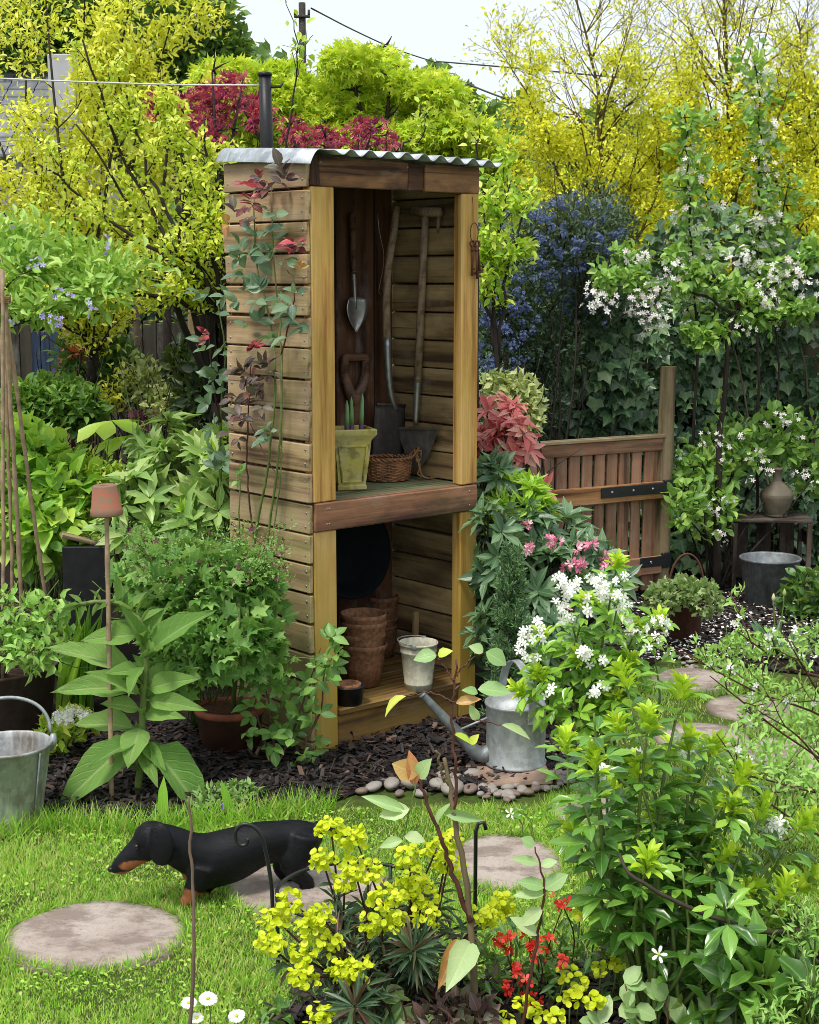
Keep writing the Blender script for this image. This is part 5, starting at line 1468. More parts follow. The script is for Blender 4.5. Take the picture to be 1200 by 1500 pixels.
crown_tree('woodland_tree', 'tall blue-green tree rising behind the house roof', 19, 60, [cl(30, 60, 19, 90, 60), cl(110, 40, 19, 70, 60), cl(10, 150, 19, 60, 50), cl(150, 110, 19, 80, 60)], T_DIA, M['wood'], 7000, (.10, .17), .6, M['bark'], .15)
crown_tree('woodland_tree', 'darker green tree on the skyline left of the maple', 24, 265, [cl(260, 35, 24, 75, 45), cl(315, 70, 24, 50, 35), cl(220, 80, 24, 60, 50)], T_DIA, M['wood'], 5000, (.12, .2), .6, M['bark'], .15)
def layers(spec, Y):
    out = []
    for px, py, rx, rz in spec:
        for k in range(3):
            out.append(cl(px + random.uniform(-.3, .3) * rx, py + (k - 1) * rz * .62, Y + random.uniform(-.25, .25), rx * random.uniform(.6, .9), rz * .42))
    return out
crown_tree('maple_tree', 'bright lime-green feathery maple behind the shed roof', 11, 560,
           layers([(345, 150, 70, 55), (420, 180, 70, 60), (400, 130, 55, 36), (535, 130, 72, 58), (500, 180, 80, 55), (615, 170, 70, 55), (560, 220, 90, 36), (685, 215, 65, 42), (740, 240, 45, 32), (455, 220, 60, 32), (575, 105, 34, 26), (640, 140, 40, 30)], 11),
           lobed_T(5, .4, 1.7), M['lime'], 17000, (.06, .10), 1.0, M['bark'], .09, shell=.35, lump=.5)
crown_tree('maple_tree', 'crimson-leaved maple left of the dark line pole', 6.7, 310, layers([(300, 150, 50, 24), (340, 132, 36, 20), (238, 160, 32, 20), (380, 165, 28, 22), (290, 190, 44, 16)], 6.7), lobed_T(5, .3, 1.6), M['redac'], 1300, (.03, .055), .9, M['bark'], .04, shell=.35, lump=.5)
crown_tree('maple_tree', 'small red maple showing just above the corrugated roof', 8.6, 500, layers([(475, 205, 40, 14), (540, 196, 34, 18), (432, 196, 24, 20), (570, 208, 24, 10)], 8.6), lobed_T(5, .3, 1.6), M['redac'], 520, (.045, .07), .9, M['bark'], .04, shell=.35, lump=.5)

# ------------------------------------------------------------------ trees made of branches
def branch_tree(name, label, base, limbs, mat_b, mat_l, T, L, asp, cfg, r0, per_site=3, side=9, droop=.0, bare=None, bud=None, jit=.8, taper=.2, off=.02):
    root = thing(name, label, 'tree', base); mb = MB(); sites = []
    for lm in limbs:
        pts = np.array([np.asarray(p) - base for p in lm['pts']]); n = 16
        s = spline(pts, n) + rng.normal(0, .006, (n, 3)); ra = np.linspace(lm.get('r', r0), lm.get('r', r0) * taper, n); tube(mb, s, ra, 7, rnd=random.random())
        tl = np.linalg.norm(s[-1] - s[0])
        for k in range(lm.get('side', side)):
            f = random.uniform(lm.get('lo', .2), .99); i = min(int(f * (n - 1)), n - 2); d0 = nrm(s[i + 1] - s[i])
            rd = rdir(1)[0]; rd = nrm(rd - d0 * np.dot(rd, d0))
            grow(mb, s[i], d0 * cfg.get('f0', .6) + rd * 1.0 + np.array((0, 0, cfg.get('z0', .25))), tl * random.uniform(*cfg.get('l0', (.15, .34))) * (1.15 - .6 * f), ra[i] * .5, cfg['lev'], cfg, sites)
        u = rng.uniform(.35, 1, lm.get('own', 14)) * (n - 1.01); i = u.astype(int); sites.append((s[i] + (s[i + 1] - s[i]) * (u - i)[:, None], nrm(s[i + 1] - s[i])))
    mb.build('trunk', mat_b, root)
    P = np.concatenate([a for a, _ in sites]); D = np.concatenate([b for _, b in sites])
    if bare is not None:
        keep = rng.random(len(P)) < bare(P + base); B = P[~keep]; BD = D[~keep]; P, D = P[keep], D[keep]
        if bud is not None and len(B):
            k = len(B); mbb = MB(); put(mbb, T_DIA, B, nrm(BD + rdir(k) * .8), rdir(k), rng.uniform(.012, .022, k), .008); mbb.build('bud', bud, root, True, kind='stuff')
    P = np.repeat(P, per_site, 0) + rng.normal(0, off, (len(P) * per_site, 3)); D = np.repeat(D, per_site, 0); m_ = len(P)
    d = nrm(D * .4 + rng.normal(0, jit, (m_, 3)) + np.array((0, 0, -droop))); ln = rng.uniform(*L, m_)
    mb = MB(); put(mb, T, P, d, nrm(rdir(m_) * .7 + np.array((0, -.2, .8))), ln, ln * asp, None, rng.uniform(.3, 1.5, m_)); mb.build('crown', mat_l, root, True, kind='stuff')
    return root

def W3(*p): return [at(*q) for q in p]
cfgG = dict(wob=.17, rise=.09, kids=4, spread=.9, per=7, tip=.3, lev=2, leaf_lev=2, len=(.4, .65), z0=.35, n=5, l0=(.16, .36), fwd=.8)
bareG = lambda P: np.clip((3.35 - P[:, 2]) / .8, 0.08, 1)
bareG2 = lambda P: np.clip((3.15 - P[:, 2]) / .75, 0.08, 1)
YG = 10.0
branch_tree('golden_tree', 'golden-leaved tree with a straight dark trunk, tallest on the right', at(1078, 700, YG) * (1, 1, 0),
            [dict(pts=[at(1078, 700, YG) * (1, 1, 0)] + W3((1078, 420, YG), (1072, 200, YG), (1066, 90, YG), (1060, -60, YG)), r=.028, side=34, lo=.32),
             dict(pts=W3((1078, 400, YG), (1110, 290, YG), (1150, 190, YG), (1185, 60, YG)), r=.013, side=18), dict(pts=W3((1076, 380, YG), (1040, 300, YG), (1010, 200, YG), (985, 60, YG)), r=.013, side=18)],
            M['barkt'], M['gold'], T_DIA, (.022, .042), .55, cfgG, .04, 2, bare=bareG, bud=M['ylw'], off=.035)
branch_tree('golden_tree', 'golden-leaved tree with forked stems behind the blue ceanothus', at(900, 700, YG - .4) * (1, 1, 0),
            [dict(pts=[at(900, 700, YG - .4) * (1, 1, 0)] + W3((893, 420, YG - .4), (880, 230, YG - .4), (872, 112, YG - .4), (838, -20, YG - .4)), r=.022, side=32, lo=.3),
             dict(pts=W3((893, 400, YG - .4), (950, 320, YG - .4), (965, 200, YG - .4), (925, 100, YG - .6)), r=.012, side=18), dict(pts=W3((893, 400, YG - .4), (830, 290, YG - .5), (795, 180, YG - .6), (725, 62, YG - .6)), r=.011, side=18)],
            M['barkt'], M['gold'], T_DIA, (.022, .042), .55, cfgG, .034, 2, bare=bareG2, bud=M['ylw'], off=.035)
branch_tree('golden_tree', 'golden-leaved tree at the far right edge of the garden', at(1240, 700, YG + .3) * (1, 1, 0),
            [dict(pts=[at(1240, 700, YG + .3) * (1, 1, 0)] + W3((1225, 420, YG + .3), (1200, 260, YG + .2), (1180, 120, YG), (1165, 20, YG)), r=.018, side=26, lo=.3), dict(pts=W3((1225, 400, YG + .3), (1160, 320, YG), (1130, 240, YG), (1120, 150, YG)), r=.012, side=18)],
            M['barkt'], M['gold'], T_DIA, (.022, .042), .55, cfgG, .03, 2, bare=bareG2, bud=M['ylw'], off=.035)
# lower golden mass, still the same kind of shrub seen through the branches
crown_tree('golden_shrub', 'dense golden shrub filling the gaps behind the golden trees', 11.5, 960, [cl(800, 330, 11.5, 60, 70), cl(880, 290, 11.5, 80, 90), cl(970, 270, 11.5, 80, 95), cl(1060, 280, 11.5, 80, 90), cl(1150, 290, 11.5, 80, 95), cl(1220, 300, 11.5, 60, 90), cl(930, 370, 11.5, 90, 60), cl(1120, 380, 11.5, 90, 60)], T_DIA, M['gold'], 17000, (.032, .055), .6, M['bark'], .05, shell=.2)

cfgL = dict(wob=.14, rise=.06, kids=3, spread=.75, per=8, lev=1, leaf_lev=1, len=(.4, .65), z0=.45, n=5, l0=(.16, .36), fwd=.9)
YL = 7.2; bL = at(130, 760, YL) * (1, 1, 0)
mk = lambda *pp: dict(pts=[at(135, 560, YL), at(135, 500, YL)] + W3(*[(x, y, YL + random.uniform(-.3, .3)) for x, y in pp]), r=.016, side=13, lo=.3)
branch_tree('golden_elaeagnus', 'tall yellow-leaved tree with upright twigs at the top left', bL,
            [dict(pts=[bL, at(128, 640, YL), at(135, 560, YL)], r=.03, side=1), mk((60, 300), (20, -40)), mk((90, 250), (62, -60)), mk((120, 240), (125, -50)), mk((160, 220), (190, -30)), mk((190, 250), (250, 40)), mk((210, 280), (300, 110)), mk((40, 330), (-40, 80)), mk((150, 280), (215, 60)), mk((80, 360), (-20, 230))],
            M['bark'], M['ylw'], T_LAN, (.024, .043), .40, dict(cfgL, kids=4), .018, 5, off=.03, jit=.55)
YF = 6.3; bF = at(352, 800, YF) * (1, 1, 0); hub = at(338, 478, YF)
fan = lambda *pp: dict(pts=[hub] + W3(*[(x, y, YF + random.uniform(-.2, .2)) for x, y in pp]), r=.013, side=9, lo=.15)
M['pearl'] = leaf_mat('yellow green pear leaf', [(.26, .38, .02), (.42, .50, .03), (.54, .57, .05), (.60, .59, .12)], .45, .4, .40, .2, mott=.15)
branch_tree('pear_tree', 'fan of dark slanting branches with lime leaves behind the shed side', bF,
            [dict(pts=[bF, at(350, 600, YF), hub], r=.03, side=2), fan((280, 400), (190, 250), (120, 60)), fan((300, 410), (230, 280), (185, 140)), fan((260, 440), (180, 430), (90, 440)), fan((270, 400), (170, 330), (60, 240)), fan((310, 380), (270, 250), (225, 150)), fan((320, 360), (300, 270), (300, 170)), fan((250, 420), (150, 380), (30, 330)), fan((330, 380), (322, 300), (318, 230)), fan((290, 400), (220, 340), (110, 180))],
            M['bark'], M['pearl'], T_OV, (.021, .038), .5, dict(cfgL, l0=(.14, .30), rr=.7), .02, 3, off=.022, jit=.8, taper=.3)
YP = 6.4; bP = at(735, 900, YP) * (1, 1, 0)
branch_tree('pear_tree', 'leafy yellow-green branches growing up beside the shed post with keys', bP,
            [dict(pts=[bP, at(728, 520, YP)] + W3((722, 400, YP), (735, 320, YP), (748, 265, YP)), r=.012, side=6, lo=.4), dict(pts=W3((728, 520, YP), (740, 420, YP), (758, 350, YP), (768, 300, YP)), r=.009, side=5), dict(pts=W3((728, 520, YP), (712, 430, YP), (708, 360, YP), (712, 300, YP)), r=.009, side=6)],
            M['bark'], M['fresh'], T_OV, (.03, .052), .55, dict(cfgL, l0=(.10, .22)), .012, 2, off=.02, jit=.8)
for px0, lab in ((418, 'bare thorny shoot arching up behind the shed roof beside the pole'), (700, 'thin upright twig with small leaves above the right end of the roof'), (575, 'short leafy twig showing above the corrugated roof')):
    b_ = at(px0, 760, 6.0) * (1, 1, 0)
    tops = {418: [(430, 130), (437, 60), (416, -10)], 700: [(700, 200), (698, 150)], 575: [(622, 200), (624, 170)]}[px0]
    branch_tree('rose_shoot', lab, b_, [dict(pts=[b_] + W3((px0, 300, 6.0), *[(x, y, 6.0) for x, y in tops]), r=.006, side=5, lo=.55)], M['bark'], M['fresh'], T_OV, (.025, .045), .6, dict(cfgL, per=3, kids=1, l0=(.03, .07)), .006, 1)

# ------------------------------------------------------------------ right background: ivy, ceanothus, apple cordons
iv0 = at(960, 800, 8.3) * (1, 1, 0)
iv = thing('ivy_hedge', 'dark ivy-covered fence behind the gate and crate', 'ivy hedge', iv0)
for k in range(24):
    o = plank('fence_board', M['oldfence'], (1.45, .02, .135), (-1.1 + k * .14, .12, .72), 'z', .003, .001, iv)
n = 13000
u, v = rng.random(n), rng.random(n) ** .8
X = -1.25 + 3.5 * u; topz = 1.72 + .16 * np.sin(X * 2.1 + 1) + .10 * np.sin(X * 5.3) - .25 * np.clip((X - 1.2), 0, 1)
Z = v * topz; lump = .12 * np.sin(X * 4.1 + Z * 2.7) + .10 * np.sin(X * 2.3 - Z * 5.1 + 2)
gap = np.sin(X * 7.3 + Z * 4.1) * np.sin(X * 3.1 - Z * 6.7 + 1) + .6 * np.sin(X * 13 + Z * 11); ok = rng.random(n) < np.clip(.75 + .5 * gap, .25, 1); X, Z, lump, topz = X[ok], Z[ok], lump[ok], topz[ok]; n = len(X)
Pi = np.stack([X, -.12 - lump - rng.random(n) * .14 + .1 * (Z / topz) ** 3, Z], 1)
mb = MB(); d = nrm(rng.normal(0, .45, (n, 3)) + np.array((0, -.35, -.75))); up = nrm(rng.normal(0, .32, (n, 3)) + np.array((0, -.9, .45)))
ln = rng.uniform(.035, .115, n); put(mb, T_IVY, Pi, d, up, ln, ln * 1.0, None, rng.uniform(.5, 1.8, n)); mb.build('foliage', M['ivy'], iv, True, kind='stuff')
mb = MB()
for k in range(26):
    x = random.uniform(-1.2, 2.2); tube(mb, wander((x, -.1, 0), (random.uniform(-.3, .3), -.02, 1), 1.5, 12, .12, .1) * (1, .3, 1) + (0, -.08, 0), .006, 5)
mb.build('stem', M['barkg'], iv)

shrub('ceanothus', 'dark-leaved ceanothus bush with blue flower heads beside the shed', 'shrub', [cl(770, 400, 7.6, 62, 95), cl(830, 350, 7.7, 70, 60), cl(740, 480, 7.5, 48, 80), cl(880, 330, 7.9, 60, 40), cl(790, 520, 7.7, 60, 60), cl(860, 430, 7.9, 60, 60), cl(760, 600, 7.7, 60, 50)], T_DIA, M['cean'], 14500, (.022, .04), .5, base=at(780, 860, 7.7) * (1, 1, 0), stem=M['bark'], stems=3, twigs=5, shell=.35, lump=.5)
ce = bpy.data.objects['ceanothus']; ceb = np.array(ce.location)
P = []
for c, r in [cl(760, 400, 7.5, 62, 95), cl(735, 490, 7.4, 45, 75), cl(830, 345, 7.6, 70, 55), cl(860, 400, 7.8, 50, 50)]:
    p, o = blob(85, c, np.array(r) * 1.12, .6, .4); P.append(p[o[:, 1] < .5])
P = np.concatenate(P) - ceb; q, N_ = clusters(P, 20, .026); blossoms(ce, T_FL4, M['blue'], q, N_, (.005, .009), 'flower_head')

def cordon(label, base, pts, r, Ln, nfl, low=.0, spread=.05, nl=170):
    root = thing('apple_tree', label, 'tree', base, group='apple trees in blossom'); s = spline([np.asarray(p) - base for p in pts], 30) + rng.normal(0, .006, (30, 3))
    mb = MB(); tube(mb, s, np.linspace(r, .003, 30), 7)
    i = (rng.uniform(low, 1, nl) * 28.99).astype(int); P = s[i] + rng.normal(0, spread, (nl, 3)) * (1, 1, .7)
    for k in range(0, nl, 5): tube(mb, [s[i[k]], (s[i[k]] + P[k]) / 2 + (0, 0, -.01), P[k]], [.003, .002, .001], 4)
    mb.build('trunk', M['bark'], root)
    P = np.repeat(P, 3, 0) + rng.normal(0, .018, (nl * 3, 3)); m_ = len(P); d = nrm(P - s[np.repeat(i, 3)] + rng.normal(0, .06, (m_, 3)) + np.array((0, 0, .03))); ln = rng.uniform(*Ln, m_)
    mb = MB(); put(mb, T_OV3, P, d, nrm(rdir(m_) * .6 + (0, -.2, .9)), ln, ln * .6, None, rng.uniform(.3, 1.4, m_)); mb.build('crown', M['apple'], root, True, kind='stuff')
    i = (rng.uniform(low, .93, nfl) * 28.99).astype(int); c = s[i] + rng.normal(0, spread * .9, (nfl, 3)) - np.array((0, spread * .7, 0)); q, N_ = clusters(c, 4, .05)
    blossoms(root, T_FL5, M['blossom'], q, N_, (.010, .018)); return root
ab = at(1000, 850, 7.9) * (1, 1, 0)
cordon('slim upright apple cordon with white blossom, left of the pair', ab, [ab, at(1020, 560, 7.8), at(1018, 420, 7.7), at(1010, 300, 7.6), at(1002, 150, 7.6)], .009, (.04, .065), 46, .45)
ab = at(1108, 850, 7.9) * (1, 1, 0)
cordon('tallest slim apple cordon with white blossom up its stem', ab, [ab, at(1112, 560, 7.8), at(1112, 350, 7.7), at(1114, 200, 7.6), at(1106, 72, 7.6)], .009, (.04, .06), 46, .45)
ab = at(1140, 850, 8.0) * (1, 1, 0)
cordon('short apple stem with white blossom at the right of the cordons', ab, [ab, at(1140, 560, 7.9), at(1135, 400, 7.8), at(1155, 260, 7.7)], .007, (.035, .055), 12, .5, .05, 100)
ab = at(1050, 840, 7.4) * (1, 1, 0)
apl = [dict(pts=[ab] + W3((1052, 700, 7.4), (1060, 580, 7.4), (1072, 470, 7.4), (1088, 430, 7.4)), r=.022, side=4, lo=.75), dict(pts=W3((1075, 460, 7.4), (1020, 430, 7.4), (950, 420, 7.3), (870, 425, 7.2)), r=.009, side=9), dict(pts=W3((1080, 450, 7.4), (1130, 420, 7.4), (1190, 380, 7.4), (1230, 370, 7.4)), r=.009, side=9), dict(pts=W3((1080, 445, 7.4), (1040, 400, 7.4), (960, 380, 7.4), (905, 370, 7.4)), r=.008, side=8), dict(pts=W3((1085, 440, 7.4), (1120, 470, 7.4), (1190, 450, 7.4)), r=.008, side=8), dict(pts=W3((1070, 480, 7.4), (1040, 500, 7.3), (1010, 490, 7.3)), r=.006, side=5)]
apt = branch_tree('apple_tree', 'spreading apple tree with white blossom over the ivy and gate', ab, apl, M['bark'], M['apple'], T_OV3, (.035, .06), .6, dict(cfgL, l0=(.10, .2), per=5), .02, 2, off=.02)
apt['group'] = 'apple trees in blossom'
def fl_at(root, spots, k, spread, R0, mat='white', T=T_FL5, per=7, cs=.034):
    b = np.array(root.location); c = []
    for px, py, Y, rx, rz, nn in spots:
        p, _ = blob(nn, at(px, py, Y), (rx * Y / F_PX, .08, rz * Y / F_PX), .4); c.append(p)
    c = np.concatenate(c) - b; q, N_ = clusters(c, per, cs); return blossoms(root, T, M[mat], q, N_, R0)
fl_at(apt, [(885, 440, 7.1, 30, 22, 10), (935, 440, 7.1, 28, 16, 9), (955, 465, 7.1, 22, 14, 8), (965, 420, 7.1, 18, 12, 4), (1120, 430, 7.2, 22, 14, 7), (1090, 380, 7.2, 30, 18, 8), (1150, 395, 7.2, 30, 18, 8), (990, 395, 7.2, 26, 12, 5), (930, 375, 7.2, 28, 10, 5), (1090, 480, 7.2, 14, 8, 2), (1180, 415, 7.2, 20, 20, 5)], 7, .03, (.009, .017), 'blossom', per=5, cs=.06)
ap2, _ = shrub('apple_bush', 'low white-blossomed apple branches in front of the ivy beside the crate', 'shrub', [cl(1030, 690, 7.5, 55, 45), cl(1080, 655, 7.6, 50, 45), cl(1045, 745, 7.4, 36, 50), cl(1150, 640, 7.7, 50, 40), cl(1005, 740, 7.2, 30, 40), cl(1195, 690, 7.7, 36, 40)], T_OV3, M['apple'], 1200, (.04, .07), .6, base=at(1045, 830, 7.5) * (1, 1, 0), stem=M['bark'], stems=2, twigs=1, shell=.3)
fl_at(ap2, [(1060, 660, 7.3, 60, 30, 10), (1105, 680, 7.4, 30, 30, 6), (1150, 620, 7.4, 30, 30, 6), (1060, 745, 7.2, 25, 25, 4), (1060, 785, 7.1, 12, 14, 3), (1185, 690, 7.4, 20, 25, 4)], 7, .03, (.008, .014), 'blossom', per=4, cs=.03)
shrub('evergreen_bush', 'low mid-green bush at the foot of the dark crate', 'shrub', [cl(1185, 870, 6.9, 40, 45), cl(1215, 900, 6.8, 40, 40)], T_OV3, M['mid'], 500, (.04, .07), .6, stem=M['stemd'])
shrub('ivy_plant', 'variegated trailing ivy growing in the rusty bucket', 'ivy', [cl(1000, 868, 6.25, 42, 18), cl(1035, 880, 6.2, 22, 26), cl(972, 880, 6.2, 22, 20)], T_IVY, leaf_mat('pale ivy leaf', [(.10, .19, .05), (.22, .32, .11), (.42, .48, .24)], .45, .4, .3, .2), 520, (.025, .042), 1.0, base=rp0 + (0, 0, .17), stem=M['stemd'])
# fallen petals on the mulch
n = 1300; pp = np.array([gp(random.uniform(905, 1215), 872 + 105 * random.random() ** .8) for _ in range(n)]); pp[:, 2] = .026 + rng.random(n) * .008
mb = MB(); put(mb, T_DIA, pp, rdir(n) * (1, 1, .2), rng.normal(0, .25, (n, 3)) + (0, 0, 1), rng.uniform(.012, .020, n), rng.uniform(.010, .016, n)); o = mb.build('fallen_petals', M['white'], None, True, kind='stuff'); tag(o, 'white fallen apple petals strewn over the dark mulch', 'petals', kind='stuff')

# ------------------------------------------------------------------ left background: old fence, trunks, shrubs
fz = at(100, 462, 8.8)[2]; of0 = at(140, 800, 8.8) * (1, 1, 0)
of = thing('old_fence', 'old dark board fence under the trees at the back left', 'fence', of0)
for k in range(30):
    if k in (9, 15): continue
    plank('fence_board', M['oldfence'], (fz - .05 - random.uniform(0, .06), .02, .075), (-1.0 + k * .08, random.uniform(-.006, .006), fz / 2), 'z', .003, .001, of)
for zz in (.35, fz - .25): plank('fence_rail', M['oldfence'], (2.5, .04, .07), (.2, .035, zz), 'x', .003, .001, of)
bluewood = wood_mat('faded blue board', (.05, .085, .16), (.035, .06, .12), (.015, .025, .05))
bb0 = at(65, 600, 8.3) * (1, 1, 0); bbx = thing('blue_board', 'faded blue boards standing against the old fence', 'board', bb0)
for k, (px, w) in enumerate(((52, .05), (66, .045), (80, .05))): 
    a = at(px, 485, 8.3); plank('board', bluewood, (a[2], .016, w), (a[0] - bb0[0], 0, a[2] / 2), 'z', .002, .001, bbx)
pk0 = at(38, 560, 8.0) * (1, 1, 0)
ck = thing('broken_tile', 'upright broken terracotta tile near the blue boards', 'tile', pk0); a = at(38, 530, 8.0)
mb = MB(); cbox(mb, (.10, .02, .16), (0, 0, a[2]), .01, .008); mb.build('tile_body', M['terra'], ck, False, rot=(0, .2, 0))
for (x0, y0, x1, y1, Y, r, lab) in ((196, 640, 166, 455, 7.8, .032, 'leaning pale brown trunk under the lime canopy'), (208, 640, 200, 470, 8.0, .020, 'slim brown trunk right of the leaning one'), (246, 640, 246, 490, 8.2, .026, 'dark upright trunk before the old fence'), (97, 640, 100, 470, 8.2, .028, 'weathered fence post near the blue boards'), (283, 640, 284, 500, 8.3, .030, 'grey fence post nearest the shed')):
    b_ = at(x0, y0, Y) * (1, 1, 0); t_ = at(x1, y1, Y) - b_
    rt = thing('tree_trunk' if 'trunk' in lab else 'fence_post', lab, 'tree trunk' if 'trunk' in lab else 'post', b_)
    xpost(rt, 'trunk_body' if 'trunk' in lab else 'post_body', M['barkg'] if 'pale' in lab or 'slim' in lab else M['log'] if 'post' in lab else M['bark'], (0, 0, -.02), t_ + np.array((0, 0, .25)), r * 1.1, r * .9)
shrub('evergreen_hedge', 'dark evergreen hedge behind the old fence', 'hedge', [cl(30, 480, 9.4, 90, 60), cl(150, 480, 9.4, 90, 70), cl(270, 490, 9.4, 90, 80), cl(340, 480, 9.3, 60, 80), cl(210, 540, 9.2, 120, 60)], T_OV, M['dark'], 4200, (.06, .11), .6, base=at(150, 700, 9.4) * (1, 1, 0), stem=M['bark'])
sol, _ = shrub('potato_vine', 'lilac-flowered climber with light green leaves at the left edge', 'climber', [cl(40, 400, 5.7, 75, 42), cl(120, 425, 5.7, 70, 40), cl(170, 395, 5.8, 55, 30), cl(30, 350, 5.8, 60, 35), cl(60, 450, 5.6, 55, 28), cl(-20, 440, 5.6, 50, 50), cl(95, 375, 5.9, 60, 30)], T_LAN, M['sol'], 1900, (.035, .07), .36, base=at(-60, 700, 5.8) * (1, 1, 0), stem=M['stemd'], shell=.05, lump=.7, zup=.2, r0=.005, nobj=0, stems=0)
fl_at(sol, [(8, 475, 5.5, 12, 8, 4), (85, 475, 5.5, 12, 8, 4), (60, 380, 5.5, 20, 12, 4), (100, 430, 5.5, 20, 14, 3), (155, 355, 5.6, 12, 10, 3), (140, 455, 5.5, 16, 10, 3), (20, 330, 5.7, 14, 10, 3), (75, 460, 5.5, 20, 8, 3)], 6, .03, (.008, .012), 'lilac', T_FL5, 2, .025)
shrub('box_shrub', 'rounded mid-green shrub under the tree canopy at the back left', 'shrub', [cl(75, 590, 7.0, 65, 42), cl(110, 600, 6.9, 45, 36), cl(35, 600, 6.9, 40, 35)], T_OV3, leaf_mat('box leaf', [(.06, .15, .02), (.11, .24, .035), (.18, .33, .05)], .42, .4, .3, .2), 1700, (.035, .06), .55, stem=M['stemd'], nobj=0)
shrub('evergreen_bush', 'dark green bush with an orange-red leaf tip before the fence', 'shrub', [cl(165, 545, 7.4, 45, 45), cl(130, 530, 7.5, 40, 30)], T_OV3, M['mid'], 900, (.04, .07), .55, stem=M['stemd'])
shrub('photinia', 'small plant with orange-red young leaves by the old fence', 'shrub', [cl(130, 513, 7.3, 14, 14), cl(118, 520, 7.3, 10, 9)], T_OV3, leaf_mat('orange red leaf', [(.45, .06, .02), (.60, .13, .04)], .4, .4, -.3, .2), 26, (.05, .08), .45, stem=M['stemr'], stems=3)
shrub('euonymus', 'cream-variegated euonymus bush below the leaning trunk', 'shrub', [cl(225, 570, 7.2, 42, 38), cl(250, 600, 7.1, 34, 30), cl(195, 545, 7.3, 22, 22), cl(262, 545, 7.2, 22, 24)], T_OV, M['vari'], 1300, (.03, .05), .55, stem=M['stemd'], shell=.3)
shrub('laurel_bush', 'dark green bush between the euonymus and the shed', 'shrub', [cl(310, 590, 6.9, 50, 70), cl(290, 540, 7.2, 50, 50), cl(325, 500, 6.8, 30, 50)], T_OV3, M['dark'], 900, (.05, .08), .5, stem=M['bark'])
shrub('hydrangea', 'light green hydrangea bush beside the bamboo canes', 'shrub', [cl(60, 690, 5.9, 60, 60), cl(100, 730, 5.8, 50, 55), cl(20, 660, 6.0, 45, 45), cl(60, 780, 5.7, 70, 50), cl(-20, 740, 5.8, 50, 80)], T_OV3, M['hyd'], 1100, (.06, .10), .68, stem=M['stemg'], nobj=140, face=1.0, out=.7)
shrub('purple_flower_clump', 'few dark purple tulip heads above the large-leaved plant', 'flowers', [cl(218, 622, 6.3, 10, 8), cl(202, 612, 6.35, 8, 6)], T_OV3, M['maroon'], 24, (.03, .045), .6, stem=M['stemg'], stems=3)
# ------------------------------------------------------------------ near planting: leaf colours
M['fox'] = leaf_mat('downy foxglove leaf', [(.13, .29, .05), (.20, .38, .075), (.29, .47, .12)], .5, .35, .30, .6, 9, ns=55, bstr=.8, bdist=.006)
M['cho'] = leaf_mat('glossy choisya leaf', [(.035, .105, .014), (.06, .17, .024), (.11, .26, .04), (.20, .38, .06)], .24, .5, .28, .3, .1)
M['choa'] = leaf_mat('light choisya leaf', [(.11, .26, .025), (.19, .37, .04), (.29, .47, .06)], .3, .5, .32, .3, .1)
M['choy'] = leaf_mat('lime choisya shoot', [(.26, .42, .02), (.40, .54, .03), (.50, .58, .05)], .38, .45, .38, .15, .1)
M['rosef'] = leaf_mat('pale rose leaf', [(.20, .34, .12), (.30, .44, .18), (.40, .50, .24)], .42, .4, .35, .35, 6)
M['roseg'] = leaf_mat('green rose leaf', [(.07, .18, .035), (.12, .26, .05), (.20, .36, .08)], .38, .45, .32, .35, 6)
M['roseb'] = leaf_mat('blue green rose leaf', [(.045, .10, .06), (.085, .165, .095), (.15, .24, .14)], .4, .42, .28, .3, 6)
M['rosr'] = leaf_mat('dark red rose leaf', [(.10, .016, .02), (.22, .03, .035), (.45, .04, .06)], .38, .45, -.3, .2, 6)
M['rosp'] = leaf_mat('purple bronze rose leaf', [(.05, .03, .028), (.10, .05, .05), (.10, .10, .06), (.16, .05, .05)], .42, .4, -.25, .2, 6)
M['roso'] = leaf_mat('orange tinted rose leaf', [(.45, .13, .06), (.42, .30, .08), (.50, .20, .10)], .42, .4, -.35, .3, 6)
M['pea'] = leaf_mat('sweet pea leaf', [(.16, .34, .06), (.26, .44, .10), (.36, .52, .15)], .5, .35, .38, .15)
M['euph'] = leaf_mat('acid yellow bract', [(.40, .48, .01), (.50, .56, .012), (.56, .58, .03)], .5, .3, -.36, 0)
M['euphl'] = leaf_mat('dark euphorbia leaf', [(.02, .055, .028), (.035, .08, .04), (.08, .14, .06), (.10, .03, .035)], .4, .45, .2, .3, .1)
M['redf'] = leaf_mat('scarlet petal', [(.55, .02, .015), (.68, .05, .03), (.70, .12, .09)], .5, .3, -.25, 0)
M['strap'] = leaf_mat('blue green strap leaf', [(.10, .20, .11), (.16, .28, .16)], .42, .4, .3, .2, .1)
M['violet'] = leaf_mat('violet petal', [(.12, .08, .50), (.20, .14, .62)], .6, .2, -.2, 0)
M['iris'] = leaf_mat('bright sword leaf', [(.16, .36, .03), (.24, .46, .05), (.32, .52, .06)], .42, .4, .36, .2, .1)

def px_stem(root, base, pts, r, mat, name='stem', n=18, seg=7, jit=.0015):
    s = spline([np.asarray(p) - base for p in pts], n) + rng.normal(0, jit, (n, 3))
    mb = MB(); tube(mb, s, np.linspace(r[0], r[1], n), seg); o = mb.build(name, mat, root); return s

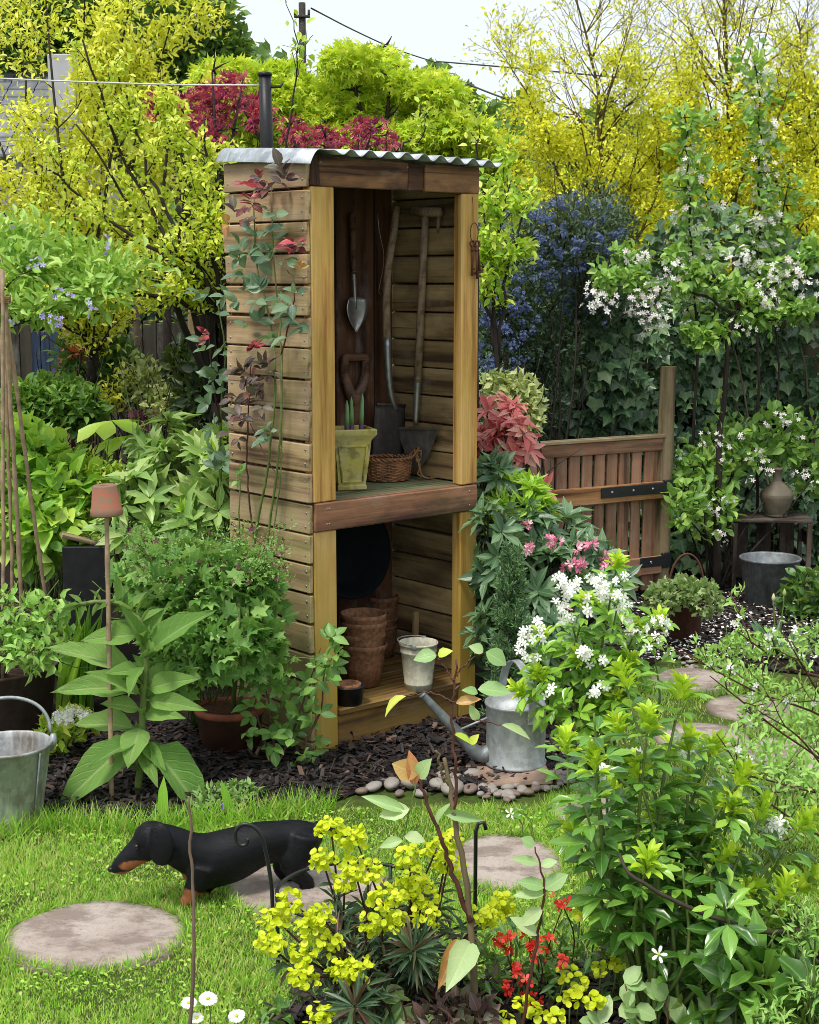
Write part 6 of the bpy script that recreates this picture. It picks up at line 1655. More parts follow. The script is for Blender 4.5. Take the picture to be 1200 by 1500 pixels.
def one_leaf(root, T, mat, a, b, w, up=(0, -.5, 1), zs=1.0, name='leaf', base=None):
    base = np.array(root.location) if base is None else base
    a, b = np.asarray(a), np.asarray(b); L = np.linalg.norm(b - a)
    # the tip of the template falls by its curl: aim a little higher so that it ends at b
    up = nrm(np.array(up, float) + rng.normal(0, .12, 3)); d = (b - a) / L
    x = nrm(np.cross(d, up)); z = np.cross(x, d); drop = -T[0][:, 2].min() * zs
    dd = nrm(d + z * drop * .85)
    me = T_mesh(name, T, mat, 1, 1, zs, random.random()); o = bpy.data.objects.new(name, me); link(o, root)
    orient(o, a - base, dd, up, (w, L * (1 + .12 * zs), L)); return o

for pts in ([(-40, 560), (0, 480), (50, 440), (100, 420)], [(-40, 520), (10, 420), (60, 390)], [(-30, 500), (40, 470), (100, 455)]):
    mb_ = MB(); b_ = np.array(sol.location); tube(mb_, spline([at(x, y, 5.65) - b_ for x, y in pts], 14), np.linspace(.005, .002, 14), 5); mb_.build('stem', M['stemd'], sol)
# ------------------------------------------------------------------ large foxglove-like plant with a nodding stem
fx0 = gp(203, 1166); YX = fx0[1]
fx = thing('foxglove', 'tall plant with big downy leaves and a nodding flower stem behind the dog', 'plant', fx0)
S = lambda x, y, dy=0: at(x, y, YX + dy)
st = px_stem(fx, fx0, [fx0, S(206, 1100), S(211, 1020), S(212, 950), S(207, 915), S(190, 893), S(160, 882), S(125, 884), S(103, 890)], (.012, .006), M['stemg'], n=30)
FXL = [(206, 1075, 88, 1182, 62, -.09), (209, 1010, 91, 1027, 46, -.05), (209, 990, 75, 964, 42, .02), (213, 960, 306, 913, 44, -.02), (211, 1010, 288, 1008, 36, -.05), (212, 1025, 296, 1053, 32, -.10), (208, 1080, 300, 1205, 60, -.06), (208, 1060, 188, 1122, 46, -.12), (211, 985, 158, 1000, 30, -.09), (211, 930, 122, 952, 38, -.04), (211, 940, 165, 925, 30, .06), (207, 1070, 118, 1062, 40, .07), (211, 1000, 262, 985, 28, .08), (209, 1040, 150, 1045, 34, -.07), (207, 1090, 240, 1125, 26, -.08), (205, 1110, 165, 1130, 24, .05), (210, 1030, 250, 1040, 26, .08), (206, 1100, 262, 1110, 30, .07), (211, 965, 250, 930, 26, -.08), (211, 950, 178, 905, 24, -.06), (210, 1020, 130, 1000, 34, -.12), (209, 1045, 268, 1065, 30, -.12), (206, 1085, 135, 1120, 34, -.14), (212, 940, 245, 905, 22, .04), (211, 975, 190, 1030, 26, -.13), (207, 1095, 230, 1150, 26, -.12)]
for ax, ay, bx, by, w, dy in FXL:
    if ay < 1050: by -= 14
    k = YX / F_PX
    one_leaf(fx, T_BIG, M['fox'], S(ax, ay), S(bx, by, dy), w * k * 0.98, up=(random.uniform(-.5, .5), -.75 + random.uniform(-.3, .3), .8), zs=random.uniform(.35, .8))
for i in range(24):                                        # small bracts along the nodding tip
    f = .55 + .45 * i / 23; p = st[min(int(f * 29), 29)]; r = rdir(1, .3)[0]
    one_leaf(fx, T_OV3, M['fox'], p + fx0, p + fx0 + nrm(r + (-.5, 0, .15)) * random.uniform(.03, .06), .02, up=rdir(1, 1)[0], zs=.8, name='bract')
for i in range(30):
    p = st[random.randint(2, 22)]; r = rdir(1)[0] * (1, 1, .2)
    one_leaf(fx, T_OV3, M['fox'], p + fx0, p + fx0 + nrm(r + (0, 0, .5)) * random.uniform(.04, .09), .03, zs=.8)

# sweet peas in the tub, sword leaves, small plants by the bucket
pe, _ = shrub('sweet_pea', 'young sweet peas with pale green leaves in the rusty tub', 'plant', [cl(70, 900, 4.7, 34, 36), cl(25, 930, 4.7, 38, 42), cl(88, 935, 4.7, 24, 36), cl(15, 880, 4.75, 26, 26), cl(50, 960, 4.65, 50, 26), cl(-30, 930, 4.7, 30, 50)], T_OV, M['pea'], 420, (.028, .055), .5, base=tub_c + (0, 0, .22), stem=M['stemg'], stems=8, shell=.2, r0=.003)
ir0 = gp(118, 1040); irt = thing('crocosmia', 'clump of bright sword-shaped leaves behind the big-leaved plant', 'plant', ir0)
for k in range(16):
    b = ir0 + rng.normal(0, .03, 3) * (1, 1, 0); one_leaf(irt, leaf_T([(.1, .4), (.4, .5), (.75, .35)], .25, .18), M['iris'], b, at(random.uniform(92, 150), random.uniform(890, 960), ir0[1] + random.uniform(-.08, .08)), .026, up=(random.uniform(-.4, .4), -1, .3), zs=random.uniform(.3, 1.2), name='blade')
sk0 = gp(92, 1110); skm, _ = shrub('skimmia', 'small shrub with cream flower heads behind the galvanised bucket', 'shrub', [cl(85, 1075, sk0[1], 34, 28), cl(112, 1062, sk0[1], 26, 22), cl(70, 1095, sk0[1], 26, 20)], T_LAN, M['fresh'], 150, (.04, .06), .38, base=sk0, stem=M['stemg'], stems=5)
fl_at(skm, [(112, 1048, sk0[1] - .03, 26, 8, 12), (90, 1052, sk0[1] - .03, 14, 8, 5)], 6, .02, (.005, .008), 'white', T_FL4, 16, .02)
vi0 = gp(322, 1185); vio, _ = shrub('viola', 'low viola clump with violet flowers at the edge of the bark', 'plant', [cl(320, 1172, vi0[1], 46, 16, .08), cl(352, 1160, vi0[1] + .05, 34, 14, .06), cl(300, 1188, vi0[1] - .03, 26, 14, .05)], T_OV, leaf_mat('viola leaf', [(.12, .24, .06), (.20, .34, .10), (.30, .42, .16)], .5, .3, .3, .1), 460, (.016, .032), .45, base=vi0, stem=M['stemg'], stems=8, r0=.0018)
for (x, y) in ((323, 1188), (291, 1208), (329, 1181)):
    c = at(x, y, vi0[1] - .08) - vi0; mb = MB(); put(mb, T_FL5, [c], rdir(1), nrm([(0.1, -1, .5)]), .013, .013); mb.build('flower', M['violet'], vio)
for (x0, y0, x1, y1, w) in ((240, 1205, 240, 1140, 10), (342, 1200, 325, 1145, 8)):
    b = gp(x0, y0); one_leaf(vio, T_BLADE, M['iris'], b, at(x1, y1, b[1]), w * 1.9 * b[1] / F_PX, up=(0, -1, .2), zs=.4, name='blade')
# fern-like and rodgersia leaves behind
shrub('astilbe', 'feathery yellow-green foliage clump behind the upturned pot', 'plant', [cl(125, 690, 5.9, 40, 30), cl(160, 700, 5.8, 34, 26), cl(100, 715, 5.9, 30, 24), cl(150, 740, 5.8, 44, 30)], T_LAN, M['fresh'], 900, (.02, .04), .35, stem=M['stemg'], shell=.25)
ro0 = at(170, 800, 6.3) * (1, 1, 0); rod = thing('rodgersia', 'plant with two big drooping palmate leaves above the rhododendron', 'plant', ro0)
for (cx, cy, span, n7, rot) in ((163, 616, 50, 7, 0.2), (188, 638, 44, 7, -.3)):
    hub_ = at(cx, cy, 6.3); px_stem(rod, ro0, [ro0 + (0, 0, .1), at(cx + 5, 700, 6.32), hub_], (.006, .004), M['stemg'])
    for i in range(n7):
        a = rot + i * 2 * PI / n7; tip = hub_ + np.array((math.cos(a) * span, math.sin(a) * span * .85, -span * .42 + 6 * math.cos(a))) * 6.3 / F_PX
        one_leaf(rod, T_OBO, M['spike'], hub_, tip, span * .62 * 6.3 / F_PX, up=(0, -.3, 1), zs=1.0, name='leaflet')

# rhododendron behind the geranium
def ros_plant(name, label, cat, clumps, nsites, k, mat, L, W, T=T_LAN, base=None, el=(.1, .5), nobj=0, stem='stemd', young=None, zax=.7, stems=True, shell=.8):
    c0 = clumps[0][0]; b = np.array((c0[0], c0[1], 0.)) if base is None else np.asarray(base, float)
    root = thing(name, label, cat, b); ar = np.array([r[0] * r[2] for _, r in clumps]); P, O = [], []
    for (c, r), m_ in zip(clumps, np.maximum((nsites * ar / ar.sum()).astype(int), 1)):
        p, o = blob(m_, c, r, shell, .2); P.append(p); O.append(o)
    P = np.concatenate(P) - b; O = nrm(np.concatenate(O) + np.array((0, -.25, zax))); keep = P[:, 2] + b[2] > .03; P, O = P[keep], O[keep]
    pos, d, up, ln, w = rosettes(P, O, k, L, W, el); split_leaves(root, T, mat, pos, d, up, ln, w, nobj, zs=(.3, 1.2))
    if young is not None:
        i = rng.random(len(P)) < young[1]; pos, d, up, ln, w = rosettes(P[i] + O[i] * .02, O[i], 7, (L[0] * .5, L[1] * .65), W, (.5, .9)); split_leaves(root, T, young[0], pos, d, up, ln, w, 0, rest='young_foliage')
    if stems: stems_mesh(root, np.zeros(3), P, M[stem], .006, .003, .06, 6)
    return root, P, O
ros_plant('rhododendron', 'bushy rhododendron with long pale leaves in whorls left of the shed', 'shrub', [cl(275, 690, 5.7, 62, 60), cl(225, 735, 5.6, 48, 44), cl(310, 745, 5.5, 34, 60), cl(255, 650, 5.9, 60, 36), cl(330, 680, 5.6, 20, 50), cl(200, 790, 5.6, 60, 50), cl(290, 800, 5.5, 50, 50)], 130, 9, M['rhod'], (.075, .125), (.28, .36), nobj=220, young=(M['spike'], .25))
# dusky geranium in the pot
ge, geb = shrub('geranium', 'big clump of dusky cranesbill with lobed leaves growing beside the shed', 'plant', [cl(300, 850, 4.72, 95, 50), cl(245, 880, 4.7, 66, 66), cl(370, 890, 4.72, 46, 76), cl(310, 940, 4.62, 84, 56), cl(215, 850, 4.8, 44, 50), cl(385, 960, 4.65, 36, 50), cl(255, 970, 4.6, 50, 50)], T_GER, M['ger'], 1900, (.035, .075), 1.0, base=gp(300, 1070), stem=M['stemg'], stems=10, shell=.35, face=.9, nobj=160, r0=.0028)
P = np.array([at(random.uniform(180, 425), 765 + 90 * random.random() ** .7, 4.7 + random.uniform(-.18, .12)) for _ in range(300)]) - geb
stems_mesh(ge, np.array((0, .05, .5)), P[::2], M['stemg'], .0016, .0008, .12, 6, 'flower_stem')
blossoms(ge, T_FL5, M['maroon'], P[::2], nrm(rdir(len(P[::2])) + (0, -1, 0)), (.006, .010), 'flower')
mb = MB(); q, N_ = clusters(P, 8, .025); put(mb, T_DIA, q, N_, rdir(len(q)), .012, .006); mb.build('flower_bud', M['ger'], ge, True, kind='stuff')

# ------------------------------------------------------------------ climbing rose on the shed side (stems stand just clear of the planks)
def SP(x, y, k=.04): return sworld(sray(x, y, 'x', -.02 - k))
cr_b = SP(352, 1010, .05); cr_b[2] = .145
clr = thing('climbing_rose', 'climbing rose with red young leaves trained up the shed side', 'rose', cr_b)
for pts, r, mt in (([(362, 980), (372, 800), (392, 690), (404, 560), (396, 470), (376, 390), (372, 280)], (.0055, .002), 'stemg'), ([(368, 985), (392, 800), (410, 640), (412, 500), (402, 400), (397, 275)], (.005, .002), 'stemg'), ([(412, 520), (428, 455), (432, 415), (420, 395)], (.003, .0015), 'stemr'), ([(372, 800), (362, 690), (364, 600), (368, 530)], (.0035, .002), 'stemr'), ([(398, 800), (410, 700), (413, 640)], (.003, .002), 'stemg'), ([(366, 620), (385, 660), (402, 690)], (.002, .0015), 'stemr'), ([(362, 980), (355, 900), (350, 820), (352, 700)], (.0045, .002), 'stemg')):
    px_stem(clr, cr_b, [SP(x, y, .03 + random.uniform(0, .012)) for x, y in pts], r, M[mt], n=24)
def rose_leaf(root, p, mat, L, n=5, d0=None, T=T_OV3):
    d0 = nrm(rdir(1)[0] + (0, -.5, .1)) if d0 is None else nrm(d0); sd_ = nrm(np.cross(d0, rdir(1, 2)[0])); b = np.array(root.location)
    up = nrm(np.array((-.3, -.8, .8)) + rng.normal(0, .3, 3))
    ends = [(d0, 1.0)] + [(d0 * .5 + s * sd_, f) for f in (.72, .35)[: (n - 1) // 2] for s in (-1, 1)]
    for d, f in ends:
        a = p + d0 * L * (f if f < 1 else 1.0) * .9; one_leaf(root, T, mat, a, a + nrm(d) * L * random.uniform(.85, 1.1), L * random.uniform(.55, .7), up=up, zs=random.uniform(.4, 1.1), name='leaf')
for (x, y, k, mat, L) in [(376, 264, 3, 'rosr', .032), (370, 292, 2, 'rosr', .03), (398, 266, 2, 'rosp', .03), (422, 270, 2, 'rosp', .032), (440, 366, 2, 'rosr', .03), (432, 392, 1, 'roso', .02), (405, 318, 1, 'roseb', .03), (352, 330, 1, 'rosp', .03), (340, 330, 1, 'roso', .03), (384, 345, 2, 'roseb', .036), (360, 372, 2, 'roseb', .034), (400, 372, 2, 'roseb', .034), (362, 402, 2, 'roseb', .036), (350, 440, 2, 'roseb', .036), (382, 430, 2, 'roseb', .03), (438, 440, 2, 'roseb', .034), (440, 465, 2, 'roseb', .034), (375, 480, 2, 'roseb', .032), (420, 496, 1, 'roseb', .036), (372, 515, 2, 'rosr', .025), (360, 540, 3, 'rosp', .03), (375, 560, 3, 'rosp', .03), (352, 575, 3, 'rosp', .03), (380, 590, 2, 'rosp', .028), (362, 610, 2, 'rosp', .03), (400, 640, 2, 'roseb', .024), (345, 635, 2, 'rosp', .03), (390, 540, 2, 'rosp', .026), (355, 695, 1, 'roseg', .026)]:
    for _ in range(k + 1): rose_leaf(clr, SP(x + random.uniform(-7, 7), y + random.uniform(-7, 7), .05 + random.uniform(0, .03)), M[mat], L * random.uniform(1.1, 1.7), random.choice((3, 3, 5)))
# second rose, left of the shed corner
for pts in ([gpot_c + (.015, -.02, .14), at(346, 950, 4.55), at(352, 850, 4.72), SP(354, 770, .05)], [gpot_c + (.035, -.03, .14), at(358, 960, 4.55), at(364, 860, 4.7), SP(372, 790, .05)]): px_stem(clr, cr_b, pts, (.0085, .006), M['stemg'], 'cane')
r20 = at(322, 800, 5.45) * (1, 1, 0); rs2 = thing('rose_bush', 'blue-green leaved rose at the back corner of the shed', 'rose', r20)
stm = px_stem(rs2, r20, [r20, at(322, 650, 5.45), at(330, 520, 5.45), at(318, 440, 5.45)], (.007, .002), M['stemg'])
px_stem(rs2, r20, [at(324, 620, 5.45), at(312, 560, 5.4), at(306, 490, 5.4)], (.004, .0015), M['stemr'])
for _ in range(26): rose_leaf(rs2, at(random.uniform(305, 334), random.uniform(420, 690), 5.4 + random.uniform(-.05, .05)), M['roseb'], random.uniform(.04, .06), 3)
for x, y in ((304, 497), (300, 490), (308, 500)): rose_leaf(rs2, at(x, y, 5.3), M['rosr'], .03, 3)
# low rose in front of the shed's left post
r30 = gp(404, 1130); rs3 = thing('rose_bush', 'small fresh green rose growing in front of the left shed post', 'rose', r30)
for pts in ([(404, 1130), (400, 1080), (392, 1020), (385, 975)], [(404, 1125), (430, 1070), (450, 1010), (470, 950)], [(402, 1125), (380, 1060), (370, 1010)], [(445, 1090), (470, 1040), (475, 985), (490, 960)]): px_stem(rs3, r30, [at(x, y, r30[1] + .05 * i) for i, (x, y) in enumerate(pts)], (.0045, .0015), M['stemr'])
for (x, y, k) in ((385, 960, 2), (372, 1000, 3), (405, 1005, 3), (430, 1030, 3), (375, 1040, 3), (410, 1050, 4), (440, 1060, 4), (460, 1050, 2), (420, 1090, 4), (400, 1075, 3), (450, 1090, 3), (430, 1115, 2), (475, 945, 3), (490, 970, 3), (470, 980, 3), (495, 945, 2), (465, 1010, 2), (360, 1070, 2)):
    for _ in range(k + 1): rose_leaf(rs3, at(x + random.uniform(-9, 9), y + random.uniform(-9, 9), r30[1] + random.uniform(-.04, .18)), M['roseg'], random.uniform(.034, .052), 3)

# ------------------------------------------------------------------ right of the shed
ros_plant('pieris', 'pieris shrub with coral-red young leaves beside the right post', 'shrub', [cl(730, 612, 5.9, 30, 34), cl(752, 645, 5.8, 30, 30), cl(715, 650, 5.9, 22, 26), cl(790, 712, 5.75, 14, 10), cl(738, 690, 5.8, 18, 12)], 46, 9, M['pieris'], (.05, .085), (.26, .36), el=(-.1, .4), nobj=150, base=at(740, 860, 5.9) * (1, 1, 0), stem='stemr')
shrub('euonymus', 'pale variegated euonymus behind the red pieris', 'shrub', [cl(757, 580, 6.4, 34, 36), cl(775, 615, 6.35, 22, 30), cl(730, 565, 6.4, 20, 20)], T_OV, M['vari'], 800, (.03, .05), .6, base=at(760, 880, 6.4) * (1, 1, 0), stem=M['stemd'], shell=.3)
rh, P, O = ros_plant('rhododendron', 'blue-green rhododendron with pink buds between shed and gate', 'shrub', [cl(728, 720, 5.6, 30, 60), cl(760, 790, 5.5, 50, 56), cl(722, 860, 5.4, 30, 66), cl(800, 860, 5.4, 54, 56), cl(850, 830, 5.5, 44, 36), cl(815, 790, 5.6, 40, 36), cl(780, 930, 5.3, 60, 50), cl(860, 890, 5.4, 40, 50), cl(888, 850, 5.9, 34, 26), cl(725, 800, 5.3, 26, 60), cl(735, 930, 5.2, 30, 50)], 215, 9, M['rhodb'], (.065, .11), (.28, .36), nobj=220, base=at(780, 930, 5.6) * (1, 1, 0))
mbx = [(770, 802), (778, 808), (827, 832), (836, 828), (850, 835), (856, 830), (886, 818), (890, 823), (822, 885), (771, 776), (846, 800), (868, 800), (815, 795), (806, 790)]
fl_at(rh, [(x, y, 5.2, 4, 4, 1) for x, y in mbx], 6, .02, (.010, .016), 'pink', flower_T(5, .6, 1.1), 5, .014)
ros_plant('euphorbia', 'bright green spiky-leaved plant in front of the gate', 'plant', [cl(762, 730, 5.5, 32, 26), cl(740, 765, 5.5, 22, 24), cl(785, 755, 5.5, 20, 18)], 26, 14, M['spike'], (.06, .09), (.16, .22), el=(.1, .7), nobj=120, base=at(760, 960, 5.6) * (1, 1, 0), stem='stemg')
# small conifer
cf0 = at(746, 1000, 4.95) * (1, 1, 0); cnf = thing('conifer', 'small soft blue-green conifer beside the right shed post', 'conifer', cf0)
mb = MB(); tp3 = at(750, 828, cf0[1]) - cf0; tube(mb, [(0, 0, 0), tp3 * .5, tp3], [.008, .005, .002], 6); Pn, Dn = [], []
for k in range(190):
    f = random.random() ** .8; a = random.uniform(0, 2 * PI); r = .085 * (1 - f) ** .7 + .02; p0 = tp3 * f; e = p0 + np.array((math.cos(a) * r, math.sin(a) * r, .03 + .05 * f)); w = spline([p0, (p0 + e) / 2 - (0, 0, .008), e], 5); tube(mb, w, [.002, .0018, .0015, .001, .0007], 3)
    u = rng.random((42, 1)); Pn.append(p0 + (e - p0) * u); Dn.append(np.repeat([nrm(e - p0)], 42, 0))
mb.build('trunk', M['stemd'], cnf); Pn, Dn = np.concatenate(Pn), np.concatenate(Dn); n = len(Pn); mb = MB(); put(mb, T_DIA, Pn, nrm(Dn * .8 + rdir(n) * .8), rdir(n), rng.uniform(.016, .028, n), .0042); mb.build('crown', M['conif'], cnf, True, kind='stuff')

# ------------------------------------------------------------------ choisyas
T_CHO = leaf_T([(.12, .10), (.35, .34), (.62, .5), (.85, .32)], .14, .22)
def choisya(name, label, base, tips, Yf, nobj, node=.045, lo=.25, L=(.05, .075), flowers=(), lime=.5, r=.006, depth=.1, mat='cho'):
    root = thing(name, label, 'shrub', base); mb = MB(); PP, DD, UU, LL, FF = [], [], [], [], []; YP_, YD, YU, YL_ = [], [], [], []
    for t in tips:
        x, y = t[:2]; Yt = Yf(x, y) + random.uniform(-depth, depth) if len(t) < 3 else t[2]; e = at(x, y, Yt) - base; b = rng.normal(0, .05, 3) * (1, 1, 0); L0 = np.linalg.norm(e - b)
        s = spline([b, b * .45 + e * .55 + np.array((0, 0, .02)) + rng.normal(0, .03, 3), e], 24); tube(mb, s, np.linspace(r, r * .4, 24), 6, rnd=random.random())
        nn = int(L0 * (1 - lo) / node)
        for k in range(nn):
            f = lo + (1 - lo) * (k + .5) / nn; i = min(int(f * 23), 22); p = s[i]; ax = nrm(s[i + 1] - s[i]); ph = k * 1.57 + random.uniform(-.3, .3)
            u = nrm(np.cross(ax, (0.2, .9, .1))); v = np.cross(ax, u)
            for sgn in (0, PI):
                rd_ = u * math.cos(ph + sgn) + v * math.sin(ph + sgn); pet = p + (rd_ * .8 + ax * .6) * .022; tan = nrm(np.cross(rd_, ax)); sc = random.uniform(*L) * (.8 + .2 * math.sin(PI * f))
                for g in (-1, 0, 1):
                    d = nrm(rd_ * .9 + ax * .35 + tan * g * .95 + rng.normal(0, .12, 3) + (0, 0, -.12)); PP.append(pet); DD.append(d); UU.append(nrm(ax * .8 + (0, -.15, .7) - rd_ * .2 + rng.normal(0, .15, 3))); LL.append(sc * (1 if g == 0 else .85)); FF.append(f)
        if random.random() < lime:
            ax_ = nrm(s[-1] - s[-4]); pos, d, up, ln, w = rosettes(np.array([e - ax_ * .004, e - ax_ * .02, e - ax_ * .036]), np.array([ax_] * 3), random.randint(11, 15), (.022, .048), (.22, .3), (.3, .95)); YP_.append(pos); YD.append(d); YU.append(up); YL_.append(ln)
    mb.build('stem', M['stemg'], root); LL = np.array(LL)
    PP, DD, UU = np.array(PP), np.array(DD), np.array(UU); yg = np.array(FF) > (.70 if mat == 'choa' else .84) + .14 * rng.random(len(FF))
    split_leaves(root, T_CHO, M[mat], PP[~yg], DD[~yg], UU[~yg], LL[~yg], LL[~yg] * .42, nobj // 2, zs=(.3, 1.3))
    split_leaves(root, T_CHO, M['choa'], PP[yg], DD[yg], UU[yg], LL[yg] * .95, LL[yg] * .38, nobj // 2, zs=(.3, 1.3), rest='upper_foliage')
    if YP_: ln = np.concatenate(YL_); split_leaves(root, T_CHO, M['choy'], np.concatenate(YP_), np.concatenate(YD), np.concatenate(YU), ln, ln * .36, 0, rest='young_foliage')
    if flowers:
        c = np.array([at(px + random.uniform(-rx, rx), py + random.uniform(-rz, rz), Yf(px, py) - .06 + random.uniform(-.05, .05)) for px, py, rx, rz, nn in flowers for _ in range(nn)]) - base
        fl = []
        q, N_ = clusters(c, 3, .018); blossoms(root, flower_T(5, .52, .22), M['white'], q, nrm(N_ + (0, -.4, .3)), (.011, .016), 'blossom')
    return root
random.seed(5)
cA = gp(880, 1145)
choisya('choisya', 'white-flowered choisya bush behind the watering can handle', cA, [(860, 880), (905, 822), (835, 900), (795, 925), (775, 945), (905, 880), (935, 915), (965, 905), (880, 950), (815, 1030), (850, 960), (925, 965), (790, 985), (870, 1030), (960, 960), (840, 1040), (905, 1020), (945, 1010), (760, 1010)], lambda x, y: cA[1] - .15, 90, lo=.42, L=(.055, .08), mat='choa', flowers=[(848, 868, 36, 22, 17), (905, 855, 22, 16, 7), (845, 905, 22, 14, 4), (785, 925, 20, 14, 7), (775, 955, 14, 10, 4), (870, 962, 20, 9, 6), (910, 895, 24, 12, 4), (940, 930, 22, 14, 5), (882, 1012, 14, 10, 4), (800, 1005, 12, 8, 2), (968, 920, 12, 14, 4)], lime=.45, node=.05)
cB = gp(980, 1500)
tipsB = [(870, 1045), (912, 985), (1000, 1005), (985, 1095), (930, 1120), (1010, 1140), (1065, 1250), (1100, 1300), (960, 1195), (848, 1150), (880, 1235), (1150, 1240), (1185, 1290), (830, 1085), (1020, 1215), (1120, 1180), (905, 1060), (950, 1050), (1045, 1090), (840, 1215), (1075, 1180), (1180, 1200), (870, 1110), (930, 1180), (1000, 1270), (900, 1160), (1045, 1180), (1130, 1350), (1060, 1320), (950, 1260), (985, 1180), (890, 1090), (1150, 1300), (1010, 1080), (1090, 1130)]
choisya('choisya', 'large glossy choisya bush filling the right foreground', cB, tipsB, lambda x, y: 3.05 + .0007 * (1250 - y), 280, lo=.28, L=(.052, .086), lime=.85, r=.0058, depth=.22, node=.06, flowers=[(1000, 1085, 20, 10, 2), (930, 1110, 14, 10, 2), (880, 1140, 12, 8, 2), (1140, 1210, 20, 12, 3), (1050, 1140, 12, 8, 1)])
for k, (x, y) in enumerate(((965, 1398), (1062, 1440), (748, 1192), (762, 1187))):
    b = gp(x, 1500) if y > 1300 else gp(x + 20, 1235); sf = thing('star_flower', ('white star-shaped flower under the choisya, left of two', 'white star-shaped flower under the choisya, right of two', 'small white flower over the stepping stone, left of two', 'small white flower over the stepping stone, right of two')[k], 'flower', b)
    c = at(x, y, b[1] - .15 if y > 1300 else b[1]) - b; px_stem(sf, np.zeros(3), [np.zeros(3), c * .5 + (.01, 0, .02), c], (.0018, .001), M['stemg']); mb = MB(); put(mb, flower_T(5, .42, .12), [c], rdir(1), nrm([(0, -.9, .6)]), .0175, .0175); mb.build('blossom', M['white'], sf)
    mb = MB(); mb.add(ICO_V * .003 + c + (0, -.003, .002), ICO_F); mb.build('flower_eye', M['euph'], sf)
    mb = MB(); i = 5; put(mb, T_LAN, np.repeat([c * .9], i, 0), rdir(i, .2), rdir(i, 2), rng.uniform(.03, .05, i), .018); mb.build('foliage', M['cho'], sf)

# wispy twiggy shrub at the right edge
tw0 = gp(1290, 1300); tws = thing('twiggy_shrub', 'wispy shrub with thin red twigs and small leaves at the right edge', 'shrub', tw0); mb = MB(); sites = []
cfgT = dict(wob=.16, rise=.02, kids=3, spread=.8, per=7, lev=1, leaf_lev=1, n=5, len=(.4, .7), lo=.2, tip=.4)
for pts in ([(1250, 1160), (1130, 1062), (1040, 990)], [(1250, 1090), (1100, 1010), (1010, 962)], [(1250, 1190), (1150, 1150), (1060, 1130)], [(1240, 1250), (1120, 1170), (1050, 1075)], [(1250, 1040), (1150, 975), (1080, 925)], [(1260, 1120), (1190, 1000), (1150, 930)], [(1250, 1200), (1180, 1090), (1110, 1040)]):
    p = [at(x, y, 3.25 - .1 * i) - tw0 for i, (x, y) in enumerate(pts)]; s = spline([np.zeros(3)] + p, 22); tube(mb, s, np.linspace(.004, .0012, 22), 5)
    for k in range(5):
        i = random.randint(7, 20); grow(mb, s[i], nrm(s[i + 1] - s[i]) + rdir(1)[0] * .8, random.uniform(.06, .14), .0016, 1, cfgT, sites)
mb.build('stem', M['stemr'], tws); P = np.concatenate([a for a, _ in sites]); P = P[rng.random(len(P)) < .75]; n = len(P); mb = MB(); put(mb, T_LAN, P, rdir(n, .3), rdir(n, 1), rng.uniform(.012, .028, n), rng.uniform(.006, .010, n)); mb.build('foliage', M['pea'], tws, True, kind='stuff')
i = rng.random(n) < .06; q, N_ = clusters(P[i], 3, .012); blossoms(tws, T_FL5, M['white'], q, N_, (.006, .009), 'flower')
br0 = gp(1260, 1440); brm = thing('arching_stem', 'thick dark woody stem arching through the choisya', 'stem', br0)
px_stem(brm, br0, [br0, at(1215, 1372, 2.95), at(1110, 1362, 2.9), at(1000, 1325, 2.86), at(930, 1285, 2.86), at(905, 1250, 2.9)], (.0065, .0035), M['stemd'], n=26)

# alliums by the path
al0 = gp(1135, 965); alm = thing('allium', 'clump of blue-green strap leaves with two tall flower buds on the path edge', 'plant', al0)
for k in range(14): one_leaf(alm, leaf_T([(.15, .5), (.5, .46), (.8, .3)], .2, .55), M['strap'], al0 + rng.normal(0, .02, 3) * (1, 1, 0), at(1136 + random.uniform(-48, 50), random.uniform(905, 965), al0[1] + random.uniform(-.12, .1)), .034, up=(random.uniform(-.5, .5), -.8, .6), zs=random.uniform(.4, 1.3), name='blade')
for x, y in ((1133, 880), (1149, 873)):
    e = at(x, y, al0[1]) - al0; s = px_stem(alm, al0, [al0, al0 + e * .5 + (.004, 0, 0), al0 + e], (.004, .003), M['stemg']); mb = MB(); lathe(mb, [(0, -.004), (.007, .004), (.0085, .014), (.005, .024), (.001, .032)], 10); mb.build('bud', M['vari'], alm, True, e)
shrub('campanula', 'low pale green plant beside the allium clump', 'plant', [cl(1090, 945, 5.6, 40, 16), cl(1050, 960, 5.5, 30, 12), cl(1195, 935, 5.5, 26, 20)], T_LAN, M['pea'], 420, (.02, .04), .4, stem=M['stemg'], stems=5, r0=.002)
shrub('sedum', 'low light green foliage at the right edge under the twigs', 'plant', [cl(1120, 1110, 3.9, 70, 40, .2), cl(1190, 1150, 3.7, 60, 60, .2), cl(1090, 1000, 4.6, 50, 20, .15), cl(1180, 1050, 4.2, 50, 40, .2)], T_LAN, M['pea'], 1100, (.018, .036), .4, stem=M['stemg'], stems=6, r0=.002, shell=.2)

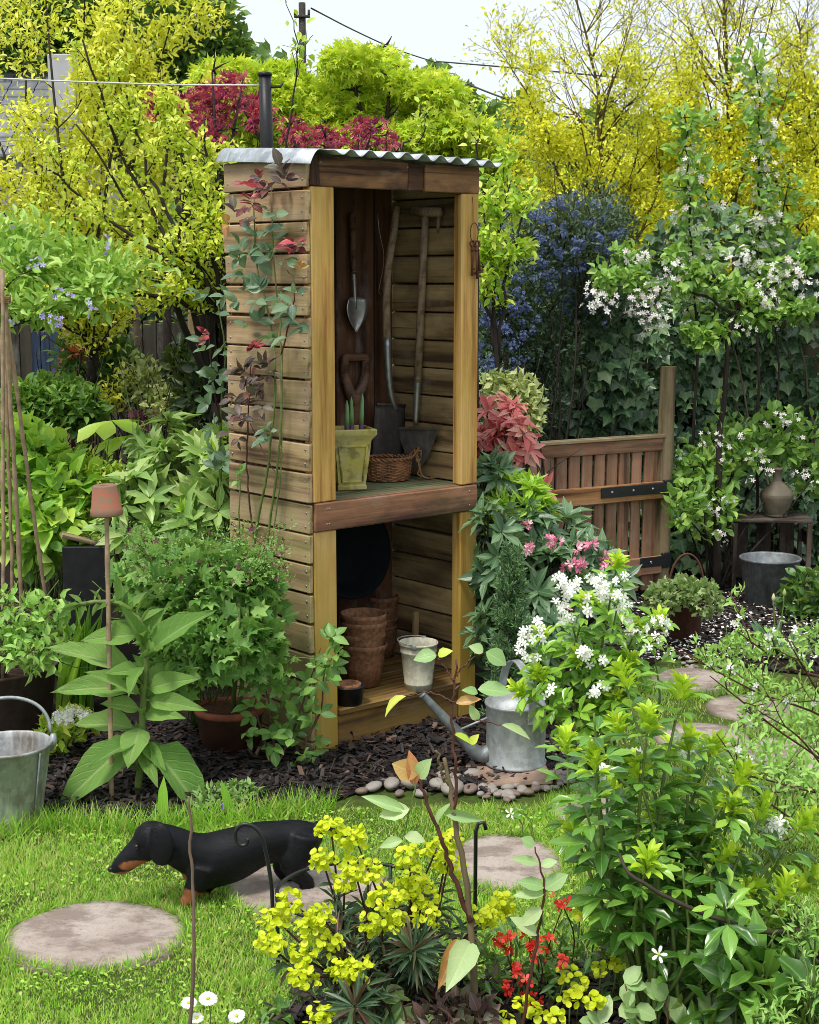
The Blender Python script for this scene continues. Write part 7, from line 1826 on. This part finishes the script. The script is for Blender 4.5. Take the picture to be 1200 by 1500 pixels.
# ------------------------------------------------------------------ front: euphorbia, rose canes, plant support, red flowers
eu0 = gp(560, 1490); eu = thing('euphorbia', 'acid-yellow euphorbia with dark stems in the foreground', 'plant', eu0)
heads = [(485, 1215, 0), (520, 1228, 0), (472, 1258, 0), (540, 1275, -.05), (600, 1255, .05), (640, 1243, .05), (657, 1265, .05), (610, 1288, 0), (560, 1318, -.1), (402, 1345, -.05), (425, 1322, -.05), (470, 1340, -.1), (440, 1400, -.12), (480, 1378, -.1), (522, 1420, -.15), (445, 1432, -.15), (500, 1425, -.15), (622, 1310, 0), (660, 1230, .08), (578, 1352, -.1), (520, 1275, 0), (450, 1358, -.1), (395, 1385, -.12), (545, 1355, -.1), (505, 1290, 0), (590, 1310, 0), (625, 1340, -.05), (470, 1492, -.2), (735, 1325, .1), (712, 1345, .05)]
mbS = MB(); HP = []
for (x, y, dy) in heads:
    e = at(x, y, 2.95 + dy) - eu0; b = rng.normal(0, .06, 3) * (1.4, .6, 0); s = spline([b, b * .5 + e * .5 + rng.normal(0, .02, 3), e], 12); tube(mbS, s, np.linspace(.0042, .002, 12), 5); HP.append((e, nrm(s[-1] - s[-3]), s))
mbS.build('stem', M['stemr'], eu)
T_CUP = (np.array([(0, 0, 0)] + [(math.cos(a), math.sin(a), .35) for a in np.linspace(0, 2 * PI, 9)[:-1]]), np.array([(0, i + 1, (i + 1) % 8 + 1) for i in range(8)]), np.zeros((0, 4), int), np.zeros((9, 2)))
for e, ax, s in HP:                                       # each head: paired round bracts on a small umbel
    k = 34; p, o = blob(k, e, (.032, .032, .024), .4, .3); mb = MB()
    put(mb, T_CUP, np.repeat(p, 2, 0) + rng.normal(0, .003, (2 * k, 3)), rdir(2 * k), nrm(np.repeat(o, 2, 0) * .4 + (0, -.4, .9) + rng.normal(0, .35, (2 * k, 3))), rng.uniform(.0045, .009, 2 * k), rng.uniform(.0045, .0085, 2 * k)); mb.build('flower_head', M['euph'], eu)
P = np.concatenate([s[3:9] for _, _, s in HP]); D = np.concatenate([nrm(np.gradient(s, axis=0))[3:9] for _, _, s in HP])
pos, d, up, ln, w = rosettes(P, D, 5, (.035, .06), (.16, .22), (.0, .5)); split_leaves(eu, T_LAN, M['euphl'], pos, d, up, ln, w, 120)
pos, d, up, ln, w = rosettes(np.array([at(605, 1395, 2.8) - eu0, at(520, 1475, 2.75) - eu0]), np.array([(0, -.5, .5)] * 2), 34, (.05, .075), (.11, .15), (-.1, .6)); split_leaves(eu, T_LAN, M['euphl'], pos, d, up, ln, w, 60, name='lance_leaf', rest='lower_foliage')

# black metal plant support
su0 = gp(520, 1420); sup = thing('plant_support', 'black metal hoop plant support with a scrolled end round the euphorbia', 'plant support', su0)
cz = at(520, 1305, su0[1])[2]; rr = 122 * su0[1] / F_PX * .98
mb = MB(); tube(mb, [(rr * math.cos(t), rr * math.sin(t) * .95, cz) for t in np.linspace(0, 2 * PI, 60)[:-1]], 0.0048, 8, close=True); mb.build('hoop', M['black'], sup)
for a in (PI * 1.0, PI * 1.7, PI * .35):
    mb = MB(); x, y = rr * math.cos(a), rr * math.sin(a) * .95
    tube(mb, [(x, y, -.02), (x, y, cz + .004)], 0.0048, 8); mb.build('leg', M['black'], sup)
mb = MB(); yv = su0[1] - .02
sc = [(400, 1345), (398, 1300), (392, 1260), (383, 1225), (370, 1210), (355, 1208), (346, 1217), (346, 1230), (352, 1238), (361, 1237), (364, 1228)]
tube(mb, spline([at(x, y, yv) - su0 for x, y in sc], 48), 0.0048, 8); mb.build('scroll', M['black'], sup)
mb = MB(); a = at(697, 1218, su0[1] + .1) - su0; tube(mb, [(a[0], .1, 0), a, a + (.006, 0, .02), a + (.02, 0, .022), a + (.024, 0, .005)], 0.0048, 8); mb.build('leg', M['black'], sup)

# rose canes in the foreground
rz0 = gp(700, 1560); rz = thing('rose_bush', 'leggy rose with bare knobbly canes and a few pale leaves in the foreground', 'rose', rz0)
YR = rz0[1] + .0
RP = lambda x, y, dy=0: at(x, y, YR + dy)
cane = bark_mat('rose cane', (.10, .075, .04), (.22, .17, .09))
for pts, r, mt in (([(702, 1560), (696, 1440), (690, 1350), (676, 1260), (664, 1190), (658, 1150), (650, 1110)], (.0085, .004), cane), ([(690, 1350), (668, 1290), (650, 1240), (628, 1180), (612, 1140)], (.006, .003), M['stemr']), ([(664, 1190), (668, 1150), (664, 1090), (666, 1020), (668, 965)], (.004, .002), M['stemr']), ([(658, 1150), (648, 1135), (640, 1100)], (.004, .0025), cane), ([(666, 1050), (700, 1055), (735, 1062)], (.002, .0012), M['stemr']), ([(667, 1000), (650, 975), (640, 960)], (.002, .0012), M['stemr']), ([(666, 1030), (630, 1015), (595, 1020)], (.002, .001), M['stemr']), ([(668, 990), (690, 965), (712, 955)], (.002, .001), M['stemr']), ([(612, 1140), (600, 1190), (590, 1230)], (.002, .001), M['stemg'])):
    px_stem(rz, rz0, [RP(*p) for p in pts], r, mt, n=22, jit=.0018)
for x, y, dx in ((684, 1310, 12), (694, 1400, -12), (670, 1230, -10), (667, 1120, 9), (650, 1230, -9), (667, 1010, 7), (690, 1360, 10), (660, 1170, 9)):
    mb = MB(); q_ = RP(x, y) - rz0; tube(mb, [q_, q_ + np.array((dx, 0, 7)) * YR / F_PX], [.004, .0006], 5); mb.build('thorn', cane, rz)
for (ax, ay, bx, by, w, mt, dy) in ((612, 1135, 578, 1120, 32, 'roso', 0), (614, 1140, 630, 1115, 24, 'rosef', -.01), (606, 1150, 600, 1105, 22, 'roso', .01), (600, 1185, 560, 1195, 26, 'rosef', 0), (595, 1190, 540, 1170, 18, 'rosef', .02), (592, 1225, 620, 1232, 20, 'rosef', 0), (590, 1230, 560, 1240, 16, 'rosef', 0), (640, 960, 610, 966, 22, 'rosef', 0), (642, 962, 660, 955, 16, 'fresh', 0), (712, 955, 738, 972, 26, 'rosef', 0), (708, 955, 690, 948, 16, 'rosef', 0), (735, 1062, 722, 1000, 0, 'rosef', 0), (700, 1010, 745, 1015, 26, 'rosef', 0), (700, 1016, 680, 1012, 14, 'rosef', 0), (735, 1062, 770, 1080, 12, 'rosef', 0), (700, 1055, 690, 1035, 14, 'rosef', 0), (595, 1020, 570, 1045, 14, 'fresh', 0), (668, 1030, 700, 1025, 14, 'roso', 0), (690, 1090, 700, 1078, 12, 'fresh', 0), (664, 1075, 690, 1090, 12, 'fresh', 0), (690, 1380, 660, 1440, 40, 'rosef', -.08), (670, 1375, 645, 1440, 26, 'roso', -.06), (640, 1210, 660, 1180, 12, 'rosef', 0), (650, 1190, 700, 1200, 16, 'rosef', 0)):
    if w: one_leaf(rz, T_OV3, M[mt], RP(ax, ay), RP(bx, by, dy), w * 1.15 * YR / F_PX, up=(random.uniform(-.6, .6), -.8, random.uniform(.4, 1.0)), zs=random.uniform(.7, 1.5))
# second thin rose stem at (800, 1300)
r40 = gp(770, 1560); rs4 = thing('rose_shoot', 'thin red rose shoot with pale leaves over the right stepping stone', 'rose', r40); Y4 = r40[1]
px_stem(rs4, r40, [at(x, y, Y4) for x, y in ((760, 1540), (775, 1440), (788, 1370), (798, 1310), (792, 1270), (782, 1240))], (.004, .0015), M['stemr'])
for (ax, ay, bx, by, w) in ((782, 1240, 765, 1228, 20), (790, 1265, 752, 1258, 16), (792, 1268, 815, 1262, 16), (798, 1300, 760, 1292, 22), (798, 1302, 830, 1282, 26), (798, 1310, 755, 1312, 18), (795, 1330, 765, 1355, 22), (788, 1370, 750, 1345, 22)): one_leaf(rs4, T_OV3, M['rosef'], at(ax, ay, Y4), at(bx, by, Y4), w * 1.1 * Y4 / F_PX, up=(0, -.8, .8), zs=.6)
# red wallflowers
wf0 = gp(790, 1470); wf = thing('wallflower', 'scarlet-flowered plants low in the front bed', 'flowers', wf0)
hd = [(748, 1378), (785, 1388), (775, 1372), (790, 1400), (826, 1405), (824, 1330), (822, 1320), (770, 1440), (742, 1450), (735, 1372), (800, 1378), (1012, 1305), (1022, 1322), (990, 1282), (905, 1375), (975, 1355), (755, 1425), (780, 1462), (1030, 1300), (1000, 1290)]
mb = MB(); c = []
for x, y in hd:
    e = at(x, y, 3.0 + (0.15 if x > 880 else 0)) - wf0; b = np.array((e[0] + random.uniform(-.05, .05), random.uniform(-.06, .06), 0)); tube(mb, spline([b, (b + e) / 2 + rng.normal(0, .015, 3), e], 9), np.linspace(.0022, .0012, 9), 4); c.append(e)
mb.build('stem', M['stemr'], wf); q, N_ = clusters(np.array(c), 6, .018); blossoms(wf, flower_T(4, .8, .6), M['redf'], q, N_, (.007, .013), 'flower')
fl, Nn = [], None
P, o = blob(420, np.array((0, 0, .09)), (.35, .14, .09), .2); d = rdir(len(P), .5); mb = MB(); k = P[:, 2] > .01; put(mb, T_LAN, P[k], d[k], rdir(k.sum(), 1.5), rng.uniform(.025, .05, k.sum()), .012); mb.build('foliage', M['mid'], wf, True, kind='stuff')
# acid green euphorbia seedlings along the bottom
eu2 = gp(770, 1500); e2 = thing('euphorbia', 'small yellow-green euphorbia heads at the bottom beside the red flowers', 'plant', eu2)
mb = MB()
for (x, y) in ((785, 1480), (740, 1495), (850, 1440), (880, 1420), (830, 1425), (835, 1462), (870, 1465), (905, 1410), (760, 1470), (815, 1490), (875, 1350), (850, 1335)):
    e = at(x, y, 2.85 + (1500 - y) * .002) - eu2; b = np.array((e[0] + random.uniform(-.03, .03), e[1] + .03, 0)); tube(mb, [b, (b + e) / 2, e], .0018, 4)
    p, o = blob(16, e, (.024, .024, .018), .5); m2 = MB(); put(m2, T_CUP, p, rdir(16), nrm(o * .4 + (0, -.4, .9)), rng.uniform(.006, .010, 16)); m2.build('flower_head', M['euph'], e2)
mb.build('stem', M['stemg'], e2)
# pale rose leaves along the bottom edge
bl0 = gp(640, 1540); bls = thing('rose_bush', 'low rose shoots with pale rounded leaves at the bottom edge', 'rose', bl0)
for (x, y) in ((588, 1465), (600, 1500), (640, 1495), (915, 1440), (975, 1465), (945, 1500), (1050, 1485), (1000, 1500), (880, 1500), (560, 1500), (700, 1498), (1040, 1450), (1090, 1500), (930, 1475)):
    b = gp(x + random.uniform(-10, 10), 1545); e = at(x, y, b[1] + .02); px_stem(bls, bl0, [b, (b + e) / 2 + (.005, 0, .01), e], (.003, .0015), M['stemr'], n=8)
    for k in range(4): one_leaf(bls, T_RND, M['rosef'], e, e + nrm(rdir(1)[0] * (1, .6, .5) + (0, -.1, .2)) * random.uniform(.04, .062), random.uniform(.03, .042), up=(0, -.7, 1), zs=random.uniform(.3, 1))
shrub('heuchera', 'dark purple-leaved clump at the foot of the rose canes', 'plant', [cl(680, 1485, 2.85, 50, 26, .07), cl(640, 1500, 2.8, 40, 20, .06)], T_OV3, M['rosp'], 130, (.025, .045), .6, stem=M['stemr'], stems=5, r0=.002)
shrub('peony', 'large dark glossy leaves at the bottom right under the choisya', 'plant', [cl(1100, 1440, 2.9, 60, 60, .12), cl(1160, 1400, 2.95, 50, 70, .12), cl(1180, 1480, 2.8, 60, 50, .1), cl(1030, 1460, 2.95, 50, 40, .1)], T_LAN, M['cho'], 170, (.07, .12), .36, stem=M['stemg'], stems=7, shell=.2, nobj=110, zup=.0, r0=.004)
shrub('bedstraw', 'fine pale green weedy foliage at the lower right edge', 'plant', [cl(1180, 1360, 2.85, 40, 50, .08), cl(1130, 1490, 2.7, 40, 30, .06), cl(1190, 1450, 2.7, 30, 40, .05)], T_LAN, M['pea'], 260, (.014, .028), .28, stem=M['stemg'], stems=7, r0=.0016, shell=.2)

# thin stick and daisies at the lower left
sk0 = gp(280, 1600); stk = thing('thin_stick', 'thin bare upright stick in the grass in front of the dog', 'stick', sk0); Yk = sk0[1]
px_stem(stk, sk0, [at(x, y, Yk) for x, y in ((276, 1590), (279, 1500), (283, 1420), (284, 1330), (281, 1260), (277, 1165))], (.0045, .0026), bark_mat('stick bark', (.11, .075, .05), (.24, .17, .12)), 'stick_body', 30, 7, .0014)
pt = leaf_T([(.3, .4), (.75, .5)], .05, .1)
for k, ((x, y, r), lab) in enumerate(zip(((305, 1464, 13), (277, 1470, 11), (347, 1489, 12), (288, 1492, 9)), ('largest white daisy, just right of the thin stick', 'white daisy left of the thin stick', 'white daisy furthest right of the stick', 'smallest white daisy at the foot of the thin stick'))):
    b = gp(x + 3, 1560); dz = thing('daisy', lab, 'flower', b, group='daisies by the stick'); c = at(x, y, b[1]) - b
    px_stem(dz, np.zeros(3), [np.zeros(3), c * .5 + (.004, 0, 0), c], (.0016, .0012), M['stemg'], n=8)
    n = 34; a = np.linspace(0, 2 * PI, n + 1)[:-1]; ax = nrm((random.uniform(-.2, .2), -.35, 1)); u = nrm(np.cross(ax, (0, 1, 0))); v = np.cross(ax, u); rdv = u[None] * np.cos(a)[:, None] + v[None] * np.sin(a)[:, None]
    R_ = r * b[1] / F_PX; mb = MB(); put(mb, pt, np.repeat([c], n, 0) + rdv * .003 + ax * rng.uniform(0, .003, (n, 1)), rdv + ax * .12, ax, R_, R_ * .34); mb.build('petal_ring', M['white'], dz)
    mb = MB(); mb.add(ICO_V * (.0045, .0045, .002) + c + ax * .003, ICO_F); mb.build('flower_eye', M['euph'], dz)
shrub('plantain', 'few broad weed leaves in the grass by the daisies', 'plant', [cl(400, 1490, 2.95, 26, 14, .04)], T_OV3, M['roseg'], 26, (.025, .045), .5, stem=M['stemg'], stems=3, r0=.0016)
# ------------------------------------------------------------------ the dog
def dog():
    c0 = gp(288, 1322); Y0 = c0[1]
    root = thing('dog', 'small black and tan smooth-coated dachshund walking across the grass, head lowered', 'dog', c0)
    def D(px, py, dy=0.0): return at(px, py, Y0 + (px - 288) * 0.0006 + dy) - c0
    K = 0.95 / F_PX * 3.92
    mb = MB()
    def limb(pts, rads, seg=16, flat=1.0):
        p = np.array(pts); n = max(10, len(p) * 5)
        s = spline(p, n); r = np.interp(np.linspace(0, len(p) - 1, n), range(len(p)), np.array(rads) * K)
        v0 = mb.n; tube(mb, s, r, seg)
        if flat != 1.0:
            cy = np.repeat(s[:, 1], seg); v = mb.v[-1]; k = n * seg
            v[:k, 1] = cy + (v[:k, 1] - cy) * flat
        return s
    def ell(c, r):
        mb.add(ICO_V * np.array(r) * K + np.asarray(c), ICO_F)
    limb([D(470, 1222), D(458, 1225), D(440, 1229), D(410, 1231), D(375, 1238), D(340, 1252), D(305, 1261), D(280, 1262), D(268, 1262)], [10, 24, 31, 31, 36, 42, 43, 35, 20], 20, 0.80)
    limb([D(300, 1256), D(275, 1248), D(250, 1236), D(230, 1228)], [38, 32, 28, 25], 18, 0.85)
    ell(D(222, 1228), (28, 25, 28))                                  # skull
    ell(D(213, 1236), (22, 20, 23))
    limb([D(214, 1240), D(200, 1249), D(187, 1259), D(176, 1268), D(168, 1274)], [23, 20, 16, 13, 10], 16, 0.85)
    ell(D(167, 1273), (7, 7.5, 7))
    limb([D(205, 1258), D(190, 1270), D(177, 1278)], [8, 6, 4.5], 12, 1.1)
    for s in (-1, 1):                                                # ears, hanging flaps
        e = [D(228, 1208, s * .040), D(234, 1222, s * .052), D(236, 1240, s * .058), D(235, 1257, s * .058), D(233, 1267, s * .054)]
        limb(e, [11, 17, 20, 18, 8], 14, 0.30)
    for s in (-1, 1):
        y = s * 0.032
        o = -6 if s < 0 else 12                                       # near and far front leg
        limb([D(298 + o * .3, 1268, y), D(294 + o * .6, 1290, y), D(286 + o, 1303, y), D(284 + o, 1313, y), D(282 + o, 1319, y)], [26, 20, 12, 10, 10], 14, 0.72)
        limb([D(284 + o, 1318, y), D(276 + o, 1320.5, y), D(270 + o, 1322, y)], [9, 9, 7], 12)
        h = 0 if s < 0 else -16                                        # hind legs
        y = s * 0.034
        limb([D(446, 1222, y), D(440 + h * .4, 1246, y), D(428 + h * .7, 1266, y), D(438 + h, 1282, y), D(452 + h, 1294, y), D(444 + h, 1306, y), D(436 + h, 1313, y), D(421 + h, 1318, y)], [24, 27, 20, 14, 10, 9, 9, 7.5], 14, 0.7)
    limb([D(462, 1212), D(478, 1212), D(500, 1222), D(520, 1228)], [11, 8, 5, 2.5], 10)
    tmp = mb.build('dog_tmp', None)
    md = tmp.modifiers.new('r', 'REMESH'); md.mode = 'VOXEL'; md.voxel_size = 0.0036
    sm = tmp.modifiers.new('s', 'SMOOTH'); sm.iterations = 24; sm.factor = 0.5
    dg = bpy.context.evaluated_depsgraph_get()
    me = bpy.data.meshes.new_from_object(tmp.evaluated_get(dg)); me.name = 'body'
    bpy.data.objects.remove(tmp)
    me.polygons.foreach_set('use_smooth', np.ones(len(me.polygons), bool))
    co = np.zeros(len(me.vertices) * 3, np.float32); me.vertices.foreach_get('co', co); co = co.reshape(-1, 3)
    tan = np.zeros(len(co))
    def spot(c, r, soft=0.35):
        d = np.linalg.norm((co - c) / (np.array(r) * K), axis=1); tan[:] = np.maximum(tan, np.clip((1 - d) / soft, 0, 1))
    for s in (-1, 1):
        spot(D(196, 1268, s * .024), (26, 20, 10)); spot(D(180, 1279, 0), (17, 24, 8)); spot(D(206, 1224, s * .035), (5, 8, 4))
        o = -6 if s < 0 else 12; spot(D(281 + o, 1314, s * .036), (22, 30, 17)); h = 0 if s < 0 else -16; spot(D(430 + h, 1315, s * .04), (26, 30, 11))
    spot(D(268, 1285, -.01), (9, 24, 11))
    a = me.attributes.new('tan', 'FLOAT', 'POINT'); a.data.foreach_set('value', tan.astype(np.float32))
    m = Mat('black and tan coat'); t = m.n('Attribute', attribute_name='tan').outputs['Fac']
    v = m.n('TexCoord').outputs['Object']; hr = m.noise(m.n('Mapping', {'Vector': v, 'Scale': (60, 400, 220)}).outputs[0], 1.0, 3)
    c = m.mix(m.math('MULTIPLY', m.val(m.math('ADD', t, m.math('MULTIPLY', m.math('SUBTRACT', hr, .5), .5)), .25, .75), 1.0), m.mix(hr, (0.002, 0.0023, 0.0034), (0.005, 0.0056, 0.008)), m.mix(hr, (0.24, 0.085, 0.025), (0.36, 0.145, 0.05)))
    me.materials.clear(); me.materials.append(m.done(m.pbsdf(c, 0.55, 0, 0.3, hr, 0.25, 0.001, **{'Sheen Weight': 0.03, 'Sheen Roughness': 0.4})))
    b = bpy.data.objects.new('body', me); link(b, root)
    em = flat_mat('dark eye', (0.012, 0.006, 0.004), 0.08, .1, 20, 0, .6, 0)
    for s in (-1, 1):
        mbe = MB(); mbe.add(ICO_V * .0062, ICO_F); mbe.build('eye', em, root, True, D(204, 1233, 0) + np.array((0, s * 0.0335, 0)))
    mbe = MB(); mbe.add(ICO_V * (.0095, .011, .0085), ICO_F); mbe.build('nose', flat_mat('wet black nose', (0.008, .008, .009), .25, .2, 90), root, True, D(163, 1273))
    # short coat
    nv = np.zeros(len(me.vertices) * 3, np.float32); me.vertices.foreach_get('normal', nv); nv = nv.reshape(-1, 3)
    i = rng.integers(0, len(co), 46000); p = co[i].astype(float); nn = nv[i].astype(float)
    flow = np.array((.9, .05, -.35)) + rng.normal(0, .16, (len(i), 3)); flow = nrm(flow - nn * (flow * nn).sum(1, keepdims=True))
    mbh = MB(); T_HAIR = (np.array([(-.5, 0, 0), (.5, 0, 0), (0, 1, 0)]), np.array([(0, 1, 2)]), np.zeros((0, 4), int), np.zeros((3, 2)))
    put(mbh, T_HAIR, p - nn * .0004, nrm(flow + nn * .16), nn, rng.uniform(.006, .011, len(i)), .0011, tan[i])
    mh = Mat('coat hair'); r_ = mh.n('SeparateXYZ', {0: mh.n('Attribute', attribute_name='leafco').outputs['Vector']}).outputs[2]
    mbh.build('fur', mh.done(mh.pbsdf(mh.ramp(r_, [(.3, (.0035, .004, .006)), (.7, (.32, .12, .04))]),   .55, 0, .25)), root, True, kind='stuff')
dog()
